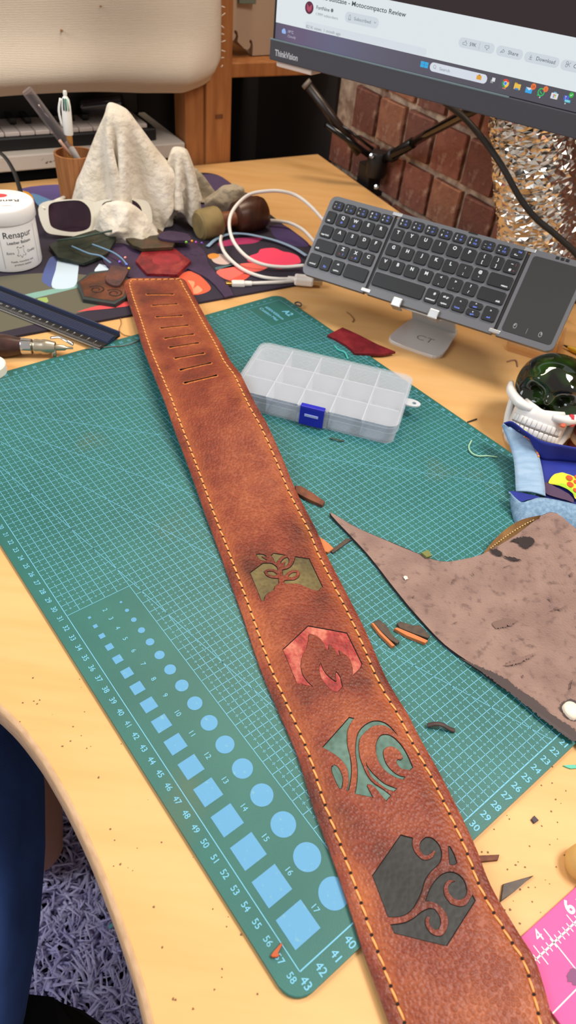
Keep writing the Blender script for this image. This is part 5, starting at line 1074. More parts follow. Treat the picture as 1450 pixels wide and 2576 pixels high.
for dx in (0.0, 0.070):
    O = [(x + dx, y) for x, y in op]; I = [(x + dx, y) for x, y in ip_]
    rr = delaunay_2d_cdt([Vector(p) for p in O + I], [], [list(range(len(O))), list(range(len(O), len(O) + len(I)))], 1, 1e-7)
    kp = [f for f in rr[2] if not inside(I, sum(rr[0][i][0] for i in f) / 3, sum(rr[0][i][1] for i in f) / 3)]; nv = len(rr[0])
    V = [FG @ Vector((v[0], v[1], 0.004 - 8 * (v[0] - 0.035 - dx) ** 2 * 0.4)) for v in rr[0]] + [FG @ Vector((v[0], v[1], 0.0 - 8 * (v[0] - 0.035 - dx) ** 2 * 0.4)) for v in rr[0]]
    F = [tuple(f) for f in kp] + [tuple(i + nv for i in reversed(f)) for f in kp]
    for b0_, cnt in ((0, len(O)), (len(O), len(I))):
        for k in range(cnt): a_, b_ = b0_ + k, b0_ + (k + 1) % cnt; F.append((a_, b_, b_ + nv, a_ + nv))
    mesh('frame_front', V, F, wfm, sg)
    V = [FG @ Vector((x, y, 0.0022 - 8 * (x - 0.035 - dx) ** 2 * 0.4)) for x, y in I] + [FG @ Vector((sum(p[0] for p in I) / len(I), sum(p[1] for p in I) / len(I), 0.0045))]
    mesh('lens', V, [(k, (k + 1) % len(I), len(I)) for k in range(len(I))], lens, sg, smooth=True)
t0 = FG @ Vector((0.002, 0.036, 0.0)); t1 = t0 + Vector((gb[0].x, gb[0].y, 0)).normalized() * 0.10 + ux * 0.055 + Vector((0, 0, -0.012))
tube('temple_arm', [t0, t0 + (t1 - t0) * 0.5, t1], [0.0045, 0.0035, 0.003], wfm, sg, n=10, flat=0.6)

# ------------------------------------------------------------------ wooden handled tool
wt = pv([(-0.1748, 0.966, 0.76), (-0.1509, 0.9851, 0.76), (-0.1269, 1.0086, 0.762), (-0.0755, 1.0478, 0.764)])
tl = thing('wooden_tool', 'dumbbell-shaped brown wooden leather tool with an olive capped end', 'hand tool', Vector((wt[1].x, wt[1].y, HT + 0.003)))
ax_ = along(wt[0], wt[3]); Lw = (wt[3] - wt[0]).length
lathe('olive_end', [(0.0, 0.000), (0.017, 0.000), (0.0205, 0.003), (0.0215, 0.012), (0.0215, 0.030), (0.0205, 0.033)], pm('olive_suede', (140, 120, 76), 0.8, var=(112, 94, 58), vscale=40), tl, mat=ax_, n=40)
dkb = pm('dark_turned_wood', (78, 44, 28), 0.35, var=(58, 32, 20), vscale=30, vstretch=(6, 1, 1)); rdb = pm('red_brown_wood', (122, 66, 38), 0.45)
lathe('end_face', [(0.0205, 0.033), (0.019, 0.0345), (0.0, 0.0345)], rdb, tl, mat=ax_, n=40)
lathe('waist', [(0.010, 0.034), (0.0115, 0.040), (0.0105, 0.055), (0.012, 0.062), (0.016, 0.066)], rdb, tl, mat=ax_, n=32)
lathe('barrel_end', [(0.014, 0.060), (0.021, 0.064), (0.0242, 0.075), (0.0246, 0.092), (0.0235, 0.104), (0.021, 0.110), (0.016, 0.1135), (0.0, 0.1145)], dkb, tl, mat=ax_, n=48)
tocam = ax_.inverted().to_3x3() @ (Vector((0, 0, 1.146)) - wt[1]).normalized(); ph = math.atan2(tocam.y, tocam.x)
for (t_, r_) in ((ph - 0.5, 0.013), (ph + 0.8, 0.014)):
    c = ax_ @ Vector((r_ * math.cos(t_), r_ * math.sin(t_), 0.0345)); d = ax_.to_3x3() @ Vector((0, 0, 1)); lathe('screw', [(0.0030, 0), (0.0030, 0.0012), (0.0018, 0.0022), (0, 0.0023)], M_CHROME, tl, mat=along(c, c + d), n=16)

# ------------------------------------------------------------------ leather pieces on the pad
def flat_leather(name, label, pts, z0, z1, m, edge=None, group='leather pieces on the desk pad', cat='leather piece', n=1, sharp=170, bev=0.0006, tilt=None, parent=None):
    P = [p[:2] for p in pts]; P = smooth_poly(P, n, sharp) if n > 1 else [tuple(p) for p in P]
    c = (sum(p[0] for p in P) / len(P), sum(p[1] for p in P) / len(P)); t = parent or thing(name, label, cat, (c[0], c[1], HT + z0), group)
    bm = prism_bm(P, HT + z0, HT + z1, bev)
    if tilt:
        for v in bm.verts: v.co.z += max(0.0, (v.co.xy - Vector(c)).dot(Vector(tilt)))
    bmobj('hide' if not parent else name, bm, m, t); return t
pl = leather('plum_leather', (54, 40, 62), (66, 50, 76), (78, 60, 88), 500, 12, 0.6, 0.2)
flat_leather('purple_offcut', 'plum purple leather offcut with a long pointed tail', [(-0.2101, 0.9739, 0.745), (-0.1646, 0.9298, 0.745), (-0.1516, 0.9025, 0.745), (-0.1433, 0.8751, 0.745), (-0.1135, 0.8297, 0.745), (-0.1, 0.8003, 0.745), (-0.1099, 0.7913, 0.745), (-0.1366, 0.8343, 0.745), (-0.1699, 0.8593, 0.745), (-0.1815, 0.8321, 0.745), (-0.2141, 0.8154, 0.745), (-0.2512, 0.8197, 0.745), (-0.2788, 0.8486, 0.745), (-0.2921, 0.8966, 0.745), (-0.267, 0.9456, 0.745)], 0.0032, 0.0052, pl, n=3, sharp=120)
rl = leather('red_hex_leather', (96, 22, 28), (130, 30, 38), (158, 60, 54), 420, 60, 0.4, 0.4, 0.1)
rh = flat_leather('red_hexagon', 'glossy red leather hexagon lying behind the strap tip', [(-0.2379, 0.8547, 0.749), (-0.2368, 0.8856, 0.749), (-0.1968, 0.9076, 0.749), (-0.168, 0.8744, 0.749), (-0.1775, 0.8302, 0.749), (-0.2159, 0.8227, 0.749)], 0.0053, 0.0093, rl)
art_ = smooth_poly([p[:2] for p in [(-0.2152, 0.8557, 0.7494), (-0.218, 0.8752, 0.7494), (-0.2086, 0.8868, 0.7494), (-0.1925, 0.8874, 0.7494), (-0.1819, 0.8748, 0.7494), (-0.1864, 0.8572, 0.7494), (-0.2007, 0.8497, 0.7494)]], 4, 60)
mesh('embossed_leaf', [(x, y, HT + 0.0094) for x, y in art_], [tuple(range(len(art_)))], pm('bright_red_dye', (156, 34, 44), 0.4, var=(128, 30, 38), vscale=80), rh)
bl_ = leather('dark_teal_brown_leather', (60, 40, 30), (96, 54, 36), (122, 68, 44), 420, 45, 0.4, 0.3)
bh_ = flat_leather('brown_hexagon', 'dark brown leather hexagon with two carved swirls left of the strap tip', [(-0.2933, 0.7793, 0.748), (-0.2851, 0.8112, 0.748), (-0.2533, 0.8291, 0.748), (-0.2327, 0.8006, 0.748), (-0.2258, 0.7553, 0.748), (-0.2339, 0.7357, 0.748), (-0.2737, 0.7392, 0.748)], 0.0034, 0.0082, pm('teal_black_edge', (44, 54, 54), 0.4))
flat_leather('face', '', [(-0.2897, 0.7801, 0.7486), (-0.282, 0.8048, 0.7486), (-0.2525, 0.822, 0.7486), (-0.235, 0.7976, 0.7486), (-0.2287, 0.7575, 0.7486), (-0.2372, 0.7419, 0.7486), (-0.2734, 0.7454, 0.7486)], 0.0082, 0.0087, bl_, parent=bh_, bev=0.0002)
for (x, y) in [(-0.2644, 0.7648, 0.749), (-0.2413, 0.761, 0.749)][0:2] if False else [p[:2] for p in [(-0.2644, 0.7648, 0.749), (-0.2413, 0.761, 0.749)]]:
    V, F = tube_geo([Vector((x + (0.003 + 0.0075 * t) * math.cos(9 * t), y + (0.003 + 0.0075 * t) * math.sin(9 * t), HT + 0.0088)) for t in [k / 30 for k in range(31)]], 0.0008, 6); mesh('carved_swirl', V, F, pm('dark_carving', (48, 26, 18), 0.5), bh_, smooth=True)
flat_leather('fold_tab', '', [(-0.2634, 0.8284, 0.754), (-0.241, 0.8272, 0.754), (-0.2384, 0.809, 0.754), (-0.239, 0.7782, 0.754), (-0.2478, 0.776, 0.754), (-0.2601, 0.7884, 0.754)], 0.0090, 0.0118, leather('brown_plum_leather', (66, 44, 46), (84, 56, 54), (116, 66, 50), 420, 45, 0.45, 0.2), parent=bh_, n=3, sharp=100)
gl_ = leather('bottle_green_leather', (30, 38, 32), (42, 50, 40), (60, 56, 42), 420, 40, 0.4, 0.25); ge = pm('green_black_edge', (52, 74, 68), 0.4)
g1 = flat_leather('green_hexagon', 'dark green leather hexagon leaning against the sunglasses, teal rim up', [(-0.3591, 0.8711, 0.752), (-0.3513, 0.8814, 0.752), (-0.285, 0.9367, 0.752), (-0.2766, 0.9027, 0.752), (-0.279, 0.8675, 0.752), (-0.2997, 0.8317, 0.752), (-0.3363, 0.839, 0.752)], 0.0055, 0.0095, gl_, tilt=(-0.02, 0.22))
tube('rim', pv([(-0.341, 0.8557, 0.764), (-0.3148, 0.8687, 0.766), (-0.2771, 0.9108, 0.764)]), 0.0016, ge, g1, n=8, flat=0.8)
g2 = flat_leather('green_hexagon', 'dark olive leather hexagon with a folded tab under the rags', [(-0.2804, 0.93, 0.754), (-0.2652, 0.9504, 0.754), (-0.2318, 0.9559, 0.754), (-0.1979, 0.9258, 0.754), (-0.1976, 0.9, 0.754), (-0.2359, 0.8831, 0.754), (-0.2518, 0.8913, 0.754)], 0.0100, 0.0145, leather('olive_dark_leather', (48, 46, 30), (64, 54, 36), (94, 60, 44), 420, 45, 0.4, 0.25))
flat_leather('fold_tab', '', [(-0.2227, 0.9246, 0.758), (-0.2129, 0.9424, 0.758), (-0.1847, 0.9392, 0.758), (-0.1753, 0.9188, 0.758), (-0.1999, 0.9118, 0.758), (-0.2175, 0.9147, 0.758)], 0.0150, 0.0180, pl, parent=g2, n=3, sharp=100)
# waxed cords and beads
def cord(label, pts, r, rgb, nm='cord', cat='cord', n=8, group=None, flat=1.0, rough=0.6):
    o = tube(nm, pts, r, pm('cord_%d_%d_%d' % rgb, rgb, rough), None, n=n, sub=8, flat=flat); tag(o, label, cat, group); return o
cord('thin blue waxed cord on the green hexagon, nearer one', [(-0.3234, 0.8593, 0.757), (-0.3122, 0.8544, 0.756), (-0.2968, 0.8477, 0.755), (-0.2826, 0.8489, 0.753), (-0.2652, 0.8343, 0.752)], 0.0011, (110, 146, 176), group='blue cords of the leather tags')
cord('thin blue waxed cord ending in iridescent beads', [(-0.2999, 0.8721, 0.757), (-0.2855, 0.8688, 0.755), (-0.2692, 0.863, 0.753), (-0.2547, 0.8501, 0.752), (-0.2436, 0.833, 0.752)], 0.0011, (110, 146, 176), group='blue cords of the leather tags')
def bead(label, p, r, rgb):
    V, F = lathe_geo([(0.0, -r), (r * .7, -r * .7), (r, 0), (r * .7, r * .7), (0, r)], 12, Matrix.Translation(Vector(p))); o = mesh('bead', V, F, pm('bead_%d_%d_%d' % rgb, rgb, 0.12, metal=0.7), None, smooth=True); tag(o, label, 'bead', 'beads on the leather tag cords')
for (p, c, t) in zip([(-0.2538, 0.8356, 0.754), (-0.2495, 0.8475, 0.755), (-0.2435, 0.8307, 0.754), (-0.2384, 0.8222, 0.753)], ((130, 100, 210), (224, 150, 150), (110, 130, 220), (200, 170, 60)), ('small violet bead beside the blue cord end', 'small pink bead above the blue cord end', 'small blue bead at the very tip of the cord', 'small gold bead just behind the strap tip')): bead(t, p, 0.0022, c)
for (p, c, t) in zip([(-0.179, 0.9007, 0.762), (-0.1722, 0.9065, 0.762), (-0.1663, 0.9043, 0.762), (-0.1591, 0.9085, 0.76)], ((120, 180, 70), (220, 150, 50), (170, 90, 180), (120, 80, 170)), ('small green bead beside the purple tab', 'small amber bead among the tab beads', 'small pink-violet bead among the tab beads', 'small purple bead nearest the wooden tool')): bead(t, p, 0.0022, c)

# ------------------------------------------------------------------ cables
wc = (222, 216, 208)
cord('white cable in a big standing loop in front of the wooden tool', [(0.0041, 0.9573, 0.79), (-0.0175, 0.9794, 0.8), (-0.0389, 0.999, 0.805), (-0.0606, 1.0007, 0.808), (-0.0818, 1.0007, 0.806), (-0.1058, 0.9968, 0.8), (-0.1206, 0.9741, 0.792), (-0.1259, 0.944, 0.785), (-0.1225, 0.9218, 0.775), (-0.1114, 0.9003, 0.766), (-0.0918, 0.8833, 0.758), (-0.0694, 0.8812, 0.752), (-0.0431, 0.8862, 0.75), (-0.0171, 0.8934, 0.752)], 0.0024, wc, 'white_cable', 'cable', 10)
cord('white cable passing behind the wooden tool to the keyboard', [(-0.077, 1.0371, 0.752), (-0.0648, 1.0384, 0.752), (-0.0453, 1.0351, 0.752), (-0.0246, 1.0091, 0.754), (-0.0063, 0.9668, 0.756)], 0.0024, wc, 'white_cable', 'cable', 10)
uc = cord('white cable loop that ends in a white plug below the keyboard', [(-0.1369, 0.9397, 0.76), (-0.1362, 0.9297, 0.756), (-0.1284, 0.9111, 0.75), (-0.1124, 0.8884, 0.747), (-0.0926, 0.8687, 0.746), (-0.0696, 0.8571, 0.746), (-0.048, 0.8568, 0.746), (-0.027, 0.863, 0.746)], 0.0024, wc, 'white_cable', 'cable', 10)
cord('white cable of the small plug beside the pointed purple leather', [(-0.091, 0.832, 0.746), (-0.0766, 0.8375, 0.7455), (-0.0591, 0.8447, 0.745), (-0.0428, 0.8506, 0.745), (-0.0273, 0.8581, 0.745)], 0.0024, wc, 'white_cable', 'cable', 10)
cord('pale blue ribbon cable curving over the printed pink blossom', [(-0.1553, 0.9329, 0.746), (-0.1459, 0.9617, 0.747), (-0.1302, 0.9798, 0.748), (-0.1107, 0.9863, 0.748), (-0.0901, 0.9837, 0.748), (-0.0623, 0.9773, 0.747), (-0.0358, 0.9601, 0.747), (-0.0153, 0.9354, 0.748)], 0.0028, (132, 158, 182), 'blue_cable', 'cable', 10, flat=0.35)
def plug(nm, label, pa, pb, r, tipl, tiprgb):
    pa, pb = Vector(pa), Vector(pb); t = thing(nm, label, 'plug', pa); m = along(pa, pb, (0, 0, 1)); Lg = (pb - pa).length
    bm = box_bm(-r * .62, r * .62, -r, r, 0, Lg, r * .3)
    for v in bm.verts: v.co = m @ v.co
    bmobj('body', bm, pm('plug_white', (232, 224, 216), 0.4), t)
    bm = box_bm(-r * .35, r * .35, -r * .62, r * .62, Lg, Lg + tipl, r * .08)
    for v in bm.verts: v.co = m @ v.co
    bmobj('metal_tip', bm, pm('plug_tip_%d' % tiprgb[0], tiprgb, 0.25, metal=0.9), t)
    lathe('strain_relief', [(0.0034, -0.009), (0.0036, 0.0), ], pm('plug_white', (232, 224, 216), 0.4), t, mat=m, n=14)
pa = [(-0.0267, 0.858, 0.7475), (-0.0014, 0.8587, 0.7475), (-0.0898, 0.832, 0.746), (-0.1063, 0.8281, 0.746)]
plug('wide_plug', 'wide white plug under the left edge of the keyboard', pa[0], pa[1], 0.0085, 0.012, (190, 170, 140))
plug('small_plug', 'small white plug with a gold tip beside the purple leather tail', pa[2], pa[3], 0.0050, 0.0075, (220, 170, 90))

# ------------------------------------------------------------------ ruler, swivel knife, tape
rq = pv([(-0.3742, 0.738, 0.744), (-0.2167, 0.6736, 0.744), (-0.2258, 0.6384, 0.744), (-0.3587, 0.6983, 0.744)])
ux = (rq[2] - rq[3]).normalized(); uy = Vector((0, 0, 1)).cross(ux); FR = frame(rq[2] - Vector((0, 0, 0.004)) + Vector((0, 0, 0.0006)), -ux, -uy); wd_ = abs((rq[1] - rq[2]).dot(uy)); Lr = 0.32
rl_ = thing('metal_ruler', 'blue-black ridged metal safety ruler lying on the desk pad edge', 'ruler', FR)
navy = pm('navy_anodised', (70, 78, 108), 0.35, metal=0.6); blk = pm('black_ruler_scale', (18, 18, 20), 0.35)
# cross-section along local y (front edge 0 -> back edge wd_): scale strip, ridges, raised dark rail
wd_ = min(max(wd_, 0.030), 0.046); y_ = lambda t: -t * wd_
ysgn = 1 if (FR.inverted() @ rq[1]).y > 0 else -1
def rbar(nm, t0, t1, h0, h1, m, bev=0.0003): 
    a_, b_ = sorted((ysgn * t0 * wd_, ysgn * t1 * wd_)); return bmobj(nm, box_bm(0.0, Lr, a_, b_, h0, h1, bev), m, rl_, True)
rbar('cutting_edge', 0.0, 0.05, 0.0032, 0.0042, pm('bare_steel', (170, 172, 172), 0.3, metal=0.9)); rbar('scale_strip', 0.05, 0.40, 0.003, 0.0045, blk)
for k in range(6): rbar('ridge', 0.41 + k * 0.055, 0.45 + k * 0.055, 0.003, 0.0068 + 0.0004 * k, navy)
rbar('ridge_bed', 0.40, 0.76, 0.003, 0.0052, navy); rbar('dark_rail', 0.75, 0.95, 0.003, 0.0060, blk); rbar('top_rail', 0.95, 1.0, 0.003, 0.0100, navy)
a = ([], [])
for k in range(1, 30):
    text_on(a, str(k), T3(k * 0.0101 + 0.003, ysgn * 0.28 * wd_, 0.0047) @ Matrix.Rotation(0 if ysgn < 0 else 0, 4, 'Z'), 0.0030)
for k in range(0, 300, 2):
    x = k * 0.00101 + 0.003; l_ = 0.10 if k % 10 else 0.15; quad(a, [(x, ysgn * 0.06 * wd_, 0.0047), (x + 0.0002, ysgn * 0.06 * wd_, 0.0047), (x + 0.0002, ysgn * (0.06 + l_) * wd_, 0.0047), (x, ysgn * (0.06 + l_) * wd_, 0.0047)])
mesh('scale_marks', a[0], a[1], pm('ruler_print', (190, 190, 190), 0.5), rl_, True)
kp_ = pv([(-0.3362, 0.6117, 0.751), (-0.3019, 0.6177, 0.751), (-0.2922, 0.6216, 0.751), (-0.2898, 0.6221, 0.751), (-0.268, 0.6236, 0.751), (-0.2561, 0.6238, 0.751), (-0.2494, 0.6245, 0.751)])
sk = thing('swivel_knife', 'leather swivel knife with a dark wooden handle and steel chuck', 'knife', Vector((kp_[3].x, kp_[3].y, HT)))
ax_ = along(kp_[0], kp_[5]); q_ = lambda i: (kp_[i] - kp_[0]).length
lathe('handle', [(0.006, -0.03), (0.0095, -0.02), (0.0122, 0.004), (0.0120, q_(1) * .55), (0.0092, q_(1) * .9), (0.0086, q_(1))], pm('rosewood', (70, 40, 34), 0.35, var=(48, 28, 24), vscale=60), sk, mat=ax_, n=32)
lathe('ferrule', [(0.0086, q_(1)), (0.0088, q_(1) + .001), (0.0080, q_(2)), (0.0050, q_(2) + .002), (0.0050, q_(3))], M_CHROME, sk, mat=ax_, n=32)
lathe('chuck', [(0.0078, q_(3)), (0.0082, q_(3) + .002), (0.0075, q_(3) + .007), (0.0082, q_(3) + .009), (0.0078, q_(3) + .014), (0.0060, q_(4)), (0.0034, q_(4) + .001), (0.0030, q_(5) - .002), (0.0016, q_(5)), (0.0012, q_(6))], pm('brushed_nickel', (190, 180, 160), 0.28, metal=0.9), sk, mat=ax_, n=32)
hp_ = pv([(-0.2751, 0.6318, 0.756), (-0.2654, 0.6321, 0.758), (-0.257, 0.6273, 0.758), (-0.2507, 0.6255, 0.756), (-0.2493, 0.6259, 0.755)]); tube('thumb_lever', hp_, 0.0022, M_CHROME, sk, n=10, sub=5, flat=0.6)
hp_ = pv([(-0.2707, 0.6248, 0.75), (-0.2684, 0.618, 0.748), (-0.2689, 0.6173, 0.743)]); tube('cross_pin', hp_, 0.0028, pm('brushed_nickel', (190, 180, 160), 0.28), sk, n=10)
tm = pv([(-0.3167, 0.5735, 0.74), (-0.3081, 0.579, 0.74)]); tp = thing('tape_measure', 'white tape measure end at the left edge of the photo', 'tape measure', tm[0])
lathe('reel', [(0.017, 0), (0.0180, 0.001), (0.0180, 0.011), (0.017, 0.012), (0.006, 0.012), (0, 0.0115)], pm('tape_white', (230, 222, 208), 0.5), tp, mat=T3(tm[0].x - 0.006, tm[0].y + 0.002, HT + 0.0002), n=48)

# ------------------------------------------------------------------ big suede hide and pieces near it
SU = pm('taupe_suede', (140, 112, 101), 0.95, var=(122, 95, 86), vscale=42, var2=(98, 74, 67), v2scale=170, v2lo=0.56, v2hi=0.74, bump=0.9, bscale=700, sheen=0.4)
hd = pv([(0.0358, 0.4207, 0.746), (0.0615, 0.4045, 0.747), (0.093, 0.391, 0.747), (0.1124, 0.3828, 0.747), (0.1284, 0.3778, 0.747), (0.1447, 0.3812, 0.748), (0.1631, 0.3888, 0.75), (0.1917, 0.4077, 0.758), (0.2221, 0.4318, 0.766), (0.2403, 0.4147, 0.766), (0.2696, 0.3877, 0.766), (0.2855, 0.3105, 0.748), (0.2335, 0.2086, 0.746), (0.214, 0.2222, 0.746), (0.2043, 0.2357, 0.7455), (0.1814, 0.2558, 0.7455), (0.1613, 0.2682, 0.7455), (0.1434, 0.2821, 0.7455), (0.1247, 0.2966, 0.7455), (0.1085, 0.3166, 0.7455), (0.0914, 0.341, 0.7455), (0.07, 0.3754, 0.7455), (0.0533, 0.3974, 0.7458)])
hide = thing('suede_hide', 'large taupe suede hide with dark stains on the right of the mat', 'hide', (0.17, 0.34, HT + 0.004))
Ph = [(v.x, v.y) for v in cr([p.xy.to_3d() for p in hd], 4, True)]; Zh = [v.x for v in cr([Vector((p.z - HT, 0, 0)) for p in hd], 4, True)]
if area2(Ph) < 0: Ph = Ph[::-1]; Zh = Zh[::-1]
def hz(x, y):
    w = 0; s_ = 0
    for (p, z) in zip(Ph, Zh):
        k = 1 / ((p[0] - x) ** 2 + (p[1] - y) ** 2 + 1e-5) ** 1.5; w += k; s_ += k * z
    return s_ / w
gp = list(Ph); gx = min(p[0] for p in Ph)
while gx < max(p[0] for p in Ph):
    gy = min(p[1] for p in Ph)
    while gy < max(p[1] for p in Ph):
        if inside(Ph, gx, gy) and min((p[0] - gx) ** 2 + (p[1] - gy) ** 2 for p in Ph) > 2e-5: gp.append((gx, gy))
        gy += 0.008
    gx += 0.008
rr = delaunay_2d_cdt([Vector(p) for p in gp], [], [list(range(len(Ph)))], 1, 1e-6)
zt2 = [HT + hz(v[0], v[1]) + 0.0008 * noise.noise(Vector((v[0] * 40, v[1] * 40, 0))) for v in rr[0]]; nv = len(rr[0])
V = [Vector((v[0], v[1], z)) for v, z in zip(rr[0], zt2)] + [Vector((v[0], v[1], z - 0.0022)) for v, z in zip(rr[0], zt2)]
mesh('suede_face', V, [tuple(f) for f in rr[2]] + [tuple(i + nv for i in reversed(f)) for f in rr[2]], SU, hide, smooth=False)
nP = len(Ph); mesh('dark_edge', [Vector((p[0], p[1], HT + z + 0.0001)) for p, z in zip(Ph, Zh)] + [Vector((p[0], p[1], HT + z - 0.0024)) for p, z in zip(Ph, Zh)], [(i, (i + 1) % nP, nP + (i + 1) % nP, nP + i) for i in range(nP)], pm('hide_edge_dark', (46, 36, 38), 0.6), hide)
def stain(nm, pts, rgb, parent, zf, lift=0.0004, rough=0.9):
    P = resample(smooth_poly([p[:2] for p in pts], 4, 40), 0.0004); P = [(x + 0.0013 * noise.noise(Vector((x * 700, y * 700, 1))) + 0.0007 * noise.noise(Vector((x * 2200, y * 2200, 1))), y + 0.0013 * noise.noise(Vector((x * 700, y * 700, 5))) + 0.0007 * noise.noise(Vector((x * 2200, y * 2200, 5)))) for x, y in P]
    bm = bmesh.new(); f = bm.faces.new([bm.verts.new((x, y, zf(x, y) + lift)) for x, y in P]); bmesh.ops.triangulate(bm, faces=[f]); o = bmobj(nm, bm, pm('stain_%d_%d_%d' % rgb, rgb, rough), parent)
    for p_ in o.data.polygons:
        if p_.normal.z < 0: p_.flip()
zh = lambda x, y: HT + hz(x, y) + 0.0008
stain('black_stain', [(0.1853, 0.4006, 0.76), (0.1959, 0.4049, 0.762), (0.2044, 0.4029, 0.762), (0.2032, 0.3968, 0.76), (0.1964, 0.3929, 0.759), (0.191, 0.3991, 0.759)], (44, 34, 34), hide, zh)
stain('black_stain', [(0.1684, 0.3918, 0.75), (0.1748, 0.3918, 0.75), (0.1785, 0.3858, 0.75), (0.1726, 0.387, 0.75)], (44, 34, 34), hide, zh)
stain('black_stain', [(0.1787, 0.3854, 0.75), (0.185, 0.3846, 0.75), (0.1928, 0.3811, 0.75), (0.1845, 0.3814, 0.75)], (44, 34, 34), hide, zh)
stain('brown_stain', [(0.1619, 0.3194, 0.746), (0.1723, 0.3245, 0.746), (0.1826, 0.3241, 0.746), (0.1743, 0.3184, 0.746), (0.165, 0.3153, 0.746)], (112, 88, 80), hide, zh)
stain('brown_stain', [(0.1661, 0.2839, 0.746), (0.1771, 0.2911, 0.746), (0.191, 0.2972, 0.746), (0.1842, 0.2913, 0.746), (0.1718, 0.2847, 0.746)], (120, 95, 87), hide, zh)
stain('dark_smear', [(0.1341, 0.2855, 0.7457), (0.1489, 0.2802, 0.7457), (0.1646, 0.2734, 0.7457), (0.1723, 0.2659, 0.7457), (0.1827, 0.2596, 0.7457), (0.1938, 0.2477, 0.7457), (0.2064, 0.2392, 0.7457), (0.2043, 0.2299, 0.7457), (0.1919, 0.2388, 0.7457), (0.1773, 0.2522, 0.7457), (0.1595, 0.2673, 0.7457), (0.1446, 0.2796, 0.7457)], (58, 44, 44), hide, zh, 0.0003, 0.5)
stain('dark_smear', [(0.2, 0.2551, 0.7457), (0.206, 0.2611, 0.7457), (0.2126, 0.2604, 0.7457), (0.2094, 0.2467, 0.7457), (0.203, 0.2474, 0.7457)], (52, 40, 42), hide, zh, 0.0003, 0.5)
for k in range(26):
    x, y = random.uniform(0.10, 0.24), random.uniform(0.26, 0.42)
    if inside(Ph, x, y):
        d = Vector((random.uniform(-1, 1), random.uniform(-1, 1))).normalized() * random.uniform(.001, .005); n_ = Vector((-d.y, d.x)).normalized() * random.uniform(.0002, .0006)
        stain('scuff', [(x - d.x, y - d.y), (x + n_.x, y + n_.y), (x + d.x, y + d.y), (x - n_.x, y - n_.y)], (104, 80, 74) if k % 4 else (70, 54, 52), hide, zh)
gp_ = [(0.2009, 0.2539, 0.748), (0.2031, 0.2578, 0.748), (0.2069, 0.2598, 0.748), (0.2112, 0.2581, 0.748), (0.2132, 0.2525, 0.748), (0.2084, 0.2461, 0.748), (0.2035, 0.2476, 0.748)]
P = smooth_poly([p[:2] for p in gp_], 5, 30); cx_ = sum(p[0] for p in P) / len(P); cy_ = sum(p[1] for p in P) / len(P); V = []; F = []
for k, (sc_, h) in enumerate(((1.0, 0.0), (0.96, .0016), (0.85, .0028), (0.6, .0036), (0.25, .0039))):
    for (x, y) in P: V.append((cx_ + (x - cx_) * sc_, cy_ + (y - cy_) * sc_, HT + 0.0062 + h))
n_ = len(P)
for k in range(4):
    for i in range(n_): F.append((k * n_ + i, k * n_ + (i + 1) % n_, (k + 1) * n_ + (i + 1) % n_, (k + 1) * n_ + i))
F.append(tuple(range(4 * n_, 5 * n_)))
o = mesh('glue_blob', V, F, pm('ivory_glue', (226, 214, 196), 0.25), None, smooth=True); tag(o, 'ivory blob of glue on the near corner of the hide', 'glue')
# curled stitched strip under the hide's upper edge
cs = pv([(0.1655, 0.3938, 0.746), (0.1739, 0.404, 0.752), (0.1847, 0.4141, 0.758), (0.1969, 0.4206, 0.764), (0.212, 0.4243, 0.768)]); ci_ = pv([(0.1673, 0.3934, 0.746), (0.1779, 0.3998, 0.749), (0.1893, 0.4077, 0.752), (0.2013, 0.4164, 0.757), (0.2126, 0.4255, 0.763)])
A = cr(cs, 6); B = cr(ci_, 6); V = []; F = []
for p, q in zip(A, B):
    dn = Vector((0, 0, -0.0022)); V += [p + dn * .2, p * .98 + q * .02 + dn, q + dn * 2, q + dn]
    V[-4:] = [p, p + dn, q + dn * 1.6, q - Vector((0, 0, 0.001))]
for i in range(len(A) - 1):
    for k in range(4): F.append((i * 4 + k, i * 4 + (k + 1) % 4, (i + 1) * 4 + (k + 1) % 4, (i + 1) * 4 + k))
sp = thing('stitched_strip', 'curved tan leather strip with stitching peeking from under the hide', 'leather strip', cs[0])
mesh('strip', V, F, pm('tan_suede', (140, 102, 60), 0.9, var=(110, 76, 40), vscale=80), sp)
for k in range(3, len(A) - 3):
    p = A[k] * .45 + B[k] * .55 + Vector((0, 0, 0.0003)); q = A[k + 1] * .45 + B[k + 1] * .55 + Vector((0, 0, 0.0003)); tube('stitch', [p, p + (q - p) * .6], 0.00045, pm('cream_thread', (206, 178, 120), 0.7), sp, n=5)

# ------------------------------------------------------------------ small offcuts and debris
def off(nm, label, pts, th, m, cat='offcut', n=2, sharp=140, base=0.0031, group='small leather offcuts'):
    P = [p[:2] for p in pts]; P = smooth_poly(P, n, sharp); o = bmobj(nm, prism_bm(P, HT + base, HT + base + th, th * 0.2), m); tag(o, label, cat, group); return o
br_ = pm('offcut_brown', (120, 70, 46), 0.7, var=(92, 50, 34), vscale=120); og = pm('offcut_orange', (186, 112, 66), 0.8); dkm = pm('offcut_black_brown', (58, 46, 40), 0.5, var=(78, 62, 50), vscale=200)
off('red_offcut', 'dark red leather offcut lying across the far edge of the mat', [(0.0224, 0.7246, 0.746), (0.0399, 0.7469, 0.746), (0.0608, 0.7324, 0.746), (0.082, 0.7158, 0.746), (0.1032, 0.7042, 0.746), (0.0886, 0.6957, 0.746), (0.0554, 0.6901, 0.746), (0.0445, 0.7074, 0.746)], 0.003, leather('wine_leather', (88, 18, 27), (116, 26, 36), (136, 40, 46), 400, 40, 0.5, 0.3), 'leather offcut')
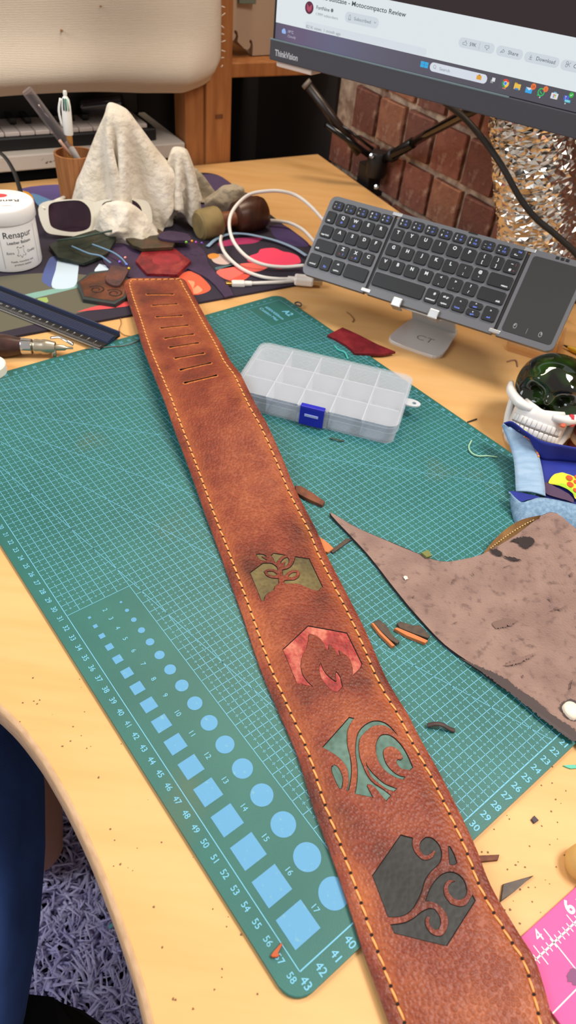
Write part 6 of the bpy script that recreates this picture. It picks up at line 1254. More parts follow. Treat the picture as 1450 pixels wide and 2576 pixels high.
off('leather_scrap', 'brown leather sliver poking out right of the strap above the hide tip', [(0.0033, 0.4504, 0.746), (0.0097, 0.4504, 0.746), (0.0311, 0.4341, 0.746), (0.0292, 0.4287, 0.746), (0.0178, 0.4339, 0.746), (0.005, 0.4411, 0.746)], 0.0035, br_)
off('leather_scrap', 'short brown scrap tucked under the strap by the olive emblem', [(0.0235, 0.3934, 0.745), (0.0321, 0.3887, 0.745), (0.0406, 0.3801, 0.745), (0.0362, 0.375, 0.745), (0.0277, 0.3759, 0.745)], 0.0025, og)
off('leather_scrap', 'thin dark strip between the strap and the hide tip', [(0.038, 0.3779, 0.745), (0.0508, 0.394, 0.745), (0.0555, 0.3934, 0.745), (0.0401, 0.3756, 0.745)], 0.0016, dkm)
def channel(label, outer, inner):
    P = pv(outer); t = thing('folded_scrap', label, 'offcut', P[0], 'small leather offcuts')
    bmobj('dark_face', prism_bm([(p.x, p.y) for p in P], HT + 0.0031, HT + 0.0062, 0.0004), dkm, t); Q = pv(inner); bmobj('orange_edge', prism_bm([(p.x, p.y) for p in Q], HT + 0.0031, HT + 0.0060, 0.0003), og, t)
channel('folded dark scrap with an orange edge, the one nearer the strap', [(0.0722, 0.3093, 0.7462), (0.0762, 0.3125, 0.7462), (0.0819, 0.308, 0.7462), (0.0853, 0.2997, 0.7462), (0.0915, 0.2945, 0.7462), (0.0893, 0.2925, 0.7462), (0.0851, 0.2945, 0.7462), (0.0782, 0.3013, 0.7462)], [(0.0708, 0.3083, 0.746), (0.0725, 0.3089, 0.746), (0.0782, 0.3009, 0.746), (0.0879, 0.2907, 0.746), (0.0857, 0.2896, 0.746), (0.0767, 0.2995, 0.746)])
channel('folded dark scrap with an orange edge, touching the hide', [(0.09, 0.3109, 0.7462), (0.093, 0.3128, 0.7462), (0.1016, 0.3099, 0.7462), (0.1075, 0.3116, 0.7462), (0.1142, 0.3028, 0.7462), (0.1126, 0.3003, 0.7462), (0.1027, 0.3029, 0.7462), (0.092, 0.3067, 0.7462)], [(0.0877, 0.3057, 0.746), (0.0899, 0.3071, 0.746), (0.1027, 0.3022, 0.746), (0.1125, 0.2984, 0.746), (0.1102, 0.2958, 0.746), (0.0968, 0.3005, 0.746)])
cord('dark curled leather shaving near the green emblem', [(0.1074, 0.2305, 0.745), (0.112, 0.2312, 0.747), (0.1172, 0.231, 0.747), (0.1223, 0.2298, 0.745), (0.1255, 0.2296, 0.744)], 0.0016, (62, 46, 42), 'leather_shaving', 'offcut', flat=0.5, group='small leather offcuts')
cord('short dark leather shaving beside the latch of the box', [(0.0323, 0.5282, 0.744), (0.0369, 0.5265, 0.745), (0.042, 0.5255, 0.745), (0.0464, 0.5264, 0.744)], 0.0010, (56, 66, 54), 'leather_shaving', 'offcut', flat=0.5, group='small leather offcuts')
off('leather_scrap', 'narrow brown leather stick on the desk right of the strap', [(0.1322, 0.1532, 0.743), (0.145, 0.1551, 0.743), (0.1436, 0.1519, 0.743), (0.1334, 0.1499, 0.743)], 0.002, br_, base=0.0001)
off('leather_scrap', 'dark pointed leather scrap on the desk near the pink ruler', [(0.1419, 0.1299, 0.743), (0.1447, 0.1393, 0.743), (0.1499, 0.1411, 0.743), (0.1635, 0.1459, 0.743), (0.1593, 0.1429, 0.743), (0.1515, 0.1367, 0.743)], 0.0018, dkm, n=1, base=0.0001)
off('leather_scrap', 'tiny dark chip on the bare desk right of the mat numbers', [(0.1679, 0.178, 0.742), (0.1703, 0.1806, 0.742), (0.1725, 0.178, 0.742), (0.1694, 0.1758, 0.742)], 0.0015, pm('chip_violet', (70, 58, 66), 0.7), base=0.0001)
off('orange_splinter', 'small orange leather splinter by the mat number 57', [(0.017, 0.0914, 0.745), (0.0182, 0.093, 0.745), (0.0221, 0.0978, 0.745), (0.0226, 0.0967, 0.745), (0.0201, 0.0926, 0.745), (0.0218, 0.0921, 0.745), (0.0203, 0.0909, 0.745), (0.0181, 0.0907, 0.745)], 0.002, pm('splinter_orange', (176, 84, 44), 0.7), n=1)
off('green_sliver', 'turquoise sliver on the desk at the right edge', [(0.1955, 0.2155, 0.743), (0.2031, 0.2169, 0.743), (0.2085, 0.216, 0.743), (0.2003, 0.2139, 0.743)], 0.001, pm('turquoise_plastic', (84, 176, 150), 0.5), base=0.0001)
off('green_scrap', 'little olive leather scrap showing at the edge of the hide', [(0.112, 0.3831, 0.749), (0.1181, 0.3872, 0.749), (0.121, 0.381, 0.749), (0.1162, 0.3785, 0.749)], 0.002, pm('olive_scrap', (108, 112, 60), 0.7), n=1, base=0.0075)
wf = [(0.0968, 0.356, 0.747), (0.0987, 0.3575, 0.747), (0.1002, 0.3557, 0.747), (0.0982, 0.3533, 0.747)]
stain('glue_fleck', wf, (206, 196, 186), hide, zh, 0.0005)
cord('pale green curl of thread on the right of the mat', [(0.1746, 0.5509, 0.744), (0.1706, 0.5399, 0.744), (0.1715, 0.53, 0.745), (0.1778, 0.5262, 0.7445), (0.1881, 0.5287, 0.744), (0.1974, 0.5285, 0.744)], 0.0008, (150, 190, 160), 'thread_curl', 'thread', group='stray threads')
cord('turquoise thread on the mat between box and red offcut', [(0.0318, 0.7044, 0.744), (0.0366, 0.6965, 0.744), (0.0441, 0.691, 0.7445), (0.048, 0.6788, 0.744)], 0.0009, (70, 180, 170), 'thread_curl', 'thread', group='stray threads')
cord('fine dark thread across the mat left of the strap', [(-0.2406, 0.6368, 0.744), (-0.2191, 0.6458, 0.744), (-0.1992, 0.6545, 0.744), (-0.1883, 0.6684, 0.744)], 0.0005, (96, 90, 80), 'thread_curl', 'thread', n=6, group='stray threads')
cord('fine brown thread loop on the desk left of the strap tip', [(-0.227, 0.7259, 0.741), (-0.2195, 0.7063, 0.741), (-0.2176, 0.6898, 0.741), (-0.2097, 0.6806, 0.741), (-0.201, 0.6789, 0.741)], 0.0004, (140, 100, 60), 'thread_curl', 'thread', n=6, group='stray threads')
cord('dark bristle on the desk beside mat number 30', [(0.1754, 0.5861, 0.741), (0.1805, 0.5898, 0.741), (0.186, 0.5937, 0.741)], 0.0008, (52, 46, 42), 'bristle', 'bristle', n=6)
cord('small bent brown wire on the desk left of the glass skull', [(0.2374, 0.7187, 0.741), (0.2449, 0.7239, 0.741), (0.2495, 0.7231, 0.741), (0.2488, 0.7105, 0.741)], 0.0008, (150, 110, 92), 'bent_wire', 'wire', n=6)
cord('tiny dark ring clip on the far edge of the mat', [(-0.0217, 0.7988, 0.744), (-0.0179, 0.8019, 0.744), (-0.0136, 0.7986, 0.744), (-0.0137, 0.7922, 0.744), (-0.0183, 0.7932, 0.744), (-0.0217, 0.7977, 0.744)], 0.0009, (70, 70, 72), 'ring_clip', 'clip', n=6)
cord('hair-thin brown thread on the desk under the keyboard', [(0.0451, 0.7963, 0.741), (0.0498, 0.79, 0.741), (0.0539, 0.7796, 0.741), (0.0525, 0.7721, 0.741)], 0.0005, (120, 84, 50), 'thread_curl', 'thread', n=6, group='stray threads')
cord('turquoise straw lying on the shaggy rug', [(-0.185, 0.262, 0.045), (-0.165, 0.275, 0.05), (-0.14, 0.292, 0.05)], 0.003, (100, 160, 170), 'plastic_strip', 'strip', flat=0.4)
specks = ([], [])
for k in range(240):
    if k < 110: x, y = random.uniform(-0.16, 0.02), random.uniform(0.06, 0.26)
    else: x, y = random.uniform(0.10, 0.22), random.uniform(0.09, 0.22)
    q = FM.inverted() @ Vector((x, y, HT)); 
    if (mu0 < q.x < mu1 and -mv1 < q.y < -mv0) or not inside(DESK, x, y): continue
    r_ = random.uniform(.0002, .0007); t0 = random.uniform(0, 6)
    quad(specks, [(x + r_ * random.uniform(.6, 1.4) * math.cos(t0 + j * PI / 3), y + r_ * random.uniform(.6, 1.4) * math.sin(t0 + j * PI / 3), HT + 0.0002) for j in range(6)])
o = mesh('leather_dust', specks[0], specks[1], pm('dust_brown', (120, 88, 58), 0.8)); tag(o, 'brown leather dust specks scattered over the bare desk', 'dust', kind='stuff')

# ------------------------------------------------------------------ pink quilting ruler
pk = pv([(0.1487, 0.1123, 0.743), (0.2004, 0.1528, 0.743), (0.2208, 0.1143, 0.743), (0.1672, 0.0672, 0.743)])
c_ = pk[0]; ux = (pk[1] - pk[0]).normalized(); uy = Vector((ux.y, -ux.x, 0)); FP = frame((c_.x, c_.y, HT + 0.0002), ux, Vector((-ux.y, ux.x, 0)))
pr_ = thing('pink_ruler', 'translucent pink ruler with white lines at the lower right corner', 'ruler', FP)
bmobj('sheet', prism_bm([(-0.01, -0.16), (0.13, -0.16), (0.13, 0.0), (-0.01, 0.0)], 0, 0.0024, 0.0004), pm('pink_acrylic', (214, 92, 150), 0.6, var2=(196, 88, 140), v2scale=30, v2lo=0.6, v2hi=0.8, spec=0.2), pr_, True)
a = ([], [])
def pl_(x0, y0, x1, y1, w_): 
    d = (Vector((x1, y1)) - Vector((x0, y0))).normalized(); n_ = Vector((-d.y, d.x)) * w_ / 2; quad(a, [(x0 - n_.x, y0 - n_.y, .0026), (x1 - n_.x, y1 - n_.y, .0026), (x1 + n_.x, y1 + n_.y, .0026), (x0 + n_.x, y0 + n_.y, .0026)])
pl_(-0.01, -0.0115, 0.13, -0.0115, 0.0009); pl_(-0.01, -0.032, 0.13, -0.032, 0.0006); pl_(-0.01, -0.0525, 0.13, -0.0525, 0.0006)
for k in range(0, 40):
    x = -0.009 + k * 0.0034; l_ = 0.0085 if k % 8 == 4 else 0.004; pl_(x, -0.0115 - l_ * .6, x, -0.0115 + l_ * .6, 0.0005)
for x in (0.0155, 0.0427, 0.07): pl_(x, -0.16, x, -0.004, 0.0006)
text_on(a, '4', T3(0.0105, -0.0045, .0026), 0.006); text_on(a, '6', T3(0.036, -0.0045, .0026), 0.007, bold=0.03)
mesh('white_markings', a[0], a[1], pm('ruler_white', (240, 224, 224), 0.7, spec=0.2), pr_, True)
for (x, y, r_) in ((0.055, -0.008, 0.004), (0.012, -0.028, 0.004), (0.03, -0.040, 0.005), (0.034, -0.022, 0.003), (0.008, -0.045, 0.004)):
    P = [(x + r_ * (1 + .5 * noise.noise(Vector((math.cos(t) * 2, math.sin(t) * 2, x * 90)))) * math.cos(t), y + r_ * .8 * (1 + .5 * noise.noise(Vector((math.cos(t) * 2, math.sin(t) * 2, y * 90)))) * math.sin(t), .0027) for t in [2 * PI * k / 24 for k in range(24)]]
    mesh('dye_stain', P, [tuple(range(24))], pm('plum_dye', (124, 74, 112), 0.7), pr_, True)
kd = [(0.1931, 0.1543, 0.74)][0]; kt = thing('thread_bobbin', 'tan wooden bobbin cut off by the right edge of the photo', 'bobbin', kd)  # tan wooden dome, a knob rather than any thread holder
lathe('turned_body', [(0.0095, 0), (0.0105, 0.004), (0.010, 0.010), (0.007, 0.014), (0, 0.0155)], pm('pale_knob_wood', (206, 164, 96), 0.5), kt, mat=T3(*kd), n=32)

# ------------------------------------------------------------------ glass skull in a white jaw
SKC = Vector((0.2491, 0.5903, 0.7905)); sk_ = thing('glass_skull', 'dark glass skull with a white jaw and teeth, tipped back at the right edge', 'skull', (SKC.x, SKC.y, HT))
fw = (Vector((0, 0, 1.146)) - SKC).normalized(); rt = Vector((0.9729, -0.1612, -0.1675)); rt = (rt - fw * rt.dot(fw)).normalized(); upv = fw.cross(rt)
def SK(x, y, z): return SKC + rt * x + fw * y + upv * z      # x across the face, y out of the face, z up the face
gdk = bpy.data.materials.new('smoky_green_glass'); gdk.use_nodes = True; b = gdk.node_tree.nodes['Principled BSDF']; b.inputs['Base Color'].default_value = L((26, 30, 18)); b.inputs['Roughness'].default_value = 0.04; b.inputs['Coat Weight'].default_value = 0.25; b.inputs['Coat Roughness'].default_value = 0.02; b.inputs['Specular IOR Level'].default_value = 0.5
nt = gdk.node_tree; n1 = nt.nodes.new('ShaderNodeTexNoise'); n1.inputs['Scale'].default_value = 38; tcg = nt.nodes.new('ShaderNodeTexCoord'); nt.links.new(tcg.outputs['Object'], n1.inputs[0]); rg_ = nt.nodes.new('ShaderNodeValToRGB')
rg_.color_ramp.elements[0].position = .42; rg_.color_ramp.elements[0].color = L((10, 8, 6)); rg_.color_ramp.elements[1].position = .72; rg_.color_ramp.elements[1].color = L((36, 62, 18)); nt.links.new(n1.outputs[0], rg_.inputs[0]); nt.links.new(rg_.outputs[0], b.inputs['Base Color'])
V = []; F = []; NA, NB = 110, 80
def bumpy(d):
    """radial shape of the cranium: sockets, nose, brow, cheek"""
    x, y, z = d; r_ = 1.0
    def g(cx, cy, cz, s): return math.exp(-((x - cx) ** 2 + (y - cy) ** 2 + (z - cz) ** 2) / (2 * s * s))
    for s_ in (-1, 1):
        r_ -= 0.40 * g(s_ * .42, .82, -.36, .19); r_ += 0.12 * g(s_ * .42, .90, .06, .15); r_ += 0.12 * g(s_ * .66, .50, -.58, .14); r_ -= 0.10 * g(s_ * .92, .36, .05, .2)
    r_ -= 0.30 * g(0, .66, -.76, .13); r_ += 0.16 * g(0, .90, -.42, .10)
    return r_
for i in range(NB + 1):
    ph = PI * i / NB
    for k in range(NA):
        t = 2 * PI * k / NA; d = (math.sin(ph) * math.cos(t), math.sin(ph) * math.sin(t), math.cos(ph)); r_ = bumpy(d)
        V.append(SK(d[0] * .0375 * r_, d[1] * .040 * r_, d[2] * .0335 * r_))
for i in range(NB):
    for k in range(NA): F.append((i * NA + k, i * NA + (k + 1) % NA, (i + 1) * NA + (k + 1) % NA, (i + 1) * NA + k))
mesh('glass_cranium', V, F, gdk, sk_, smooth=True)
wb = pm('white_porcelain', (222, 218, 214), 0.3)
def arc(w_, d_, y0, z, n_=29, a=100): return [(w_ * math.sin(math.radians(t)), y0 + d_ * math.cos(math.radians(t)), z(t) if callable(z) else z) for t in [-a + 2 * a * k / (n_ - 1) for k in range(n_)]]
RW = [arc(.020, .024, .010, lambda t: -.0225 + .006 * abs(math.sin(math.radians(t)))), arc(.0245, .0265, .010, -.0285), arc(.0235, .025, .010, -.034), arc(.0235, .025, .010, -.047), arc(.0245, .026, .009, -.053), arc(.022, .025, .007, -.062), arc(.014, .018, .004, -.066)]
V = []; F = []; n_ = len(RW[0])
for rw in RW: V += [SK(*p) for p in rw]
for i in range(len(RW) - 1):
    for k in range(n_ - 1): F.append((i * n_ + k, i * n_ + k + 1, (i + 1) * n_ + k + 1, (i + 1) * n_ + k))
o = mesh('jaw', V, F, wb, sk_, smooth=True); md = o.modifiers.new('thick', 'SOLIDIFY'); md.thickness = 0.003; o.modifiers.new('sub', 'SUBSURF').levels = 1
for s_ in (-1, 1):
    tube('cheekbone', [SK(s_ * .010, .034, -.0255), SK(s_ * .024, .030, -.0235), SK(s_ * .036, .018, -.0165), SK(s_ * .040, -.002, -.010)], [.0035, .0052, .0045, .003], wb, sk_, n=12, sub=5)
    tube('jaw_branch', [SK(s_ * .023, .010, -.056), SK(s_ * .029, -.004, -.040), SK(s_ * .034, -.010, -.018)], [.005, .0046, .003], wb, sk_, n=12, sub=5)
for k in range(12):
    t = math.radians(-58 + 116 * k / 11)
    for (zc, h) in ((-.0375, .0075), (-.0455, .0070)):
        c = SK(.0262 * math.sin(t), .010 + .0280 * math.cos(t), zc); nrm = (rt * math.sin(t) + fw * math.cos(t)).normalized(); tn = upv.cross(nrm)
        bm = box_bm(-.0024, .0024, -.0016, .0016, -h / 2, h / 2, .0012, 2)
        for v in bm.verts: v.co = c + tn * v.co.x + nrm * v.co.y + upv * v.co.z
        bmobj('tooth', bm, wb, sk_, smooth=True)
for (x, y, z, r_, c) in ((.020, .032, -.024, .0036, (214, 76, 60)), (.026, .030, -.021, .0042, (206, 60, 70)), (.022, .033, -.029, .003, (224, 110, 80)), (.029, .027, -.025, .0036, (190, 60, 74))):
    V, F = lathe_geo([(0, -r_), (r_ * .8, -r_ * .6), (r_, 0.1 * r_), (r_ * .5, r_ * .9), (0, r_)], 7, Matrix.Translation(SK(x, y, z))); mesh('red_crystal', V, F, pm('crystal_%d' % c[1], c, 0.3), sk_)
tube('support_peg', [Vector((SKC.x, SKC.y, SKC.z - 0.02)), Vector((SKC.x, SKC.y, HT + 0.0005))], [0.014, 0.02], wb, sk_, n=20)
for k in range(11):
    t = math.radians(-58 + 116 * (k + .5) / 11); tube('tooth_seam', [SK(.0272 * math.sin(t - .09), .010 + .0292 * math.cos(t - .09), -.0416), SK(.0272 * math.sin(t + .09), .010 + .0292 * math.cos(t + .09), -.0416)], 0.0005, pm('seam_grey', (130, 120, 112), 0.7), sk_, n=6)

# ------------------------------------------------------------------ denim pouch with blue printed lining
dn = pm('light_denim', (128, 158, 188), 0.9, var=(150, 176, 202), vscale=60, vstretch=(1, 3, 1), bump=0.6, bscale=1800, sheen=0.3); dn2 = pm('mid_denim', (104, 136, 166), 0.9, var=(136, 164, 190), vscale=300, bump=0.7, bscale=1600)
bl2 = pm('blue_lining', (28, 44, 142), 0.75, var=(20, 30, 108), vscale=14)
dp_ = thing('denim_pouch', 'denim pouch with a blue cartoon frog lining below the skull', 'pouch', (0.235, 0.50, HT + 0.002))
def sheet(nm, left, right, m, th=0.0012, sub=6, cross=6, bulge=0.0):
    A = cr(pv(left), sub); B = cr(pv(right), sub); V = []; F = []; n_ = cross + 1
    for p, q in zip(A, B):
        for k in range(n_): t = k / cross; V.append(p + (q - p) * t + Vector((0, 0, bulge * math.sin(PI * t))))
    for i in range(len(A) - 1):
        for k in range(cross): F.append((i * n_ + k, i * n_ + k + 1, (i + 1) * n_ + k + 1, (i + 1) * n_ + k))
    o = mesh(nm, V, F, m, dp_, smooth=True); md = o.modifiers.new('thick', 'SOLIDIFY'); md.thickness = th; md.offset = -1; return o
sheet('denim_flap', [(0.1953, 0.5405, 0.774), (0.1977, 0.5334, 0.77), (0.2024, 0.5214, 0.764), (0.2052, 0.5073, 0.759), (0.2047, 0.4906, 0.756), (0.2033, 0.4749, 0.754), (0.203, 0.4689, 0.753)], [(0.1956, 0.5369, 0.776), (0.2074, 0.5309, 0.774), (0.2199, 0.5259, 0.77), (0.2273, 0.5138, 0.764), (0.2294, 0.5003, 0.76), (0.2292, 0.48, 0.757), (0.2274, 0.4632, 0.756)], dn, bulge=0.002)
sheet('lining_wall', [(0.1957, 0.5397, 0.776), (0.2016, 0.5377, 0.78), (0.2109, 0.5219, 0.782), (0.2245, 0.5134, 0.78), (0.2448, 0.5124, 0.778), (0.2724, 0.5122, 0.776)], [(0.2003, 0.545, 0.77), (0.2101, 0.5375, 0.769), (0.2219, 0.5296, 0.766), (0.2306, 0.5124, 0.76), (0.2528, 0.5154, 0.758), (0.2807, 0.5169, 0.758)], bl2)
sheet('lining_floor', [(0.2306, 0.5124, 0.76), (0.2528, 0.5154, 0.758), (0.2807, 0.5169, 0.758)], [(0.2298, 0.4676, 0.752), (0.2499, 0.4639, 0.75), (0.2702, 0.4612, 0.75)], bl2)
sheet('denim_fold', [(0.1951, 0.4646, 0.756), (0.2031, 0.4512, 0.757), (0.2108, 0.4533, 0.758), (0.221, 0.4577, 0.759), (0.2354, 0.4582, 0.758), (0.2533, 0.4563, 0.757), (0.2684, 0.4531, 0.756)], [(0.1963, 0.4576, 0.751), (0.1978, 0.4474, 0.746), (0.2013, 0.4349, 0.743), (0.2144, 0.4285, 0.743), (0.2361, 0.4355, 0.743), (0.2539, 0.4355, 0.743), (0.2687, 0.4336, 0.743)], dn2, bulge=0.003)
sheet('lining_turnup', [(0.1952, 0.4646, 0.7565), (0.2013, 0.4659, 0.7558), (0.2117, 0.4649, 0.7555), (0.22, 0.4596, 0.7585)], [(0.1963, 0.4625, 0.755), (0.2033, 0.4522, 0.7568), (0.2108, 0.456, 0.7565), (0.2211, 0.4579, 0.759)], bl2, th=0.0008)
for k in range(22):
    e = cr(pv([(0.2128, 0.5236, 0.7745), (0.2193, 0.5245, 0.771), (0.2238, 0.5194, 0.768), (0.227, 0.5131, 0.7645), (0.2279, 0.5067, 0.7625)]), 6); p = e[min(k, len(e) - 2)] + Vector((0, 0, .0008)); tube('whip_stitch', [p + Vector((-.0008, 0, 0)), p + Vector((.0008, -.0004, .0002))], 0.0005, pm('stitch_c%d' % (k % 3), ((236, 150, 70), (220, 90, 150), (240, 190, 90))[k % 3], 0.7), dp_, n=5)
def printed(nm, pts, rgb, h, n=4, sh=60):
    P = smooth_poly([p[:2] for p in pts], n, sh); Z = [p[2] for p in pts]; m_ = len(P)
    def zz(x, y):
        w = s_ = 0
        for p in pts: k = 1 / ((p[0] - x) ** 2 + (p[1] - y) ** 2 + 1e-7); w += k; s_ += k * p[2]
        return s_ / w
    bm = bmesh.new(); f = bm.faces.new([bm.verts.new((x, y, zz(x, y) + h)) for x, y in P]); bmesh.ops.triangulate(bm, faces=[f]); o = bmobj('print_' + nm, bm, pm('fabric_' + nm, rgb, 0.8), dp_)
    for p_ in o.data.polygons:
        if p_.normal.z < 0: p_.flip()
fz = lambda: 0
printed('dusk_ground', [(0.2316, 0.4841, 0.7545), (0.2364, 0.4825, 0.7545), (0.2437, 0.4782, 0.7538), (0.251, 0.474, 0.753), (0.255, 0.4688, 0.752), (0.2544, 0.4643, 0.751), (0.2446, 0.4664, 0.7518), (0.2307, 0.4697, 0.753)], (74, 52, 78), 0.0010)
printed('frog_body', [(0.2346, 0.483, 0.7545), (0.238, 0.4902, 0.7558), (0.2425, 0.4951, 0.7565), (0.2497, 0.4984, 0.7565), (0.2561, 0.4972, 0.756), (0.2625, 0.4942, 0.756), (0.2698, 0.4893, 0.755), (0.2657, 0.4675, 0.752), (0.2573, 0.4676, 0.752), (0.2549, 0.4747, 0.753), (0.2488, 0.4798, 0.7538), (0.2405, 0.4816, 0.7545)], (214, 194, 50), 0.0014)
printed('frog_belly', [(0.2365, 0.4829, 0.7545), (0.2416, 0.4818, 0.7545), (0.2492, 0.4791, 0.7538), (0.2552, 0.4739, 0.753), (0.2579, 0.4677, 0.752), (0.2589, 0.4738, 0.753), (0.2549, 0.4809, 0.7538), (0.2475, 0.4848, 0.7545)], (150, 186, 40), 0.0017)
for i_, (x, y, r_) in enumerate(((1325, 1075, 58), (1340, 1190, 58), (1440, 1145, 45), (1435, 1290, 50), (1450, 1060, 40))):
    printed('frog_spot', eval(str([])) or [(q[0] + r_ * 0.000052 * math.cos(t), q[1] + r_ * 0.000062 * math.sin(t), q[2]) for q in [[(0.2553, 0.492, 0.7558), (0.2548, 0.4841, 0.7545), (0.2609, 0.4882, 0.755), (0.2589, 0.4779, 0.7535), (0.2625, 0.4942, 0.756)][i_]] for t in [2 * PI * k / 14 for k in range(14)]], (208, 74, 36), 0.0020, 1)
printed('leaf_yellow', [(0.2426, 0.5208, 0.762), (0.251, 0.5238, 0.765), (0.2594, 0.5263, 0.766), (0.264, 0.5253, 0.765), (0.2621, 0.5227, 0.764), (0.2523, 0.5217, 0.763)], (188, 196, 60), 0.0016)
printed('fish_blue', [(0.2441, 0.5202, 0.762), (0.2554, 0.522, 0.7625), (0.2663, 0.5247, 0.763), (0.2696, 0.5217, 0.761), (0.2581, 0.5184, 0.7605), (0.2484, 0.5178, 0.761)], (36, 130, 180), 0.0013)
printed('star', [(0.2082, 0.5322, 0.773), (0.2117, 0.5335, 0.774), (0.2146, 0.5345, 0.774), (0.217, 0.5336, 0.773), (0.2146, 0.5329, 0.773), (0.2126, 0.5304, 0.772), (0.2124, 0.5327, 0.773)], (206, 214, 90), 0.0024, 1)

# ------------------------------------------------------------------ bits behind: acrylic stand, pencil, striped reel
ac = thing('acrylic_rack', 'clear acrylic rack under the right end of the keyboard', 'rack', (0.2722, 0.7415, 0.74))
cla = frosted('clear_acrylic', (226, 214, 196), 0.93, 0.08, 0.2)
for pr2 in ([(0.2425, 0.7568, 0.742), (0.2432, 0.7456, 0.742), (0.2947, 0.7249, 0.742), (0.3002, 0.7351, 0.742)], [(0.2539, 0.7818, 0.742), (0.3042, 0.7592, 0.742), (0.3032, 0.7496, 0.742), (0.2523, 0.7715, 0.742)]):
    bmobj('bar', prism_bm([tuple(p[:2]) for p in pr2], HT + 0.0002, HT + 0.010, 0.0005), cla, ac)
up_ = [(0.2991, 0.7382, 0.74), (0.3022, 0.7389, 0.74), (0.3163, 0.7846, 0.74), (0.3131, 0.7839, 0.74)]; bmobj('upright', prism_bm([tuple(p[:2]) for p in up_], HT + 0.0002, HT + 0.02), cla, ac)
pcl = [(0.3146, 0.7695, 0.744), (0.3483, 0.7422, 0.744)]; ax_ = along(pcl[0], pcl[1]); pc = thing('yellow_pencil', 'yellow pencil with a black tip at the right edge', 'pencil', pcl[0])
lathe('tip', [(0.0004, 0), (0.0016, 0.006)], M_BLACK, pc, mat=ax_, n=12); lathe('shaft', [(0.0016, 0.006), (0.0036, 0.014), (0.0036, 0.11)], pm('pencil_yellow', (220, 176, 40), 0.4), pc, mat=ax_, n=12)
re_ = [(0.2853, 0.5635, 0.74)][0]; rt_ = thing('striped_reel', 'striped brown and cream thread reel beside the skull', 'thread reel', re_)
for k in range(5): lathe('band', [(0.0125, k * .0085), (0.0145, k * .0085 + .002), (0.0145, k * .0085 + .006), (0.0125, k * .0085 + .0085)], pm('reel_%d' % (k % 2), ((120, 52, 44), (214, 190, 160))[k % 2], 0.5), rt_, mat=T3(re_[0] + 0.004, re_[1], HT + 0.0002), n=32)

# ------------------------------------------------------------------ monitor arm, cable, foil duct
ar = thing('monitor_arm', 'black jointed monitor arm clamped to the desk edge behind the keyboard', 'monitor arm', (0.0893, 1.317, 0.74))
A0 = pv([(-0.0474, 1.28, 0.8828), (0.0521, 1.28, 0.7913), (0.085, 1.28, 0.782), (0.1057, 1.26, 0.7982), (0.1432, 1.12, 0.873), (0.1683, 1.0, 0.9287), (0.0958, 1.28, 0.7403), (0.0843, 1.28, 0.7657), (-0.0114, 1.27, 0.8323), (0.001, 1.28, 0.8383), (0.0743, 1.27, 0.8027)])
tube('rear_post', [A0[0], A0[1]], 0.0075, pm('brown_black_tube', (44, 34, 30), 0.35), ar, n=16); tube('rear_rod', [A0[8], A0[2]], 0.0052, M_BLACKGL, ar, n=12); tube('thin_rod', [A0[9], A0[10]], 0.0024, M_BLACKGL, ar, n=10)
tube('post_cap', [A0[0], A0[0] + (A0[0] - A0[1]).normalized() * 0.006], 0.0085, pm('worn_grey_cap', (120, 110, 102), 0.5), ar, n=16)
lathe('joint', [(0.016, -0.02), (0.018, -0.016), (0.018, 0.016), (0.016, 0.02)], M_BLACK, ar, mat=T3(A0[2].x, A0[2].y, A0[2].z - 0.005), n=28)
lathe('joint_knob', [(0.010, 0), (0.011, 0.003), (0.011, 0.012), (0.008, 0.015)], M_BLACK, ar, mat=along(A0[3], A0[4]), n=20)
tube('lower_tube', [A0[2], A0[3], A0[3] + (A0[4] - A0[3]) * .6], 0.0080, M_BLACKGL, ar, n=18); tube('upper_tube', [A0[3] + (A0[4] - A0[3]) * .5, A0[4], A0[5], A0[5] + (A0[5] - A0[4]) * .5], 0.0064, M_BLACKGL, ar, n=18)
mp_ = FMn @ Vector((0.28, 0.12, -0.047)); tube('mount_neck', [A0[5] + (A0[5] - A0[4]) * .5, mp_ + (FMn.to_3x3() @ Vector((0, 0, -0.03))), mp_], 0.011, M_BLACK, ar, n=14)
bm = box_bm(-.018, .018, -.03, .01, HT - .05, HT + .03, .003); q_ = (0.0893, 1.317, 0.74)
for v in bm.verts: v.co = Vector((q_[0], q_[1], 0)) + WD * v.co.x + WN * v.co.y + Vector((0, 0, v.co.z))
bmobj('desk_clamp', bm, M_BLACK, ar)
for p in (A0[2] + Vector((-0.012, -0.019, 0.012)), A0[6] + Vector((-0.006, -0.016, 0.004))): lathe('bolt', [(0.004, 0), (0.004, 0.002), (0, 0.003)], M_CHROME, ar, mat=along(p, p + Vector((-.3, -.9, .3))), n=12)
cord('thick black braided cable sagging from behind the monitor', [(0.1372, 0.98, 0.9431), (0.1589, 0.93, 0.9387), (0.1852, 0.9, 0.9223), (0.2074, 0.875, 0.9043), (0.2332, 0.86, 0.8783), (0.2562, 0.85, 0.8612), (0.2829, 0.84, 0.8482), (0.3172, 0.83, 0.828), (0.3586, 0.82, 0.7917)], 0.0036, (40, 36, 34), 'black_cable', 'cable', 12)
cord('flat black strap hanging down left of the tub', [(-0.4705, 1.0, 0.8228), (-0.4549, 1.0, 0.8116), (-0.4415, 0.99, 0.7976), (-0.4292, 0.97, 0.7883), (-0.4145, 0.94, 0.7839)], 0.0042, (30, 30, 30), 'black_strap', 'strap', 10, flat=0.35)
du = thing('foil_duct', 'crinkled silver foil duct standing against the brick wall', 'duct', (0.28, 0.93, HT))
dc = Vector((0.2697, 0.922, 0.8611)); dax = Vector((-0.36, 0.0, 0.93)).normalized(); bx_ = dax.cross(Vector((0, 1, 0))).normalized(); by_ = dax.cross(bx_)
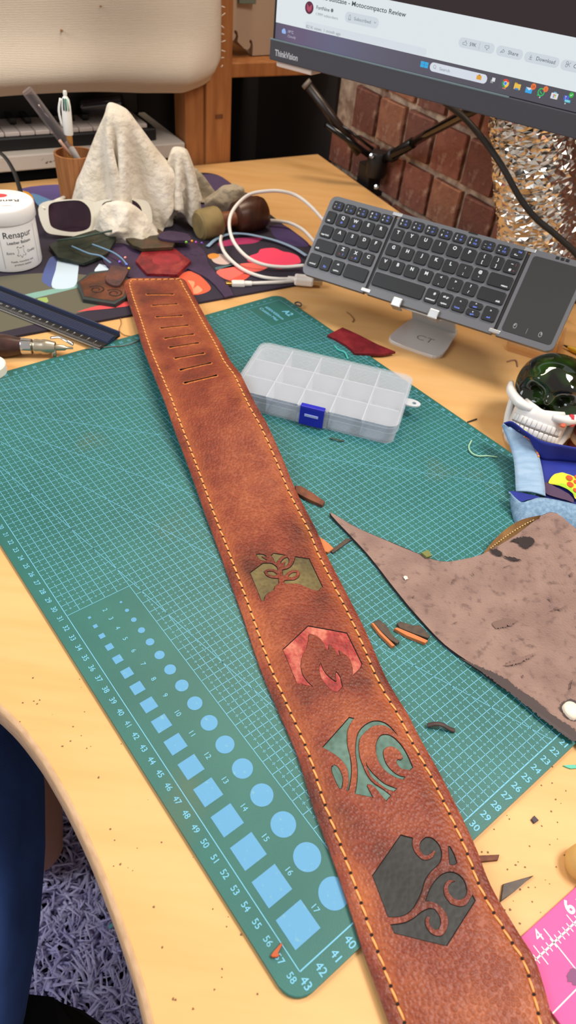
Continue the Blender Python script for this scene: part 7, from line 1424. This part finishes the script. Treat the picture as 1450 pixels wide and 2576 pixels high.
Rd = 0.0500; V = []; F = []; NA, NZ = 64, 100; z0 = -(dc.z - HT - 0.02) / dax.z; z1 = 0.15
random.seed(11)
for i in range(NZ + 1):
    h = z0 + (z1 - z0) * i / NZ; rib = abs(((h / 0.027) % 1.0) - 0.5) * 2
    for k in range(NA):
        t = 2 * PI * k / NA; jt = random.uniform(-.04, .04); rr_ = Rd - 0.0045 * rib ** 9 + random.uniform(-1, 1) * 0.0017 * (1 - rib ** 6) + 0.002 * noise.noise(Vector((math.cos(t) * 3, math.sin(t) * 3, h * 60)))
        V.append(dc + dax * (h + random.uniform(-1, 1) * 0.0016 * (1 - rib ** 6)) + (bx_ * math.cos(t + jt) + by_ * math.sin(t + jt)) * rr_)
for i in range(NZ):
    for k in range(NA):
        a_, b_, c__, d__ = i * NA + k, i * NA + (k + 1) % NA, (i + 1) * NA + (k + 1) % NA, (i + 1) * NA + k
        if (i + k) % 2: F += [(a_, b_, c__), (a_, c__, d__)]
        else: F += [(a_, b_, d__), (b_, c__, d__)]
V = [v if v.z > HT + 0.001 else Vector((v.x, v.y, HT + 0.001)) for v in V]
mesh('foil', V, F, pm('crumpled_foil', (236, 232, 226), 0.20, metal=1.0), du)
random.seed(3)

# ------------------------------------------------------------------ shaggy rug, seated person, chair
rg2 = thing('shaggy_rug', 'lavender shaggy rug on the floor below the desk edge', 'rug', (-0.25, 0.3, 0))
slabP = rrect(0.76, 0.74, 0.05, 5, -0.30, 0.31); bmobj('backing', prism_bm(slabP, 0.0005, 0.010), pm('rug_backing', (40, 34, 52), 0.95), rg2)
V = []; F = []
for k in range(2300):
    cx0, cy0 = random.uniform(-0.62, 0.04), random.uniform(0.0, 0.64); lean_ = random.uniform(0, 2 * PI); lv = Vector((math.cos(lean_), math.sin(lean_), 0)) * random.uniform(0.0, 0.8)
    for j in range(7):
        az = random.uniform(0, 2 * PI); d = Vector((math.cos(az), math.sin(az), 0)) * 0.55 + lv; d = d.normalized() * min(1.0, d.length); Lg = random.uniform(0.030, 0.052); w_ = random.uniform(0.0012, 0.0024)
        n_ = Vector((-d.y, d.x, 0)).normalized(); b0_ = Vector((cx0 + random.uniform(-.004, .004), cy0 + random.uniform(-.004, .004), 0.009)); up_z = Vector((0, 0, 1)); b_ = len(V)
        for q, (f1, f2, ww) in enumerate(((0, 0, .8), (.22, .42, 1.1), (.58, .72, 1.0), (1.0, .78, .25))):
            p = b0_ + d * Lg * f1 + up_z * Lg * f2 + n_ * Lg * 0.10 * math.sin(q * 1.4 + az); ww *= w_; V += [p - n_ * ww, p + Vector((0, 0, ww * .8)), p + n_ * ww]
        for q in range(3):
            for u_ in range(2): F.append((b_ + q * 3 + u_, b_ + q * 3 + u_ + 1, b_ + q * 3 + 4 + u_, b_ + q * 3 + 3 + u_))
o = mesh('pile', V, F, pm('lavender_chenille', (212, 206, 242), 0.8, var=(182, 174, 222), vscale=30, sheen=0.4), rg2, smooth=True); o['kind'] = 'stuff'
ps = thing('person', 'seated person in navy trousers, only the knee and bare calf visible', 'person', (-0.38, 0.25, 0))
def skin(nm, pts, radii, m, edges=None, sub=2):
    me = bpy.data.meshes.new(nm); me.from_pydata(pts, edges or [(i, i + 1) for i in range(len(pts) - 1)], []); o = bpy.data.objects.new(nm, me); COL.objects.link(o)
    md = o.modifiers.new('skin', 'SKIN'); md.use_smooth_shade = True
    for v, r_ in zip(me.skin_vertices[0].data, radii): v.radius = (r_, r_) if not isinstance(r_, tuple) else r_
    me.skin_vertices[0].data[0].use_root = True
    o.modifiers.new('sub', 'SUBSURF').levels = sub; o.modifiers['sub'].render_levels = sub; me.materials.append(m); return o
body = skin('body', [(-0.36, -0.22, 0.57), (-0.34, -0.02, 0.56), (-0.36, 0.16, 0.555), (-0.42, 0.34, 0.545), (-0.44, 0.43, 0.51), (-0.375, 0.425, 0.40), (-0.318, 0.385, 0.28), (-0.305, 0.345, 0.16), (-0.305, 0.33, 0.08), (-0.33, 0.41, 0.055)], [0.12, 0.105, 0.092, 0.075, 0.066, 0.064, 0.064, 0.046, 0.04, 0.034], pm('skin_tone', (150, 104, 84), 0.55))
body.parent = ps; body.matrix_parent_inverse = Matrix.Translation(-FRAMES[ps.name].translation)
tr = skin('trousers', [(-0.34, -0.24, 0.57), (-0.305, -0.04, 0.56), (-0.302, 0.12, 0.555), (-0.356, 0.28, 0.55), (-0.43, 0.40, 0.53), (-0.47, 0.46, 0.48)], [0.17, 0.178, 0.180, 0.160, 0.125, 0.10], pm('navy_cloth', (52, 82, 150), 0.9, var=(44, 70, 130), vscale=30, bump=0.3, bscale=1200))
tr.parent = ps; tr.matrix_parent_inverse = Matrix.Translation(-FRAMES[ps.name].translation)
chr_ = thing('office_chair', 'black upholstered chair seat under the seated person', 'chair', (-0.32, -0.08, 0))
bmobj('seat', prism_bm(rrect(0.46, 0.44, 0.09, 6, -0.30, -0.10), 0.33, 0.395, 0.025, 3), pm('black_upholstery', (20, 19, 20), 0.9), chr_)
lathe('column', [(0.03, 0.05), (0.03, 0.365)], M_BLACK, chr_, mat=T3(-0.30, -0.10, 0), n=16)
for k in range(5):
    t = 2 * PI * k / 5; tube('foot', [(-0.30, -0.10, 0.075), (-0.30 + 0.26 * math.cos(t), -0.10 + 0.26 * math.sin(t), 0.035)], [0.022, 0.014], M_BLACK, chr_, n=10)
    lathe('castor', [(0.012, 0.0005), (0.018, 0.008), (0.018, 0.028), (0.012, 0.036)], M_BLACK, chr_, mat=T3(-0.30 + 0.26 * math.cos(t), -0.10 + 0.26 * math.sin(t), 0), n=14)
